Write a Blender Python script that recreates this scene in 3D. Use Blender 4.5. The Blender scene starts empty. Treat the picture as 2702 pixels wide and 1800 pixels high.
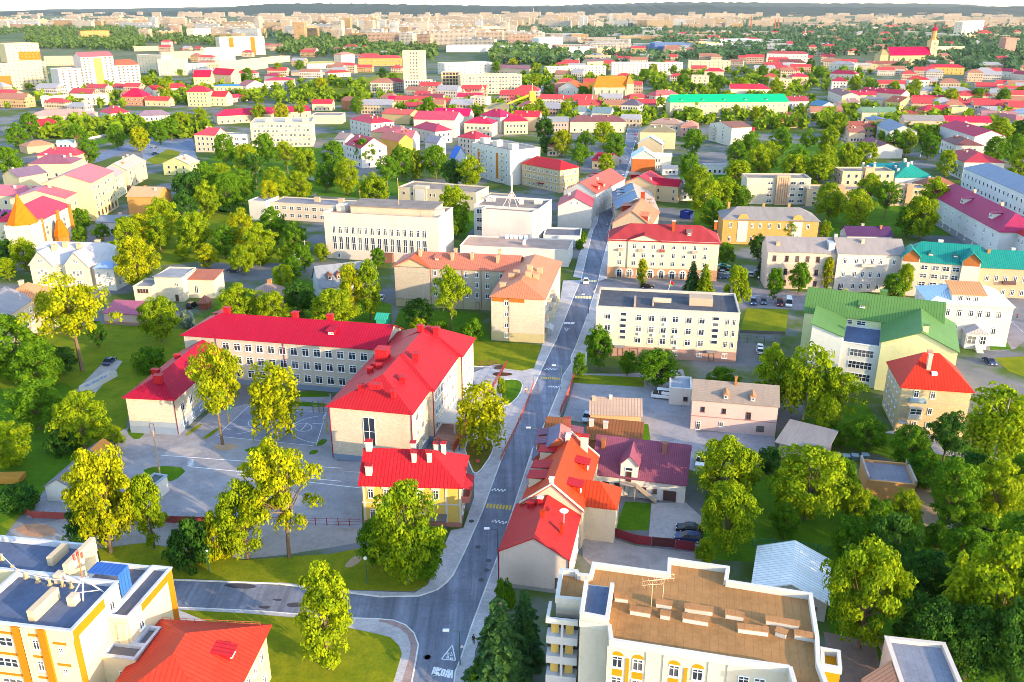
import bpy,math,random
import numpy as np
R=math.radians
random.seed(7)
rng=np.random.default_rng(7)
S=bpy.context.scene
COL=S.collection
# ------------------------------------------------------------------ camera, sky, sun, exposure
CAM_H,FPX,HOR=86.0,2280.0,20.0
PITCH=math.atan((900-HOR)/FPX)
cd=bpy.data.cameras.new('camera');cam=bpy.data.objects.new('camera',cd);COL.objects.link(cam)
cam.location=(0,0,CAM_H);cam.rotation_euler=(math.pi/2-PITCH,0,0)
cd.sensor_width=36;cd.lens=36*FPX/2702;cd.clip_start=1;cd.clip_end=60000
S.camera=cam
SUN_EL,SUN_AZ=13.0,126.0
w=bpy.data.worlds.new('World');S.world=w;w.use_nodes=True
nt=w.node_tree;bg=nt.nodes['Background']
sky=nt.nodes.new('ShaderNodeTexSky');sky.sky_type='NISHITA';sky.sun_disc=False
sky.sun_elevation=R(SUN_EL);sky.sun_rotation=R(SUN_AZ);sky.air_density=1.0;sky.dust_density=0.6;sky.ozone_density=1.2
nt.links.new(sky.outputs[0],bg.inputs[0]);bg.inputs[1].default_value=0.15
sd=bpy.data.lights.new('sun','SUN');sun=bpy.data.objects.new('sun',sd);COL.objects.link(sun)
sd.energy=2.1;sd.angle=R(0.5);sd.color=(1.0,0.73,0.43)
sun.rotation_euler=(R(90-SUN_EL),0,R(180-SUN_AZ));sun.location=(200,-150,120)
S.view_settings.view_transform='Standard';S.view_settings.look='None'
S.view_settings.exposure=2.3;S.view_settings.gamma=1;S.view_settings.use_curve_mapping=False
S.cycles.use_denoising=True;S.cycles.pixel_filter_type='BLACKMAN_HARRIS';S.cycles.filter_width=.9
S.cycles.max_bounces=5;S.cycles.diffuse_bounces=3;S.cycles.glossy_bounces=2;S.cycles.transmission_bounces=2
S.cycles.transparent_max_bounces=4;S.cycles.volume_bounces=0;S.cycles.caustics_reflective=False;S.cycles.caustics_refractive=False
# ------------------------------------------------------------------ survey points: crop of the photo -> photo pixel -> point on the level z
CR=dict(a=(0,900,.57398),b=(900,900,.57398),c=(1802,900,.57398),d=(0,450,.38265),e=(900,450,.38265),f=(1802,450,.38265),
 p=(0,0,.38233),q=(900,0,.38233),r=(1802,0,.38233),m=(1000,1250,.35088),n=(1400,1350,.28694),o=(1900,1400,.2551),s=(0,1380,.29737),
 t=(300,800,.28694),u=(850,820,.28694),D=(0,0,1.14783),F=(0,0,1),R=(1350,1050,.22321),V=(1450,300,.22321),W=(850,350,.2551),
 X=(2202,250,.22321),L=(0,350,.390625),T=(300,150,.4461),Y=(1900,150,.4461))
_c,_s=math.cos(PITCH),math.sin(PITCH)
def pix(q,x,y):
 a=CR[q];return a[0]+x*a[2],a[1]+y*a[2]
def G(q,x,y,z=0.0):
 x,y=pix(q,x,y);u=(x-1351)/FPX;v=(900-y)/FPX
 dx,dy,dz=u,_c+v*_s,-_s+v*_c
 t=(z-CAM_H)/dz
 return np.array([dx*t,dy*t,z])
def proj(X):
 x,y,z=X[0],X[1],X[2]-CAM_H
 zc=y*_c-z*_s;yc=y*_s+z*_c
 return 1351+FPX*x/zc,900-FPX*yc/zc
def height(qt,t,qb,b):
 g=G(qb,*b);ty=pix(qt,*t)[1];lo,hi=0.0,84.0
 for _ in range(40):
  m=(lo+hi)/2
  if proj(g+[0,0,m])[1]>ty:lo=m
  else:hi=m
 return lo
# ------------------------------------------------------------------ materials
MATS={}
def _new(key):
 m=bpy.data.materials.new(key);m.use_nodes=True;MATS[key]=m
 n=m.node_tree.nodes;return m,n,m.node_tree.links,n['Principled BSDF']
def _mix(n,l,a,b,fac,blend='MIX'):
 x=n.new('ShaderNodeMix');x.data_type='RGBA';x.blend_type=blend
 for s_,v in((x.inputs[6],a),(x.inputs[7],b),(x.inputs[0],fac)):
  if hasattr(v,'is_linked'):l.new(v,s_)
  else:s_.default_value=v
 return x.outputs[2]
def _noise(n,l,vec,scale,detail=3,rough=.6):
 t=n.new('ShaderNodeTexNoise');t.inputs['Scale'].default_value=scale;t.inputs['Detail'].default_value=detail
 t.inputs['Roughness'].default_value=rough
 if vec is not None:l.new(vec,t.inputs['Vector'])
 return t.outputs['Fac']
def _ramp(n,l,fac,a,b,c0=(0,0,0,1),c1=(1,1,1,1)):
 r=n.new('ShaderNodeValToRGB');r.color_ramp.elements[0].position=a;r.color_ramp.elements[1].position=b
 r.color_ramp.elements[0].color=c0;r.color_ramp.elements[1].color=c1
 l.new(fac,r.inputs[0]);return r.outputs[0]
def _math(n,l,op,a,b=None):
 x=n.new('ShaderNodeMath');x.operation=op
 for i,v in enumerate((a,b)):
  if v is None:continue
  if hasattr(v,'is_linked'):l.new(v,x.inputs[i])
  else:x.inputs[i].default_value=v
 return x.outputs[0]
def c4(c,k=1.0):return(min(1,c[0]*k),min(1,c[1]*k),min(1,c[2]*k),1)
def mat(kind,c,rough=None):
 if kind in('plaster','brick')and max(c)>.4:c=tuple(.70*v*(v/max(c))**.32 for v in c)
 key='%s_%02x%02x%02x'%((kind,)+tuple(int(255*v)for v in c[:3]))
 if key in MATS:return MATS[key]
 m,n,l,b=_new(key)
 geo=n.new('ShaderNodeNewGeometry');pos=geo.outputs['Position']
 uvn=n.new('ShaderNodeTexCoord');uv=uvn.outputs['UV']
 big=_noise(n,l,pos,.13,4,.65);fine=_noise(n,l,pos,1.6,4,.7)
 col=_mix(n,l,c4(c,.80),c4(c,1.14),big)
 b.inputs['Roughness'].default_value=.9;b.inputs['Specular IOR Level'].default_value=.08
 if kind in('plaster','brick','panel'):
  col=_mix(n,l,col,c4(c,.62),_math(n,l,'MULTIPLY',_ramp(n,l,fine,.52,.78),.4))
  st=n.new('ShaderNodeMapping');l.new(uv,st.inputs[0]);st.inputs['Scale'].default_value=(1.1,.12,1)
  strk=_noise(n,l,st.outputs[0],1.0,4,.7)
  col=_mix(n,l,col,c4((c[0]*.6,c[1]*.58,c[2]*.6)),_math(n,l,'MULTIPLY',_ramp(n,l,strk,.55,.8),.35))
  if kind=='brick':
   t=n.new('ShaderNodeTexBrick');l.new(uv,t.inputs['Vector']);t.inputs['Scale'].default_value=1.0
   t.inputs['Brick Width'].default_value=.5;t.inputs['Row Height'].default_value=.17;t.inputs['Mortar Size'].default_value=.02
   t.inputs['Color1'].default_value=(1,1,1,1);t.inputs['Color2'].default_value=(.72,.72,.75,1);t.inputs['Mortar'].default_value=(.8,.8,.8,1)
   col=_mix(n,l,col,t.outputs['Color'],.75,'MULTIPLY')
  if kind=='panel':
   t=n.new('ShaderNodeTexBrick');l.new(uv,t.inputs['Vector']);t.offset=0
   t.inputs['Scale'].default_value=1.0;t.inputs['Brick Width'].default_value=3.2;t.inputs['Row Height'].default_value=3.0;t.inputs['Mortar Size'].default_value=.06
   t.inputs['Color1'].default_value=(1,1,1,1);t.inputs['Color2'].default_value=(.88,.88,.9,1);t.inputs['Mortar'].default_value=(.6,.6,.6,1)
   col=_mix(n,l,col,t.outputs['Color'],.8,'MULTIPLY')
 elif kind in('seam','tile','slate'):
  b.inputs['Roughness'].default_value=.55 if kind=='seam' else .8
  b.inputs['Specular IOR Level'].default_value=.12 if kind=='seam' else .06
  sep=n.new('ShaderNodeSeparateXYZ');l.new(uv,sep.inputs[0])
  per={'seam':.66,'tile':.36,'slate':1.0}[kind]
  fr=_math(n,l,'FRACT',_math(n,l,'DIVIDE',sep.outputs[0],per))
  ln=_math(n,l,'GREATER_THAN',fr,.74)
  col=_mix(n,l,col,c4(c,.32),_math(n,l,'MULTIPLY',ln,.0 if kind=='slate' else .6))
  fr2=_math(n,l,'FRACT',_math(n,l,'DIVIDE',sep.outputs[1],1.9 if kind=='seam' else .45))
  col=_mix(n,l,col,c4(c,.55),_math(n,l,'MULTIPLY',_math(n,l,'GREATER_THAN',fr2,.9 if kind!='slate' else .8),.22 if kind=='seam' else .4))
  col=_mix(n,l,col,c4((c[0]*.55+.04,c[1]*.6+.035,c[2]*.6+.03)),_math(n,l,'MULTIPLY',_ramp(n,l,fine,.5,.8),.45))
  pt=n.new('ShaderNodeMapping');l.new(uv,pt.inputs[0]);pt.inputs['Scale'].default_value=(.5,.15,1)
  col=_mix(n,l,col,c4(c,.72),_ramp(n,l,_noise(n,l,pt.outputs[0],1.0,5,.75),.45,.75))
 elif kind in('felt','asphalt','paving','concrete','road'):
  if kind=='road':
   mp=n.new('ShaderNodeMapping');l.new(pos,mp.inputs[0]);mp.inputs['Rotation'].default_value=(0,0,R(-12));mp.inputs['Scale'].default_value=(1.0,.035,1)
   wear=_noise(n,l,mp.outputs[0],.55,5,.7);col=_mix(n,l,c4(c,.62),c4(c,1.28),_ramp(n,l,wear,.36,.64))
  col=_mix(n,l,col,c4(c,.6),_math(n,l,'MULTIPLY',_ramp(n,l,_noise(n,l,pos,.22,8,.8),.44,.66),.8))
  col=_mix(n,l,col,c4(c,1.5),_math(n,l,'MULTIPLY',_ramp(n,l,fine,.5,.85),.35))
  if kind=='felt':
   sep=n.new('ShaderNodeSeparateXYZ');l.new(uv,sep.inputs[0])
   fr=_math(n,l,'FRACT',_math(n,l,'DIVIDE',sep.outputs[0],1.0))
   col=_mix(n,l,col,c4(c,.55),_math(n,l,'MULTIPLY',_math(n,l,'GREATER_THAN',fr,.93),.5))
  if kind=='paving':
   t=n.new('ShaderNodeTexBrick');l.new(uv,t.inputs['Vector']);t.inputs['Scale'].default_value=1.0
   t.inputs['Brick Width'].default_value=1.0;t.inputs['Row Height'].default_value=.5;t.inputs['Mortar Size'].default_value=.03
   t.inputs['Color1'].default_value=(1,1,1,1);t.inputs['Color2'].default_value=(.8,.8,.82,1);t.inputs['Mortar'].default_value=(.6,.6,.6,1)
   col=_mix(n,l,col,t.outputs['Color'],.6,'MULTIPLY')
 elif kind=='grass':
  col=_mix(n,l,c4((c[0]*.62,c[1]*.75,c[2]*.8)),c4((c[0]*1.25,c[1]*1.1,c[2])),_ramp(n,l,_noise(n,l,pos,.22,6,.7),.35,.68))
  col=_mix(n,l,col,c4((c[0]*1.9,c[1]*1.35,c[2]*1.6)),_math(n,l,'MULTIPLY',_ramp(n,l,_noise(n,l,pos,.09,5,.7),.55,.75),.6))
  col=_mix(n,l,col,c4(c,.45),_math(n,l,'MULTIPLY',_ramp(n,l,_noise(n,l,pos,2.5,4,.8),.45,.7),.6))
  b.inputs['Roughness'].default_value=1;b.inputs['Specular IOR Level'].default_value=.05
 elif kind=='paint':
  col=_mix(n,l,c4(c),c4((c[0]*.5+.05,c[1]*.5+.05,c[2]*.5+.06)),_ramp(n,l,_noise(n,l,pos,3.5,4,.8),.5,.7))
 elif kind=='metal':
  b.inputs['Roughness'].default_value=.45;b.inputs['Specular IOR Level'].default_value=.5
 elif kind=='car':
  b.inputs['Roughness'].default_value=.25;b.inputs['Coat Weight'].default_value=.6;col=_mix(n,l,c4(c,.97),c4(c),big)
 elif kind=='glass':
  oi=n.new('ShaderNodeObjectInfo')
  col=_mix(n,l,c4(c),(.30,.29,.27,1),_math(n,l,'MULTIPLY',_ramp(n,l,oi.outputs['Random'],.6,.98),.4))
  b.inputs['Roughness'].default_value=.2;b.inputs['Specular IOR Level'].default_value=.3
 l.new(col,b.inputs['Base Color'])
 if kind in('plaster','brick','tile','slate','felt','grass','asphalt','concrete'):
  bp=n.new('ShaderNodeBump');bp.inputs['Strength'].default_value=.25 if kind!='grass' else .6;bp.inputs['Distance'].default_value=.06
  l.new(fine,bp.inputs['Height']);l.new(bp.outputs[0],b.inputs['Normal'])
 if rough is not None:b.inputs['Roughness'].default_value=rough
 return m
def facade(c,pane=(.045,.045,.055),px=3.1,pz=3.0):
 c=tuple(.50*v*(v/max(c))**.7 for v in c)
 key='facade_%02x%02x%02x'%tuple(int(255*v)for v in c[:3])
 if key in MATS:return MATS[key]
 m,n,l,b=_new(key)
 tc=n.new('ShaderNodeTexCoord');sep=n.new('ShaderNodeSeparateXYZ');l.new(tc.outputs['UV'],sep.inputs[0])
 geo=n.new('ShaderNodeNewGeometry')
 fx=_math(n,l,'FRACT',_math(n,l,'DIVIDE',sep.outputs[0],px));fz=_math(n,l,'FRACT',_math(n,l,'DIVIDE',sep.outputs[1],pz))
 inx=_math(n,l,'MULTIPLY',_math(n,l,'GREATER_THAN',fx,.22),_math(n,l,'LESS_THAN',fx,.78))
 inz=_math(n,l,'MULTIPLY',_math(n,l,'GREATER_THAN',fz,.3),_math(n,l,'LESS_THAN',fz,.8))
 base=_mix(n,l,c4(c,.82),c4(c,1.1),_noise(n,l,geo.outputs['Position'],.06,4,.7))
 wn=n.new('ShaderNodeTexWhiteNoise');fl=n.new('ShaderNodeVectorMath');fl.operation='FLOOR'
 mp=n.new('ShaderNodeMapping');mp.inputs['Scale'].default_value=(1/px,1/pz,1);l.new(tc.outputs['UV'],mp.inputs[0]);l.new(mp.outputs[0],fl.inputs[0]);l.new(fl.outputs[0],wn.inputs[0])
 pc=_mix(n,l,c4(pane),(.28,.26,.24,1),_ramp(n,l,wn.outputs[0],.5,1))
 nz=n.new('ShaderNodeSeparateXYZ');l.new(geo.outputs['Normal'],nz.inputs[0])
 fac=_math(n,l,'MULTIPLY',_math(n,l,'MULTIPLY',inx,inz),_math(n,l,'LESS_THAN',_math(n,l,'ABSOLUTE',nz.outputs[2]),.5))
 l.new(_mix(n,l,base,pc,fac),b.inputs['Base Color']);b.inputs['Roughness'].default_value=.9;b.inputs['Specular IOR Level'].default_value=.08
 return m
def leafmat(key,c,var=.5):
 if key in MATS:return MATS[key]
 m,n,l,b=_new(key)
 oi=n.new('ShaderNodeObjectInfo');tc=n.new('ShaderNodeTexCoord');geo=n.new('ShaderNodeNewGeometry')
 nz=_noise(n,l,geo.outputs['Position'],.5,4,.75)
 warm=c4((c[0]*1.6,c[1]*1.3,c[2]*.9));cool_shade=c4((c[0]*.34,c[1]*.52,c[2]*1.1))  # random leaf tones; the cool one deepened to paint crown shade into the colour
 col=_mix(n,l,cool_shade,warm,_ramp(n,l,nz,.36,.66))
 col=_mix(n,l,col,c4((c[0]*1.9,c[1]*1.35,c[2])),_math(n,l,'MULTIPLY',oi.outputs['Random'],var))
 l.new(col,b.inputs['Base Color']);b.inputs['Roughness'].default_value=.7;b.inputs['Specular IOR Level'].default_value=.06
 tr=n.new('ShaderNodeBsdfTranslucent');l.new(_mix(n,l,col,(1,1,.35,1),.25,'MULTIPLY'),tr.inputs[0])
 mx=n.new('ShaderNodeMixShader');mx.inputs[0].default_value=.35
 l.new(b.outputs[0],mx.inputs[1]);l.new(tr.outputs[0],mx.inputs[2]);l.new(mx.outputs[0],n['Material Output'].inputs[0])
 return m
# ------------------------------------------------------------------ mesh builder and objects
class MB:
 def __init__(s):s.v=[];s.f=[];s.mi=[];s.cur=0
 def poly(s,pts):
  i=len(s.v);s.v+=[tuple(map(float,p))for p in pts];s.f.append(tuple(range(i,i+len(pts))));s.mi.append(s.cur)
 def hull(s,lo,hi):
  n=len(lo)
  s.poly(list(reversed(lo)));s.poly(hi)
  for i in range(n):
   j=(i+1)%n;s.poly([lo[i],lo[j],hi[j],hi[i]])
 def prism(s,pts,z0,z1):s.hull([(p[0],p[1],z0)for p in pts],[(p[0],p[1],z1)for p in pts])
 def box(s,fr,x0,x1,y0,y1,z0,z1):
  c=[(x0,y0),(x1,y0),(x1,y1),(x0,y1)]
  s.hull([fr.w(x,y,z0)for x,y in c],[fr.w(x,y,z1)for x,y in c])
 def tube(s,p,q,r0,r1=None,n=6):
  p=np.array(p,float);q=np.array(q,float);r1=r0 if r1 is None else r1
  d=q-p;d/=np.linalg.norm(d);a=np.cross(d,(0,0,1)if abs(d[2])<.9 else(1,0,0));a/=np.linalg.norm(a);b=np.cross(d,a)
  A=[p+r0*(math.cos(k*2*math.pi/n)*a+math.sin(k*2*math.pi/n)*b)for k in range(n)]
  B=[q+r1*(math.cos(k*2*math.pi/n)*a+math.sin(k*2*math.pi/n)*b)for k in range(n)]
  s.poly(A[::-1])if True else None;s.poly(B)
  for k in range(n):s.poly([A[k],A[(k+1)%n],B[(k+1)%n],B[k]])
 def lathe(s,c,prof,n=12):
  rings=[[(c[0]+r*math.cos(k*2*math.pi/n),c[1]+r*math.sin(k*2*math.pi/n),c[2]+z)for k in range(n)]for r,z in prof]
  for A,B in zip(rings,rings[1:]):
   for k in range(n):s.poly([A[k],A[(k+1)%n],B[(k+1)%n],B[k]])
  s.poly(rings[-1])
 def mesh(s,name,mats,org=(0,0,0)):
  me=bpy.data.meshes.new(name);V=np.array(s.v)-np.array(org)
  me.from_pydata(V.tolist(),[],s.f)
  for m_ in(mats if isinstance(mats,(list,tuple))else[mats]):me.materials.append(m_)
  if any(s.mi):me.polygons.foreach_set('material_index',s.mi)
  uv=[]
  for f in s.f:
   P=[np.array(s.v[i])for i in f];nrm=np.cross(P[1]-P[0],P[2]-P[0]);L_=np.linalg.norm(nrm)
   nrm=nrm/L_ if L_>1e-9 else np.array((0,0,1.))
   t=np.array((-nrm[1],nrm[0],0));k=np.linalg.norm(t)
   t=t/k if k>1e-3 else np.array((0.976,-.216,0));bb=np.cross(nrm,t)
   for p in P:uv+=[float(p@t),float(p@bb)]
  ul=me.uv_layers.new(name='UVMap');ul.data.foreach_set('uv',uv)
  return me
 def build(s,name,mats,parent=None,org=(0,0,0)):
  if not s.f:return None
  return link(name,s.mesh(name,mats,org),parent)
def link(name,data,parent=None,loc=(0,0,0),rz=0.0):
 o=bpy.data.objects.new(name,data);COL.objects.link(o)
 o.location=loc;o.rotation_euler=(0,0,rz);o.parent=parent
 return o
LABELS={}
def tag(o,label=None,cat=None,group=None,kind=None):
 if label:o['label']=label
 if cat:o['category']=cat
 if group:o['group']=group
 if kind:o['kind']=kind
 return o
class Fr:
 def __init__(s,o,u):
  s.o=np.array((o[0],o[1],0.0));u=np.array((u[0],u[1],0.0));s.u=u/np.linalg.norm(u);s.vv=np.array((-s.u[1],s.u[0],0));s.ang=math.atan2(s.u[1],s.u[0])
 def w(s,x,y,z):return tuple(s.o+x*s.u+y*s.vv+np.array((0,0,z)))
WORLD=Fr((0,0),(1,0))
# ------------------------------------------------------------------ colours
RED=(.46,.015,.024);CRIM=(.40,.006,.032);DRED=(.26,.022,.04);ORED=(.62,.09,.035);SALM=(.52,.17,.11);MAUVE=(.30,.10,.14)
BROWN=(.15,.075,.06);TAN=(.33,.22,.16);GREY=(.21,.20,.21);BLUEG=(.16,.20,.30);PALE=(.62,.66,.74);TEAL=(.012,.23,.20);GREEN=(.005,.42,.20)
OLIVE=(.20,.19,.10);PURP=(.12,.04,.14);DECK=(.26,.19,.15);DECKB=(.11,.14,.22)
CREAM=(.74,.60,.42);WHITE=(.80,.76,.70);COOLW=(.74,.76,.78);BEIGE=(.66,.53,.38);YEL=(.76,.52,.14);OCHRE=(.66,.36,.10);PINK=(.76,.50,.46)
ORNG=(.70,.22,.02);GBRK=(.66,.58,.50);LIME=(.62,.66,.26);PEACH=(.76,.56,.42)
GLASS=mat('glass',(.025,.035,.055));FRAME=mat('metal',(.80,.80,.80));FRAMEB=mat('metal',(.14,.06,.04));DARK=mat('metal',(.03,.03,.035))
# ------------------------------------------------------------------ windows
WM={}
def win_mesh(w,h,st):
 """st: 0 white two-light frame, 1 plain pane with thin frame, 2 brown frame, 3 door, 4 arched, 5 strip of lights, 6 simple small (frame and pane in one)"""
 k=(round(w,2),round(h,2),st)
 if k in WM:return WM[k]
 fr=MB();pn=MB();t=min(.11,w*(.1 if st!=1 else .05));d=.10;F0=WORLD
 def bx(x0,x1,z0,z1,dd=d):fr.box(F0,x0,x1,-dd,0,z0,z1)
 def arch(r,n=8):return[(r*math.cos(math.pi*i/n),r*math.sin(math.pi*i/n))for i in range(n+1)]
 if st==4:
  hr=w/2;zs=h-hr
  out=[(w/2,0)]+[(x,zs+z)for x,z in arch(hr)]+[(-w/2,0)]
  inn=[(w/2-t,0)]+[(x*(1-2*t/w),zs+z*(1-2*t/w))for x,z in arch(hr)]+[(-w/2+t,0)]
  for i in range(len(out)-1):
   a,b,c_,e=out[i],out[i+1],inn[i+1],inn[i]
   q=[(a[0],-d,a[1]),(b[0],-d,b[1]),(c_[0],-d,c_[1]),(e[0],-d,e[1])]
   fr.poly(q[::-1]);fr.poly([(a[0],-d,a[1]),(b[0],-d,b[1]),(b[0],0,b[1]),(a[0],0,a[1])])
  bx(-.05,.05,0,h-t);bx(-w/2+t,w/2-t,zs-.05,zs+.05,d*.8)
  pn.poly([(x,-.03,z)for x,z in inn[::-1]])
 else:
  bx(-w/2,-w/2+t,0,h);bx(w/2-t,w/2,0,h);bx(-w/2+t,w/2-t,h-t,h);bx(-w/2+t,w/2-t,0,t)
  if st in(0,2):
   bx(-t*.4,t*.4,t,h-t,d*.9)
   if h>1.3:bx(-w/2+t,w/2-t,h*.7,h*.7+t*.7,d*.8)
   bx(-w/2-.08,w/2+.08,-.08,0,.2)
  if st==5:
   k_=max(2,int(w/.9))
   for i in range(1,k_):bx(-w/2+w*i/k_-.05,-w/2+w*i/k_+.05,t,h-t,d*.9)
   bx(-w/2+t,w/2-t,h*.5,h*.5+.08,d*.8)
  pn.poly([(-w/2+t,-.03,t),(w/2-t,-.03,t),(w/2-t,-.03,h-t),(-w/2+t,-.03,h-t)])
 fm={2:FRAMEB,3:FRAMEB}.get(st,FRAME);pm=GLASS if st!=3 else mat('metal',(.07,.035,.03))
 A=fr.mesh('window',fm);B=pn.mesh('pane',pm)
 one=MB();one.v=list(fr.v);one.f=list(fr.f);one.mi=[0]*len(fr.f);n0=len(one.v)
 one.v+=pn.v;one.f+=[tuple(i+n0 for i in f)for f in pn.f];one.mi+=[1]*len(pn.f)
 C=one.mesh('window',[fm,pm])
 WM[k]=(A,B,C);return WM[k]
# ------------------------------------------------------------------ buildings
class Blk:
 pass
class Bld:
 all=[]
 def __init__(s,name,label,cat='building',group=None,near=True):
  s.name,s.label,s.cat,s.group,s.near=name,label,cat,group,near
  s.parts={};s.blocks=[];s.wins=[];s.kids=[];s.order=[]
  Bld.all.append(s)
 def mb(s,part,m,uniq=None,under=None):
  k=(part,m.name,uniq)
  if k not in s.parts:s.parts[k]=(MB(),m,under);s.order.append(k)
  return s.parts[k][0]
 def block(s,q,A,B,C,h,base=None):
  """corners at the eaves: front left, front right, a back corner (or the depth in metres); h metres, or the crop point of the foot of B"""
  b=Blk()
  qa=q if isinstance(q,str)else None
  QA,QB,QC=(q,q,q)if qa else q
  if isinstance(h,tuple):h=height(QB,B,h[0],h[1:])
  a,bb=G(QA,*A,h),G(QB,*B,h)
  b.fr=Fr(a,bb-a);b.L=float(np.linalg.norm(bb-a));b.h=h
  if isinstance(C,(int,float)):b.W=float(C)
  else:b.W=float((G(QC,*C,h)-bb)@b.fr.vv)
  if not isinstance(C,(int,float))and QC in 'pqrTLX':b.W=min(b.W,max(13.0,.75*b.L))
  b.W=max(3.0,b.W);b.b=s;s.blocks.append(b);b.z0=0.0
  return b
 def sub(s,b0,x0,x1,y0,y1,h,z0=0.0):
  b=Blk();b.fr=Fr(b0.fr.w(x0,y0,0),b0.fr.u);b.L=x1-x0;b.W=y1-y0;b.h=h;b.b=s;b.z0=z0;s.blocks.append(b);return b
 def walls(s,b,m,z0=None,part='wall'):
  z0=b.z0 if z0 is None else z0
  c=[(0,0),(b.L,0),(b.L,b.W),(0,b.W)];w=s.mb(part,m)
  for i in range(4):
   p,q_=c[i],c[(i+1)%4]
   w.poly([b.fr.w(*p,z0-(.3 if z0==0 else 0)),b.fr.w(*q_,z0-(.3 if z0==0 else 0)),b.fr.w(*q_,b.h),b.fr.w(*p,b.h)])
 def plinth(s,b,m,z,d=.06,part='plinth'):
  s.mb(part,m).box(b.fr,-d,b.L+d,-d,b.W+d,-.3,z)
 def band(s,b,m,z,t=.3,d=.08,part='cornice'):
  w=s.mb(part,m)
  w.box(b.fr,-d,b.L+d,-d,-.002,z,z+t);w.box(b.fr,-d,b.L+d,b.W+.002,b.W+d,z,z+t)
  w.box(b.fr,-d,-.002,-.002,b.W+.002,z,z+t);w.box(b.fr,b.L+.002,b.L+d,-.002,b.W+.002,z,z+t)
 def flat(s,b,m,wm=None,par=.55,cm=None,t=.3):
  wm=wm or mat('concrete',(.62,.58,.54));cm=cm or wm
  s.mb('roof',m).poly([b.fr.w(x,y,b.h-par)for x,y in((t,t),(b.L-t,t),(b.L-t,b.W-t),(t,b.W-t))])
  w=s.mb('parapet',cm);o=.1
  O=[(-o,-o),(b.L+o,-o),(b.L+o,b.W+o),(-o,b.W+o)];I=[(t,t),(b.L-t,t),(b.L-t,b.W-t),(t,b.W-t)]
  for i in range(4):
   j=(i+1)%4
   w.poly([b.fr.w(*O[i],b.h+.1),b.fr.w(*O[j],b.h+.1),b.fr.w(*I[j],b.h+.1),b.fr.w(*I[i],b.h+.1)])
   w.poly([b.fr.w(*O[i],b.h-.12),b.fr.w(*O[j],b.h-.12),b.fr.w(*O[j],b.h+.1),b.fr.w(*O[i],b.h+.1)])
   w.poly([b.fr.w(*I[j],b.h-par),b.fr.w(*I[i],b.h-par),b.fr.w(*I[i],b.h+.1),b.fr.w(*I[j],b.h+.1)])
   w.poly([b.fr.w(*O[j],b.h-.12),b.fr.w(*O[i],b.h-.12),b.fr.w(*c_in(O[i],b),b.h-.12),b.fr.w(*c_in(O[j],b),b.h-.12)])
 def roof(s,b,m,rise,ax='x',h0=None,h1=None,ov=.4,th=.18,part='roof',wm=None,x0=0,x1=None,y0=0,y1=None,z=None,uniq=None,under=None):
  """ridge along ax; h0/h1 = hip run at the low/high end (None or 0 for a gable)"""
  x1=b.L if x1 is None else x1;y1=b.W if y1 is None else y1;z=b.h if z is None else z
  if ax=='x':P=lambda a,c_,zz:b.fr.w(a,c_,zz);a0,a1,c0,c1=x0,x1,y0,y1
  else:P=lambda a,c_,zz:b.fr.w(c_,a,zz);a0,a1,c0,c1=y0,y1,x0,x1
  cm=(c0+c1)/2;half=(c1-c0)/2;sl=rise/half;ze=z-ov*sl
  h0=h0 or 0;h1=h1 or 0
  lim=(a1-a0)/2-.05;h0=min(h0,lim);h1=min(h1,lim)
  E=[(a0-ov,c0-ov),(a1+ov,c0-ov),(a1+ov,c1+ov),(a0-ov,c1+ov)]
  r0=a0+h0 if h0 else a0-ov;r1=a1-h1 if h1 else a1+ov
  w=s.mb(part,m,uniq,under);flip=(ax=='y')
  def face(pts):w.poly(pts[::-1]if flip else pts)
  for dz,rev in((.04,False),(.04-th,True)):
   e=[P(*p,ze+dz)for p in E];ra=P(r0,cm,z+rise+dz);rb=P(r1,cm,z+rise+dz)
   fs=[[e[0],e[1],rb,ra],[e[2],e[3],ra,rb]]
   if h0:fs.append([e[3],e[0],ra])
   if h1:fs.append([e[1],e[2],rb])
   for f_ in fs:face(f_[::-1]if rev else f_)
  def side(p,q_,zp,zq):face([P(*p,zp+.04-th),P(*q_,zq+.04-th),P(*q_,zq+.04),P(*p,zp+.04)])
  side(E[0],E[1],ze,ze);side(E[2],E[3],ze,ze)
  zr=z+rise
  if h1:side(E[1],E[2],ze,ze)
  else:side(E[1],(r1,cm),ze,zr);side((r1,cm),E[2],zr,ze)
  if h0:side(E[3],E[0],ze,ze)
  else:side(E[3],(r0,cm),ze,zr);side((r0,cm),E[0],zr,ze)
  if wm is not None:
   ww=s.mb('wall',wm)
   for a,hh in((a0,h0),(a1,h1)):
    if not hh:
     t_=[P(a,c0,z),P(a,c1,z),P(a,cm,zr-.05)]
     ww.poly(t_ if(a==a1)!=flip else t_[::-1])
  b.rise,b.ax,b.rm=rise,ax,m
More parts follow.
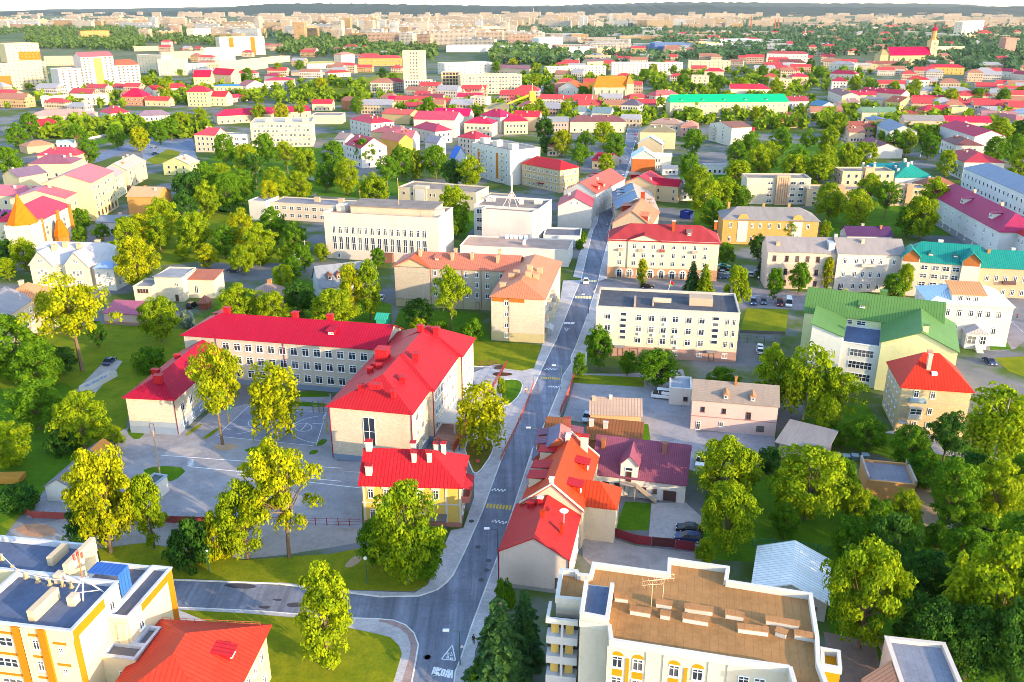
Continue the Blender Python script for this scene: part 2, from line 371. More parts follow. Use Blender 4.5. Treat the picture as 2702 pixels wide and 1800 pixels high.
 def shed(s,b,m,z1,hi='b',ov=.35,th=.2,wm=None):
  """single pitch from h at the front up to z1 at the back (hi 'b'), or up to the right ('r') / left ('l')"""
  c=[(-ov,-ov),(b.L+ov,-ov),(b.L+ov,b.W+ov),(-ov,b.W+ov)]
  def zz(x,y):k={'b':y/b.W,'f':1-y/b.W,'r':x/b.L,'l':1-x/b.L}[hi];return b.h+(z1-b.h)*k
  s.mb('roof',m).hull([b.fr.w(x,y,zz(x,y)-th+.1)for x,y in c],[b.fr.w(x,y,zz(x,y)+.1)for x,y in c])
  if wm is not None:
   C=[(0,0),(b.L,0),(b.L,b.W),(0,b.W)];w=s.mb('wall',wm)
   for i in range(4):
    p,q_=C[i],C[(i+1)%4]
    if zz(*p)-b.h>.05 or zz(*q_)-b.h>.05:
     w.poly([b.fr.w(*p,b.h),b.fr.w(*q_,b.h),b.fr.w(*q_,zz(*q_)),b.fr.w(*p,zz(*p))])
 def roofz(s,b,x,y):
  if not hasattr(b,'rise'):return b.h-.5
  k=(abs(y-b.W/2)/(b.W/2))if b.ax=='x' else(abs(x-b.L/2)/(b.L/2))
  return b.h+b.rise*(1-k)
 def chimney(s,b,x,y,w=.8,d=.8,up=1.2,m=None,cap=None):
  m=m or mat('plaster',(.72,.58,.46));z=s.roofz(b,x,y);ztop=max(z,b.h)+up
  w_=s.mb('chimney',m,len(s.order),'roof');w_.box(b.fr,x-w/2,x+w/2,y-d/2,y+d/2,z-1.0,ztop)
  w_.box(b.fr,x-w/2-.1,x+w/2+.1,y-d/2-.1,y+d/2+.1,ztop+.003,ztop+.18)
  if cap is not None:
   s.mb('chimney_cap',cap,len(s.order),'roof').box(b.fr,x-w/2-.16,x+w/2+.16,y-d/2-.16,y+d/2+.16,ztop+.19,ztop+.34)
 def dormer(s,b,x,side='f',w=1.6,out=.8,hh=1.5,rm=None,wm=None,kind='gable',up=.35):
  """small roof window on the slope of a roof whose ridge runs along the block's x (sides f/b) or y (sides l/r)"""
  if b.ax=='x':half=b.W/2;fr=Fr(b.fr.w(x,0,0),b.fr.u)if side=='f' else Fr(b.fr.w(x,b.W,0),-b.fr.u)
  else:half=b.L/2;fr=Fr(b.fr.w(0,x,0),-b.fr.vv)if side=='l' else Fr(b.fr.w(b.L,x,0),b.fr.vv)
  sl=b.rise/half;y0=out;z0=b.h+y0*sl;z1=z0+hh
  wm=wm or mat('plaster',WHITE);rm=rm or b.rm;u=len(s.order)
  y1=min(half*.98,y0+(hh+.2)/sl)
  w_=s.mb('dormer',wm,u,'roof');w_.box(fr,-w/2,w/2,y0,y1,z0-.4,z1)
  r=s.mb('dormer_roof',rm,u+1,'roof');o=.18;yb=min(half,y1+.8)
  if kind=='gable':
   g=w*up;a=[fr.w(-w/2-o,y0-o,z1),fr.w(w/2+o,y0-o,z1),fr.w(0,y0-o,z1+g+o*.5)];c_=[fr.w(-w/2-o,yb,z1),fr.w(w/2+o,yb,z1),fr.w(0,yb,z1+g+o*.5)]
   r.poly(a);r.poly(c_[::-1]);r.poly([a[1],c_[1],c_[2],a[2]]);r.poly([a[2],c_[2],c_[0],a[0]]);r.poly([a[0],c_[0],c_[1],a[1]])
  else:
   zb=min(b.h+b.rise,z1+.5);c=[(-w/2-o,y0-.4),(w/2+o,y0-.4),(w/2+o,yb),(-w/2-o,yb)];zz=[z1,z1,zb,zb]
   r.hull([fr.w(*p,z_)for p,z_ in zip(c,zz)],[fr.w(*p,z_+.14)for p,z_ in zip(c,zz)])
  s.wins.append((fr,(0.0,y0-.0),z0+.25,w*.62,hh-.5,0,'window'))
 def win(s,b,face,zs,xs,w=1.15,h=1.6,st=0,m0=1.2,m1=1.2,skip=(),part='window'):
  if face=='f':fr,LL=Fr(b.fr.w(0,0,0),b.fr.u),b.L
  elif face=='b':fr,LL=Fr(b.fr.w(b.L,b.W,0),-b.fr.u),b.L
  elif face=='r':fr,LL=Fr(b.fr.w(b.L,0,0),b.fr.vv),b.W
  else:fr,LL=Fr(b.fr.w(0,b.W,0),-b.fr.vv),b.W
  out=np.array(fr.vv)*-1;ctr=np.array(fr.w(LL/2,0,b.h/2))
  if(np.array((0,0,CAM_H))-ctr)@out<0:return
  if isinstance(xs,int):
   nx=xs;lo,hi=m0,LL-m1
   xs=[lo+(hi-lo)*(i+.5)/nx for i in range(nx)]
   if nx>1:w=min(w,(hi-lo)/nx*.75)
  else:xs=[x*LL for x in xs]
  for i,z in enumerate(zs):
   for j,x in enumerate(xs):
    if(i,j)in skip:continue
    s.wins.append((fr,(x,0.0),z,w,h,st,part))
 def rows(s,b,n,z0=.9,top=.5):
  st=(b.h-z0-top+.4)/n
  return[z0+i*st for i in range(n)],min(1.8,st*.58)
 def done(s):
  b0=s.blocks[0];org=np.array(b0.fr.w(b0.L/2,b0.W/2,0));s.org=org
  root=link(s.name,None,None,org);root.empty_display_size=2
  tag(root,s.label,s.cat,s.group);made={}
  for k in s.order:
   mbb,m,under=s.parts[k]
   o=mbb.build(k[0],m,root,org)
   if o is None:continue
   made.setdefault(k[0],o)
   if under:o['_u']=under
  for o in[c for c in root.children]:
   if '_u' in o:
    u=o['_u'];del o['_u']
    if u in made and made[u]is not o:o.parent=made[u]
  seen={}
  for fr,(x,y),z,w,h,st,part in s.wins:
   k=(part,w,h,st);seen[k]=seen.get(k,0)+1
   A,B,C=win_mesh(w,h,st);p=np.array(fr.w(x,y,z))-org
   if s.near:
    o=link(part,A,root,p,fr.ang);link('pane' if st!=3 else 'door_leaf',B,o)
   else:link(part,C,root,p,fr.ang)
  s.root=root
  return root
def c_in(p,b):return(min(max(p[0],0),b.L),min(max(p[1],0),b.W))
def P_(c):return mat('plaster',c)
def simple(name,label,q,A,B,C,h,wall,roof,rise=3.0,kind='gx',rows=2,nf=5,ns=3,cat='house',near=False,ov=.4,chim=2,wk='plaster',rk=None,ww=None,st=None,group=None,plinth=None):
 b_=Bld(name,label,cat,group,near);b=b_.block(q,A,B,C,h);wm=mat(wk,wall)
 b_.walls(b,wm)
 st=(0 if near else 1)if st is None else st
 if kind=='flat':b_.flat(b,mat(rk or 'felt',roof),wm)
 else:
  rm=mat(rk or 'seam',roof)
  mn=min(b.L,b.W)/2
  if kind=='gx':b_.roof(b,rm,rise,'x',ov=ov,wm=wm)
  elif kind=='gy':b_.roof(b,rm,rise,'y',ov=ov,wm=wm)
  elif kind=='hip':
   ax='x' if b.L>=b.W else 'y';b_.roof(b,rm,rise,ax,mn*.95,mn*.95,ov=ov)
  elif kind=='hipr':b_.roof(b,rm,rise,'x',0,mn,ov=ov,wm=wm)
  elif kind=='hipl':b_.roof(b,rm,rise,'x',mn,0,ov=ov,wm=wm)
 zs,wh=b_.rows(b,rows)if rows else([],1)
 ww=ww or(1.1 if near else 1.35)
 if rows:
  if nf:b_.win(b,'f',zs,nf,ww,wh,st)
  if ns:b_.win(b,'r',zs,ns,ww,wh,st);b_.win(b,'l',zs,ns,ww,wh,st)
 if plinth is not None:b_.plinth(b,P_(plinth),.8)
 rr=random.Random(len(Bld.all))
 for i in range(chim):
  fx=rr.uniform(.15,.85);fy=.5+rr.choice((-1,1))*rr.uniform(.06,.2)
  b_.chimney(b,fx*b.L,fy*b.W,rr.uniform(.6,1.2),.7,rr.uniform(.7,1.2),P_(rr.choice(((.72,.6,.5),(.62,.3,.16),(.75,.72,.68)))))
 return b_,b
# ================================================================== the buildings near the camera
mred=mat('seam',RED);mcrim=mat('seam',CRIM);mdred=mat('tile',DRED);mored=mat('seam',ORED);deck=mat('felt',DECK);deckb=mat('felt',DECKB)
def pipe(s,b,x,y,m,r=.09,z0=.3):s.mb('downpipe',m,len(s.order)).tube(b.fr.w(x,y,z0),b.fr.w(x,y,b.h+.1),r)
def vent(s,b,x,y,w,d,hh,m,cap=True):
 z=s.roofz(b,x,y);w_=s.mb('roof_vent',m,len(s.order),'roof');w_.box(b.fr,x-w/2,x+w/2,y-d/2,y+d/2,z-.4,z+hh)
 if cap:w_.box(b.fr,x-w/2-.15,x+w/2+.15,y-d/2-.15,y+d/2+.15,z+hh+.1,z+hh+.25)
# ---- school: long wing, cross wing, low annex
s=Bld('school','long three-storey cream school with crimson hipped roofs round an asphalt court','school')
gb=mat('brick',(.80,.72,.62));cr=mat('brick',(.95,.82,.66));bl=P_((.20,.26,.36))
lg=s.block(('t','u','u'),(640,278),(560,345),13.5,12.3);s.walls(lg,gb);s.plinth(lg,bl,1.3)
s.roof(lg,mcrim,3.4,'x',6.8,0,wm=gb,ov=.6)
s.win(lg,'f',[2.0,5.4,8.8],[.215+.0575*i for i in range(14)],1.75,1.95)
xw=s.block('u',(65,860),(815,930),(1310,245),12.3)
WX=xw.W
f1=s.sub(xw,0,xw.L,0,11.3,12.3);f2=s.sub(xw,.03,xw.L+1.0,11.31,WX-11,12.35);f3=s.sub(xw,.06,xw.L+2.0,WX-10.99,WX,12.4)
for q_ in(f1,f2,f3):s.walls(q_,cr);s.plinth(q_,bl,1.3)
s.roof(f1,mred,3.7,'y',8.4,0,x0=0,x1=xw.L,y0=0,y1=24,ov=.6)
s.roof(f2,mred,3.95,'y',8.2,0,y0=0,y1=f2.W+2,ov=.6)
s.roof(f3,mred,4.2,'y',5,5,ov=.6)
s.win(f2,'r',[2.0,5.4,8.8],8,1.6,1.95);s.win(f3,'r',[2.0,5.4,8.8],4,1.6,1.95);s.win(f1,'r',[2.0,5.4,8.8],[.3,.62],1.6,1.95)
s.win(f1,'f',[3.9],[.48],2.5,6.3,5);s.win(f1,'f',[0.5],[.485],2.3,3.0,5)
s.win(f2,'l',[2.0,5.4,8.8],5,1.6,1.95)
for i,(x,y,w_,d_,hh)in enumerate(((4.2,20,2.6,2.6,2.6),(3.6,13.5,1,1,1),(5.2,14.6,1,1,.8),(3.4,16.3,1,1,.8),(12.4,9.2,1.2,1.2,1.1),(9,2.8,2.2,1.6,.7),(5.5,3.4,.8,.8,.8),(12.6,2.6,.8,.8,.9))):
 xw.rise,xw.ax=3.7,'y';vent(s,f1,x,y,w_,d_,hh,mred,i!=5)
vent(s,f3,12,4,1.2,1.2,1.4,mred);vent(s,f3,8.5,3,1.2,1.2,1.3,mred);vent(s,f2,12,8,1.3,1.3,1.6,mred)
for x,y in((8,7.5),(26,7.5),(35,7.5)):vent(s,lg,x,y,1.4,1.2,1.5,mred)
s.dormer(lg,37,'f',2.0,2.6,1.0,mcrim,mred,'shed');s.dormer(lg,4.8,'b',2.6,1.2,1.4,mcrim,mred,'shed')
for x in(8.4,25.8):pipe(s,lg,x,-.1,mat('seam',DRED))
for q_,x,y in((f1,-.05,-.08),(f1,xw.L+.08,-.05),(f2,f2.L+.08,0),(f3,f3.L+.08,0)):pipe(s,q_,x,y,mat('seam',DRED),.11)
an=s.block('t',(105,850),(545,872),26.0,8.8);s.walls(an,cr,part='annex_wall');s.plinth(an,P_((.42,.48,.55)),2.9,.05);s.plinth(an,bl,1.7,.09)
s.roof(an,mcrim,2.9,'y',5.4,0,ov=.55);s.win(an,'r',[4.3],6,1.6,1.9);s.win(an,'r',[.8],6,1.4,1.3)
s.win(an,'f',[.15],[.46],1.15,2.3,3,part='door')
vent(s,an,6.4,3.0,1.7,1.2,1.3,mred);vent(s,an,2.5,9,1.6,1.0,.9,mred);vent(s,an,3.6,17,1.1,.8,.7,mred)
pipe(s,an,an.L+.06,-.08,mat('seam',DRED))
cn=s.mb('entrance_canopy',mat('plaster',WHITE));cn.box(f2.fr,f2.L+.1,f2.L+4.2,2.0,8.6,3.5,3.75)
for y in(2.4,8.2):cn.box(f2.fr,f2.L+3.7,f2.L+4.0,y-.15,y+.15,1.2,3.5)
tr_=s.mb('terrace',mat('paving',(.42,.24,.19)));tr_.box(f2.fr,f2.L+.1,f2.L+5.2,-1.0,9.6,0,1.2)
st_=s.mb('stairs',mat('concrete',(.30,.29,.29)))
for i in range(7):st_.box(f2.fr,f2.L+1.6,f2.L+4.9,-1.0-.34*(i+1),-1.0-.34*i,0,1.2-.17*(i+1)+.0)
rl=s.mb('stair_wall',P_((.62,.20,.12)));rl.box(f2.fr,f2.L+5.0,f2.L+5.4,-3.6,9.6,0,1.9);rl.box(f2.fr,f2.L+1.15,f2.L+1.55,-3.6,-1.05,0,1.7)
s.done()
# ---- yellow two-storey house with bright red roof
s=Bld('house','yellow two-storey corner house with bright red roof and white chimneys by the street','house')
yw=P_((.90,.66,.22));b=s.block('b',(92,650),(548,662),(612,525),8.6);s.walls(b,yw);s.plinth(b,P_((.62,.33,.28)),1.0)
s.roof(b,mred,3.9,'x',0,6.0,wm=yw,ov=.5)
s.band(b,P_(WHITE),4.5,.25);s.band(b,P_(WHITE),8.2,.3,.12)
s.win(b,'f',[5.5],[.09,.25,.37,.47,.59,.75],1.0,1.9);s.win(b,'f',[1.5],[.1,.25,.42,.6],1.0,1.7);s.win(b,'r',[5.4,1.5],4,1.0,1.8)
for x in(.01,.845,.985):s.mb('pilaster',P_(WHITE)).box(b.fr,b.L*x,b.L*x+.35,-.1,-.003,1.0,8.2)
for x in(.09,.25,.37,.47,.59,.75):s.mb('window_hood',P_(WHITE),x).box(b.fr,b.L*x-.8,b.L*x+.8,-.16,-.003,7.5,8.05)
for x,y in((.4,5.2),(1.0,1.4)):s.chimney(b,x+.2,y,1.1,.8,1.5,P_(WHITE),mred)
for x,y in((8.9,3.6),(11.6,3.7),(8.2,7.0),(12.3,7.4),(13.7,7.0)):s.chimney(b,x,y,.8,.8,1.5,P_(WHITE),mred)
bc=s.mb('balcony',P_((.66,.30,.26)));bc.box(b.fr,b.L+.02,b.L+1.5,1.2,5.6,4.3,4.5);bc.box(b.fr,b.L+1.35,b.L+1.5,1.2,5.6,4.5,5.5);bc.box(b.fr,b.L+.02,b.L+1.35,1.2,1.35,4.5,5.5)
s.mb('balcony_canopy',mred).hull([b.fr.w(b.L+.05,.9,7.6),b.fr.w(b.L+1.9,.9,7.0),b.fr.w(b.L+1.9,5.9,7.0),b.fr.w(b.L+.05,5.9,7.6)],[b.fr.w(b.L+.05,.9,7.75),b.fr.w(b.L+1.9,.9,7.15),b.fr.w(b.L+1.9,5.9,7.15),b.fr.w(b.L+.05,5.9,7.75)])
pc=s.mb('porch',mat('metal',(.10,.11,.12)));pc.box(b.fr,b.L*.68,b.L*.86,-2.3,-.1,2.5,2.65)
for x in(.685,.85):pc.box(b.fr,b.L*x,b.L*x+.1,-2.25,-2.15,0,2.5)
pc.box(b.fr,b.L*.68,b.L*.86,-2.3,-.1,.02,.3)
s.done()
# ---- row of houses right of the street
s=Bld('row_house','row house with blank pale pink gable wall and magenta and scarlet metal roof','house')
pk=P_((.88,.76,.70));b=s.block(('m','m','b'),(905,575),(1425,640),(1110,785),6.7);s.walls(b,pk);s.plinth(b,P_((.32,.30,.30)),.7)
s.roof(b,mat('seam',(.48,.024,.024)),3.1,'y',wm=pk,ov=.25);s.win(b,'r',[1.0,4.0],3,1.0,1.5);s.win(b,'l',[1.0,4.0],4,1.0,1.5)
s.win(b,'f',[1.0],[.86],.9,1.9,2)
s.chimney(b,4.6,10.5,.7,.7,1.0,mred,P_(WHITE));s.chimney(b,5.7,6.5,.7,.7,.8,mat('plaster',ORED));s.chimney(b,3.0,11,1.2,1.0,.8,mred);s.chimney(b,9.0,5.0,.5,.5,1.6,mat('plaster',ORED))
dsh=s.mb('satellite_dish',FRAME,1,'roof');dsh.lathe(b.fr.w(9.0,7.6,10.0),[(.1,0),(.55,.1),(.75,.35)],12);dsh.tube(b.fr.w(9.0,7.6,7.8),b.fr.w(9.0,7.6,10.0),.06)
for x,y in((-.12,-.1),(b.L+.1,-.1)):pipe(s,b,x,y,mat('seam',DRED),.1)
s.done()
s=Bld('row_house','taller cream row house with scarlet dormered roof and hipped rear wing, white gable copings','house')
cw=P_((.90,.78,.60));b=s.block('R',(115,1240),(835,1330),(955,870),7.6);b.W=19.0;s.walls(b,cw);mo=mat('seam',(.54,.052,.014))
s.roof(b,mo,4.3,'y',wm=cw,ov=.25)
s.win(b,'l',[1.0,4.3],6,1.1,1.8)
for y in(3.5,9.5,13.2):s.dormer(b,b.W-y if False else b.W-y,'l',2.6,.3,2.0,mred,cw,'shed')
for y in(4.5,12.5):s.dormer(b,y,'r',2.2,1.0,1.4,mred,mo,'shed')
wing=s.sub(b,b.L-.5,b.L+5.2,3.0,9.6,7.2);s.walls(wing,cw);s.roof(wing,mo,2.6,'x',0,3.2,x0=-4.5,ov=.4)
for yy in(.0,1.0):
 y_=-.32 if yy==0 else b.W+.02
 for sgn in(0,1):
  a_=b.fr.w(-.3,y_,b.h-.1)if not sgn else b.fr.w(b.L/2,y_,b.h+4.35);c_=b.fr.w(b.L/2,y_,b.h+4.35)if not sgn else b.fr.w(b.L+.3,y_,b.h-.1)
  o_=np.array(b.fr.vv)*.3;up=np.array((0,0,.32))
  s.mb('gable_coping',P_(WHITE),yy+sgn*.5).hull([a_,c_,tuple(np.array(c_)+o_),tuple(np.array(a_)+o_)],[tuple(np.array(a_)+up),tuple(np.array(c_)+up),tuple(np.array(c_)+o_+up),tuple(np.array(a_)+o_+up)])
s.chimney(b,b.L/2-.2,.6,.7,.7,.9,P_(WHITE));s.chimney(b,b.L/2-.2,17.5,.8,.8,.6,P_(WHITE));s.chimney(b,8.0,17.6,1.3,.9,2.6,P_(WHITE),mred);s.chimney(b,5.0,16.4,.7,.7,.6,P_(WHITE))
s.done()
s=Bld('row_house','row house with slate blue and salmon mansard roof and small red dormers over the street','house')
rw=P_((.66,.24,.12));b=s.block('R',(255,715),(860,745),(905,455),7.6);s.walls(b,rw)
s.roof(b,mat('seam',(.42,.15,.15)),4.8,'y',0,4.5,wm=rw,ov=.3);s.win(b,'l',[1.0,4.3],4,1.1,1.7)
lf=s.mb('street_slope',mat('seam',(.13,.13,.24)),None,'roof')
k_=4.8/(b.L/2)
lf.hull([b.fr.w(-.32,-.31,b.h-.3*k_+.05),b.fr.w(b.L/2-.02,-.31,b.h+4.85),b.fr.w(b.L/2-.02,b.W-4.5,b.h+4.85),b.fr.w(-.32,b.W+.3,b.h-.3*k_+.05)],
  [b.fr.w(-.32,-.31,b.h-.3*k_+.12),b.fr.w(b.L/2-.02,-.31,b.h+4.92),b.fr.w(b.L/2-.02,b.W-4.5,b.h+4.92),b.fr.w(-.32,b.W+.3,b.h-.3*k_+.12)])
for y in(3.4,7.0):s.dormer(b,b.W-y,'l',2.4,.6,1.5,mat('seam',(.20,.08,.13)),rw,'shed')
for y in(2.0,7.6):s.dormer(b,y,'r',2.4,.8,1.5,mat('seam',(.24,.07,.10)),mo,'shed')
s.chimney(b,b.L/2+1.2,b.W-2.2,1.3,.9,1.2,mat('plaster',(.24,.07,.05)))
s.done()
# ---- long white house with mauve roof and outside stair
s=Bld('courtyard_house','long white house with mauve tiled roof, central gabled dormer and outside stair','house')
ww=P_((.92,.88,.82));b=s.block('R',(955,880),(2060,1015),(2090,615),4.2);s.walls(b,ww);mv=mat('tile',(.25,.075,.12))
s.roof(b,mv,4.6,'x',0,0,wm=ww,ov=.35,y1=b.W)
s.win(b,'f',[1.2],[.155,.275],1.1,1.4,2);s.win(b,'f',[1.3],[.55],1.4,1.1,2);s.win(b,'f',[1.4],[.68],.8,.9,2);s.win(b,'f',[.1],[.38],1.0,2.2,3,part='door');s.win(b,'f',[.1],[.84],2.4,2.2,3,part='garage_door')
dx=b.L*.395;d_=s.sub(b,dx-1.6,dx+1.6,-.06,6.4,7.0);s.walls(d_,ww,part='dormer_wall');s.roof(d_,mv,1.7,'y',ov=.3,wm=ww,part='dormer_roof');s.win(d_,'f',[3.2],[.5],1.0,2.1,3,part='door');s.win(d_,'f',[5.5],[.5],1.4,.7,1)
sw=s.mb('stair',P_((.6,.5,.42)));sw.box(b.fr,dx-1.5,dx+1.5,-1.4,-.1,2.95,3.1)
for i in range(12):sw.box(b.fr,dx+1.5+.32*i,dx+1.5+.32*(i+1),-1.4,-.2,2.7-.245*i,2.95-.245*i)
sw.hull([b.fr.w(dx+1.5,-1.5,2.9),b.fr.w(dx+5.5,-1.5,0),b.fr.w(dx+5.5,-1.41,0),b.fr.w(dx+1.5,-1.41,2.9)],[b.fr.w(dx+1.5,-1.5,3.9),b.fr.w(dx+5.5,-1.5,1),b.fr.w(dx+5.5,-1.41,1),b.fr.w(dx+1.5,-1.41,3.9)])
for x in(-1.4,1.4):sw.box(b.fr,dx+x-.08,dx+x+.08,-1.35,-1.2,0,2.95)
s.chimney(b,1.3,4.6,.7,.9,1.6,P_((.45,.22,.1)));s.chimney(b,b.L*.74,4.9,.9,.7,1.9,P_((.26,.11,.09)))
s.done()
# ---- small cream house, brown wooden sheds
s=Bld('house','small cream house with pale ribbed roof and three windows beside the car park','house')
pc_=P_((.76,.58,.36));b=s.block('b',(1146,332),(1380,342),(1380,265),4.3);s.walls(b,pc_);s.roof(b,mat('seam',(.44,.31,.24)),2.0,'x',wm=pc_,ov=.3);s.win(b,'f',[1.3],[.16,.42,.65],.95,1.35,0)
for x in(.16,.42,.65):
 for k in(-.85,.58):s.mb('shutter',mat('metal',(.34,.27,.26)),(x,k)).box(b.fr,b.L*x+k,b.L*x+k+.27,-.08,-.003,1.25,2.7)
s.chimney(b,.6,3.4,.6,.6,.8);s.chimney(b,4.3,4.0,.6,.6,.6,P_(WHITE));s.done()
wd=mat('seam',(.27,.10,.035));wp=P_((.40,.17,.07))
s=Bld('shed','long shed with rusty brown sheet roof and two white chimneys behind the row houses','shed');b=s.block('R',(880,480),(1520,540),(1520,380),3.0);s.walls(b,wp);s.shed(b,wd,4.6,'b',wm=wp);s.chimney(b,3.6,3.6,.9,.7,2.3,P_(WHITE));s.chimney(b,.6,3.8,.9,.7,2.4,P_(WHITE));s.done()
s=Bld('shed','small shed with upright brown board roof between street and mauve roofs','shed');b=s.block('R',(395,385),(600,400),4.0,3.0);s.walls(b,wp);s.shed(b,wd,4.0,'b',wm=wp);s.done()
# ---- pink house, annexes and sheds of the right hand gardens
s=Bld('house','pale pink two-storey house with brownish roof and two small dormers','house')
pw=P_((.90,.68,.62));b=s.block('c',(45,265),(440,298),(440,215),7.3);s.walls(b,pw);s.roof(b,mat('slate',(.30,.24,.20)),2.6,'x',wm=pw,ov=.3)
s.win(b,'f',[4.4],[.13,.38],.8,1.2,2);s.win(b,'f',[3.6],[.67],1.0,1.6,2);s.win(b,'f',[1.2],[.36],.9,1.2,0);s.win(b,'f',[1.0],[.82],1.6,1.2,2);s.win(b,'f',[.1],[.09],.9,2.0,0,part='door')
for x in(.39,.70):s.dormer(b,b.L*x,'f',1.1,.5,1.1,mat('seam',(.45,.22,.12)),P_((.7,.5,.38)))
s.chimney(b,b.L*.5,4.2,.5,.5,1.8,P_((.5,.28,.14)));s.mb('belt_course',P_((.6,.36,.34))).box(b.fr,0,b.L,-.06,-.003,3.2,3.4);s.done()
s=Bld('annex','low white annex with flat roof attached left of the pink house','shed');b=s.block('c',(-60,215),(40,222),7.0,4.2);s.walls(b,ww);s.flat(b,mat('felt',(.30,.33,.40)),ww,.3);s.win(b,'f',[1.2],[.75],1.0,1.0,2);s.done()
s=Bld('shed','low pink outbuilding with sagging grey sheet roof behind the fruit trees','shed')
b=s.block('c',(445,462),(640,512),(560,402),3.8);s.walls(b,pw);s.shed(b,mat('slate',(.26,.24,.24)),4.6,'b',ov=.8,wm=pw);s.win(b,'f',[.2],[.55],.9,1.8,3,part='door');s.done()
s=Bld('shed','apricot garage block with grey flat roof and white brick end parapets','shed')
aw=P_((.78,.46,.22));b=s.block('c',(850,640),(1072,662),(1040,565),4.2);s.walls(b,aw);s.flat(b,mat('felt',(.22,.21,.24)),aw,.25)
for x in(-.1,b.L-.25):s.mb('end_parapet',mat('brick',(.6,.5,.45)),x).box(b.fr,x,x+.35,-.15,b.W+.1,b.h+.12,b.h+.9)
s.done()
s=Bld('shed','long shed with weathered white corrugated gable roof beside the round chestnut','shed')
gw=P_((.55,.53,.5));b=s.block('o',(345,590),(1110,745),(1050,290),3.6);s.walls(b,gw);s.roof(b,mat('seam',(.84,.83,.80)),2.2,'y',wm=gw,ov=.4);s.win(b,'f',[.2],[.8],1.6,2.2,3,part='door');s.done()
# ---- brick villa with red roof
s=Bld('villa','ochre brick three-storey villa with scarlet hipped roof beside the green-roofed office','house')
bw=mat('brick',(.90,.74,.50));b=s.block('c',(1010,202),(1330,225),13.5,11.0);s.walls(b,bw)
s.roof(b,mat('seam',(.54,.03,.014)),5.2,'x',5.0,5.6,ov=.5)
s.band(b,P_((.75,.62,.5)),7.3,.25);s.band(b,P_((.75,.68,.6)),10.6,.3,.12)
s.win(b,'f',[8.3],[.22,.46],1.0,1.7);s.win(b,'f',[4.6],[.46],.9,1.5);s.win(b,'f',[1.2],[.26,.47],1.1,1.6);s.win(b,'l',[1.2,4.6,8.2],4,1.0,1.6);s.win(b,'r',[1.2,4.6,8.2],3,1.0,1.6)
lo=s.mb('loggia',P_(WHITE));lo.box(b.fr,b.L*.14,b.L*.34,-1.2,-.02,3.6,4.7);lo.box(b.fr,b.L*.14,b.L*.34,-1.3,-.02,6.2,6.4);s.mb('upper_balcony',P_((.5,.6,.66))).box(b.fr,b.L*.13,b.L*.36,-1.2,-.02,7.5,8.3)
s.wins.append((b.fr,(b.L*.24,-1.0),4.75,2.4,1.4,5,'window'))
s.mb('porch',P_((.5,.55,.6))).box(b.fr,b.L*.02,b.L*.15,-1.4,-.02,2.6,2.8)
s.chimney(b,b.L*.40,3.6,.8,.8,3.2,P_((.75,.62,.55)));s.chimney(b,b.L*.5,9.2,1.0,.7,1.4,P_((.7,.5,.4)))
s.mb('skylight',FRAME,1,'roof').box(b.fr,b.L*.44,b.L*.52,2.2,3.3,b.h+1.0,b.h+2.4)
s.done()
# ---- green and yellow office
s=Bld('office','large pale lime office with bent green and yellow-lit metal roof and notch in front','office')
lw=P_((.92,.93,.58));wt=P_((.95,.95,.88));gr=mat('seam',(.10,.22,.06))
b=s.block('f',(905,1085),(1905,1215),26.0,13.6)
xA,xB=b.L*.21,b.L*.485
m_=s.sub(b,-3.5,b.L-3,14,27,13.0);l_=s.sub(b,-.5,xA,0,14.02,12.4);r_=s.sub(b,xB,b.L,0,14.04,12.4)
s.walls(m_,lw);s.walls(l_,wt,part='left_wing');s.walls(r_,lw,part='right_wing')
s.roof(m_,gr,4.6,'x',0,0,ov=.4,wm=lw);s.shed(l_,gr,14.6,'l',wm=wt);s.roof(r_,gr,3.6,'y',0,0,y1=21,ov=.4,wm=lw,part='right_roof')
low=s.sub(b,xA+.02,xB-.02,.6,13.9,10.8);s.walls(low,wt,part='notch_block');s.flat(low,mat('felt',(.10,.13,.22)),wt,.3)
s.win(low,'f',[7.6,4.5,1.4],[.55],5.4,1.9,5);s.win(m_,'f',[11.0],[.33,.43],2.2,1.2,5);s.win(l_,'l',[1.4,4.5,7.6,10.4],6,1.4,1.5);s.win(r_,'r',[1.4,4.5,7.6,10.4],4,1.5,1.6)
for x,y in((5,8),(9,8)):s.chimney(m_,x,y,.8,.8,1.0,P_((.4,.42,.16)))
s.chimney(m_,18,7.5,1.8,1.4,1.6,gr);s.chimney(r_,r_.L*.55,1.6,1.2,.9,1.4,lw,gr);s.dormer(m_,m_.L*.42,'f',1.8,2.4,1.0,gr,P_((.2,.25,.1)),'shed')
s.done()
# ---- four-storey beige block with flat grey roof
s=Bld('apartment_block','four-storey cream block with flat grey roof and air-conditioners opposite the school street','apartment block')
bw=P_((.92,.83,.66));b=s.block(('e','f','f'),(1760,935),(395,985),(375,850),13.6);s.walls(b,bw);s.plinth(b,P_((.55,.38,.33)),2.9,.05);s.flat(b,mat('felt',(.085,.09,.11)),mat('concrete',(.5,.46,.40)),.6)
xs=[.10,.30,.385,.475,.575,.655,.745,.835,.885]
s.win(b,'f',[10.2,7.1,4.0],[.085,.305,.395,.48,.56,.655,.745],1.5,1.65,0);s.win(b,'f',[10.3,7.2,4.1],[.92,.965],.8,1.6,0);s.win(b,'f',[1.1],[.08,.48,.57,.745,.92],1.4,1.4,0)
s.win(b,'f',[11.3,9.7,8.1,6.5,4.9],[.195,.84],1.6,1.0,1,part='stair_window');s.win(b,'f',[.1],[.185,.83],1.4,2.3,3,part='door');s.win(b,'f',[.1],[.28,.37],2.2,2.4,3,part='garage_door')
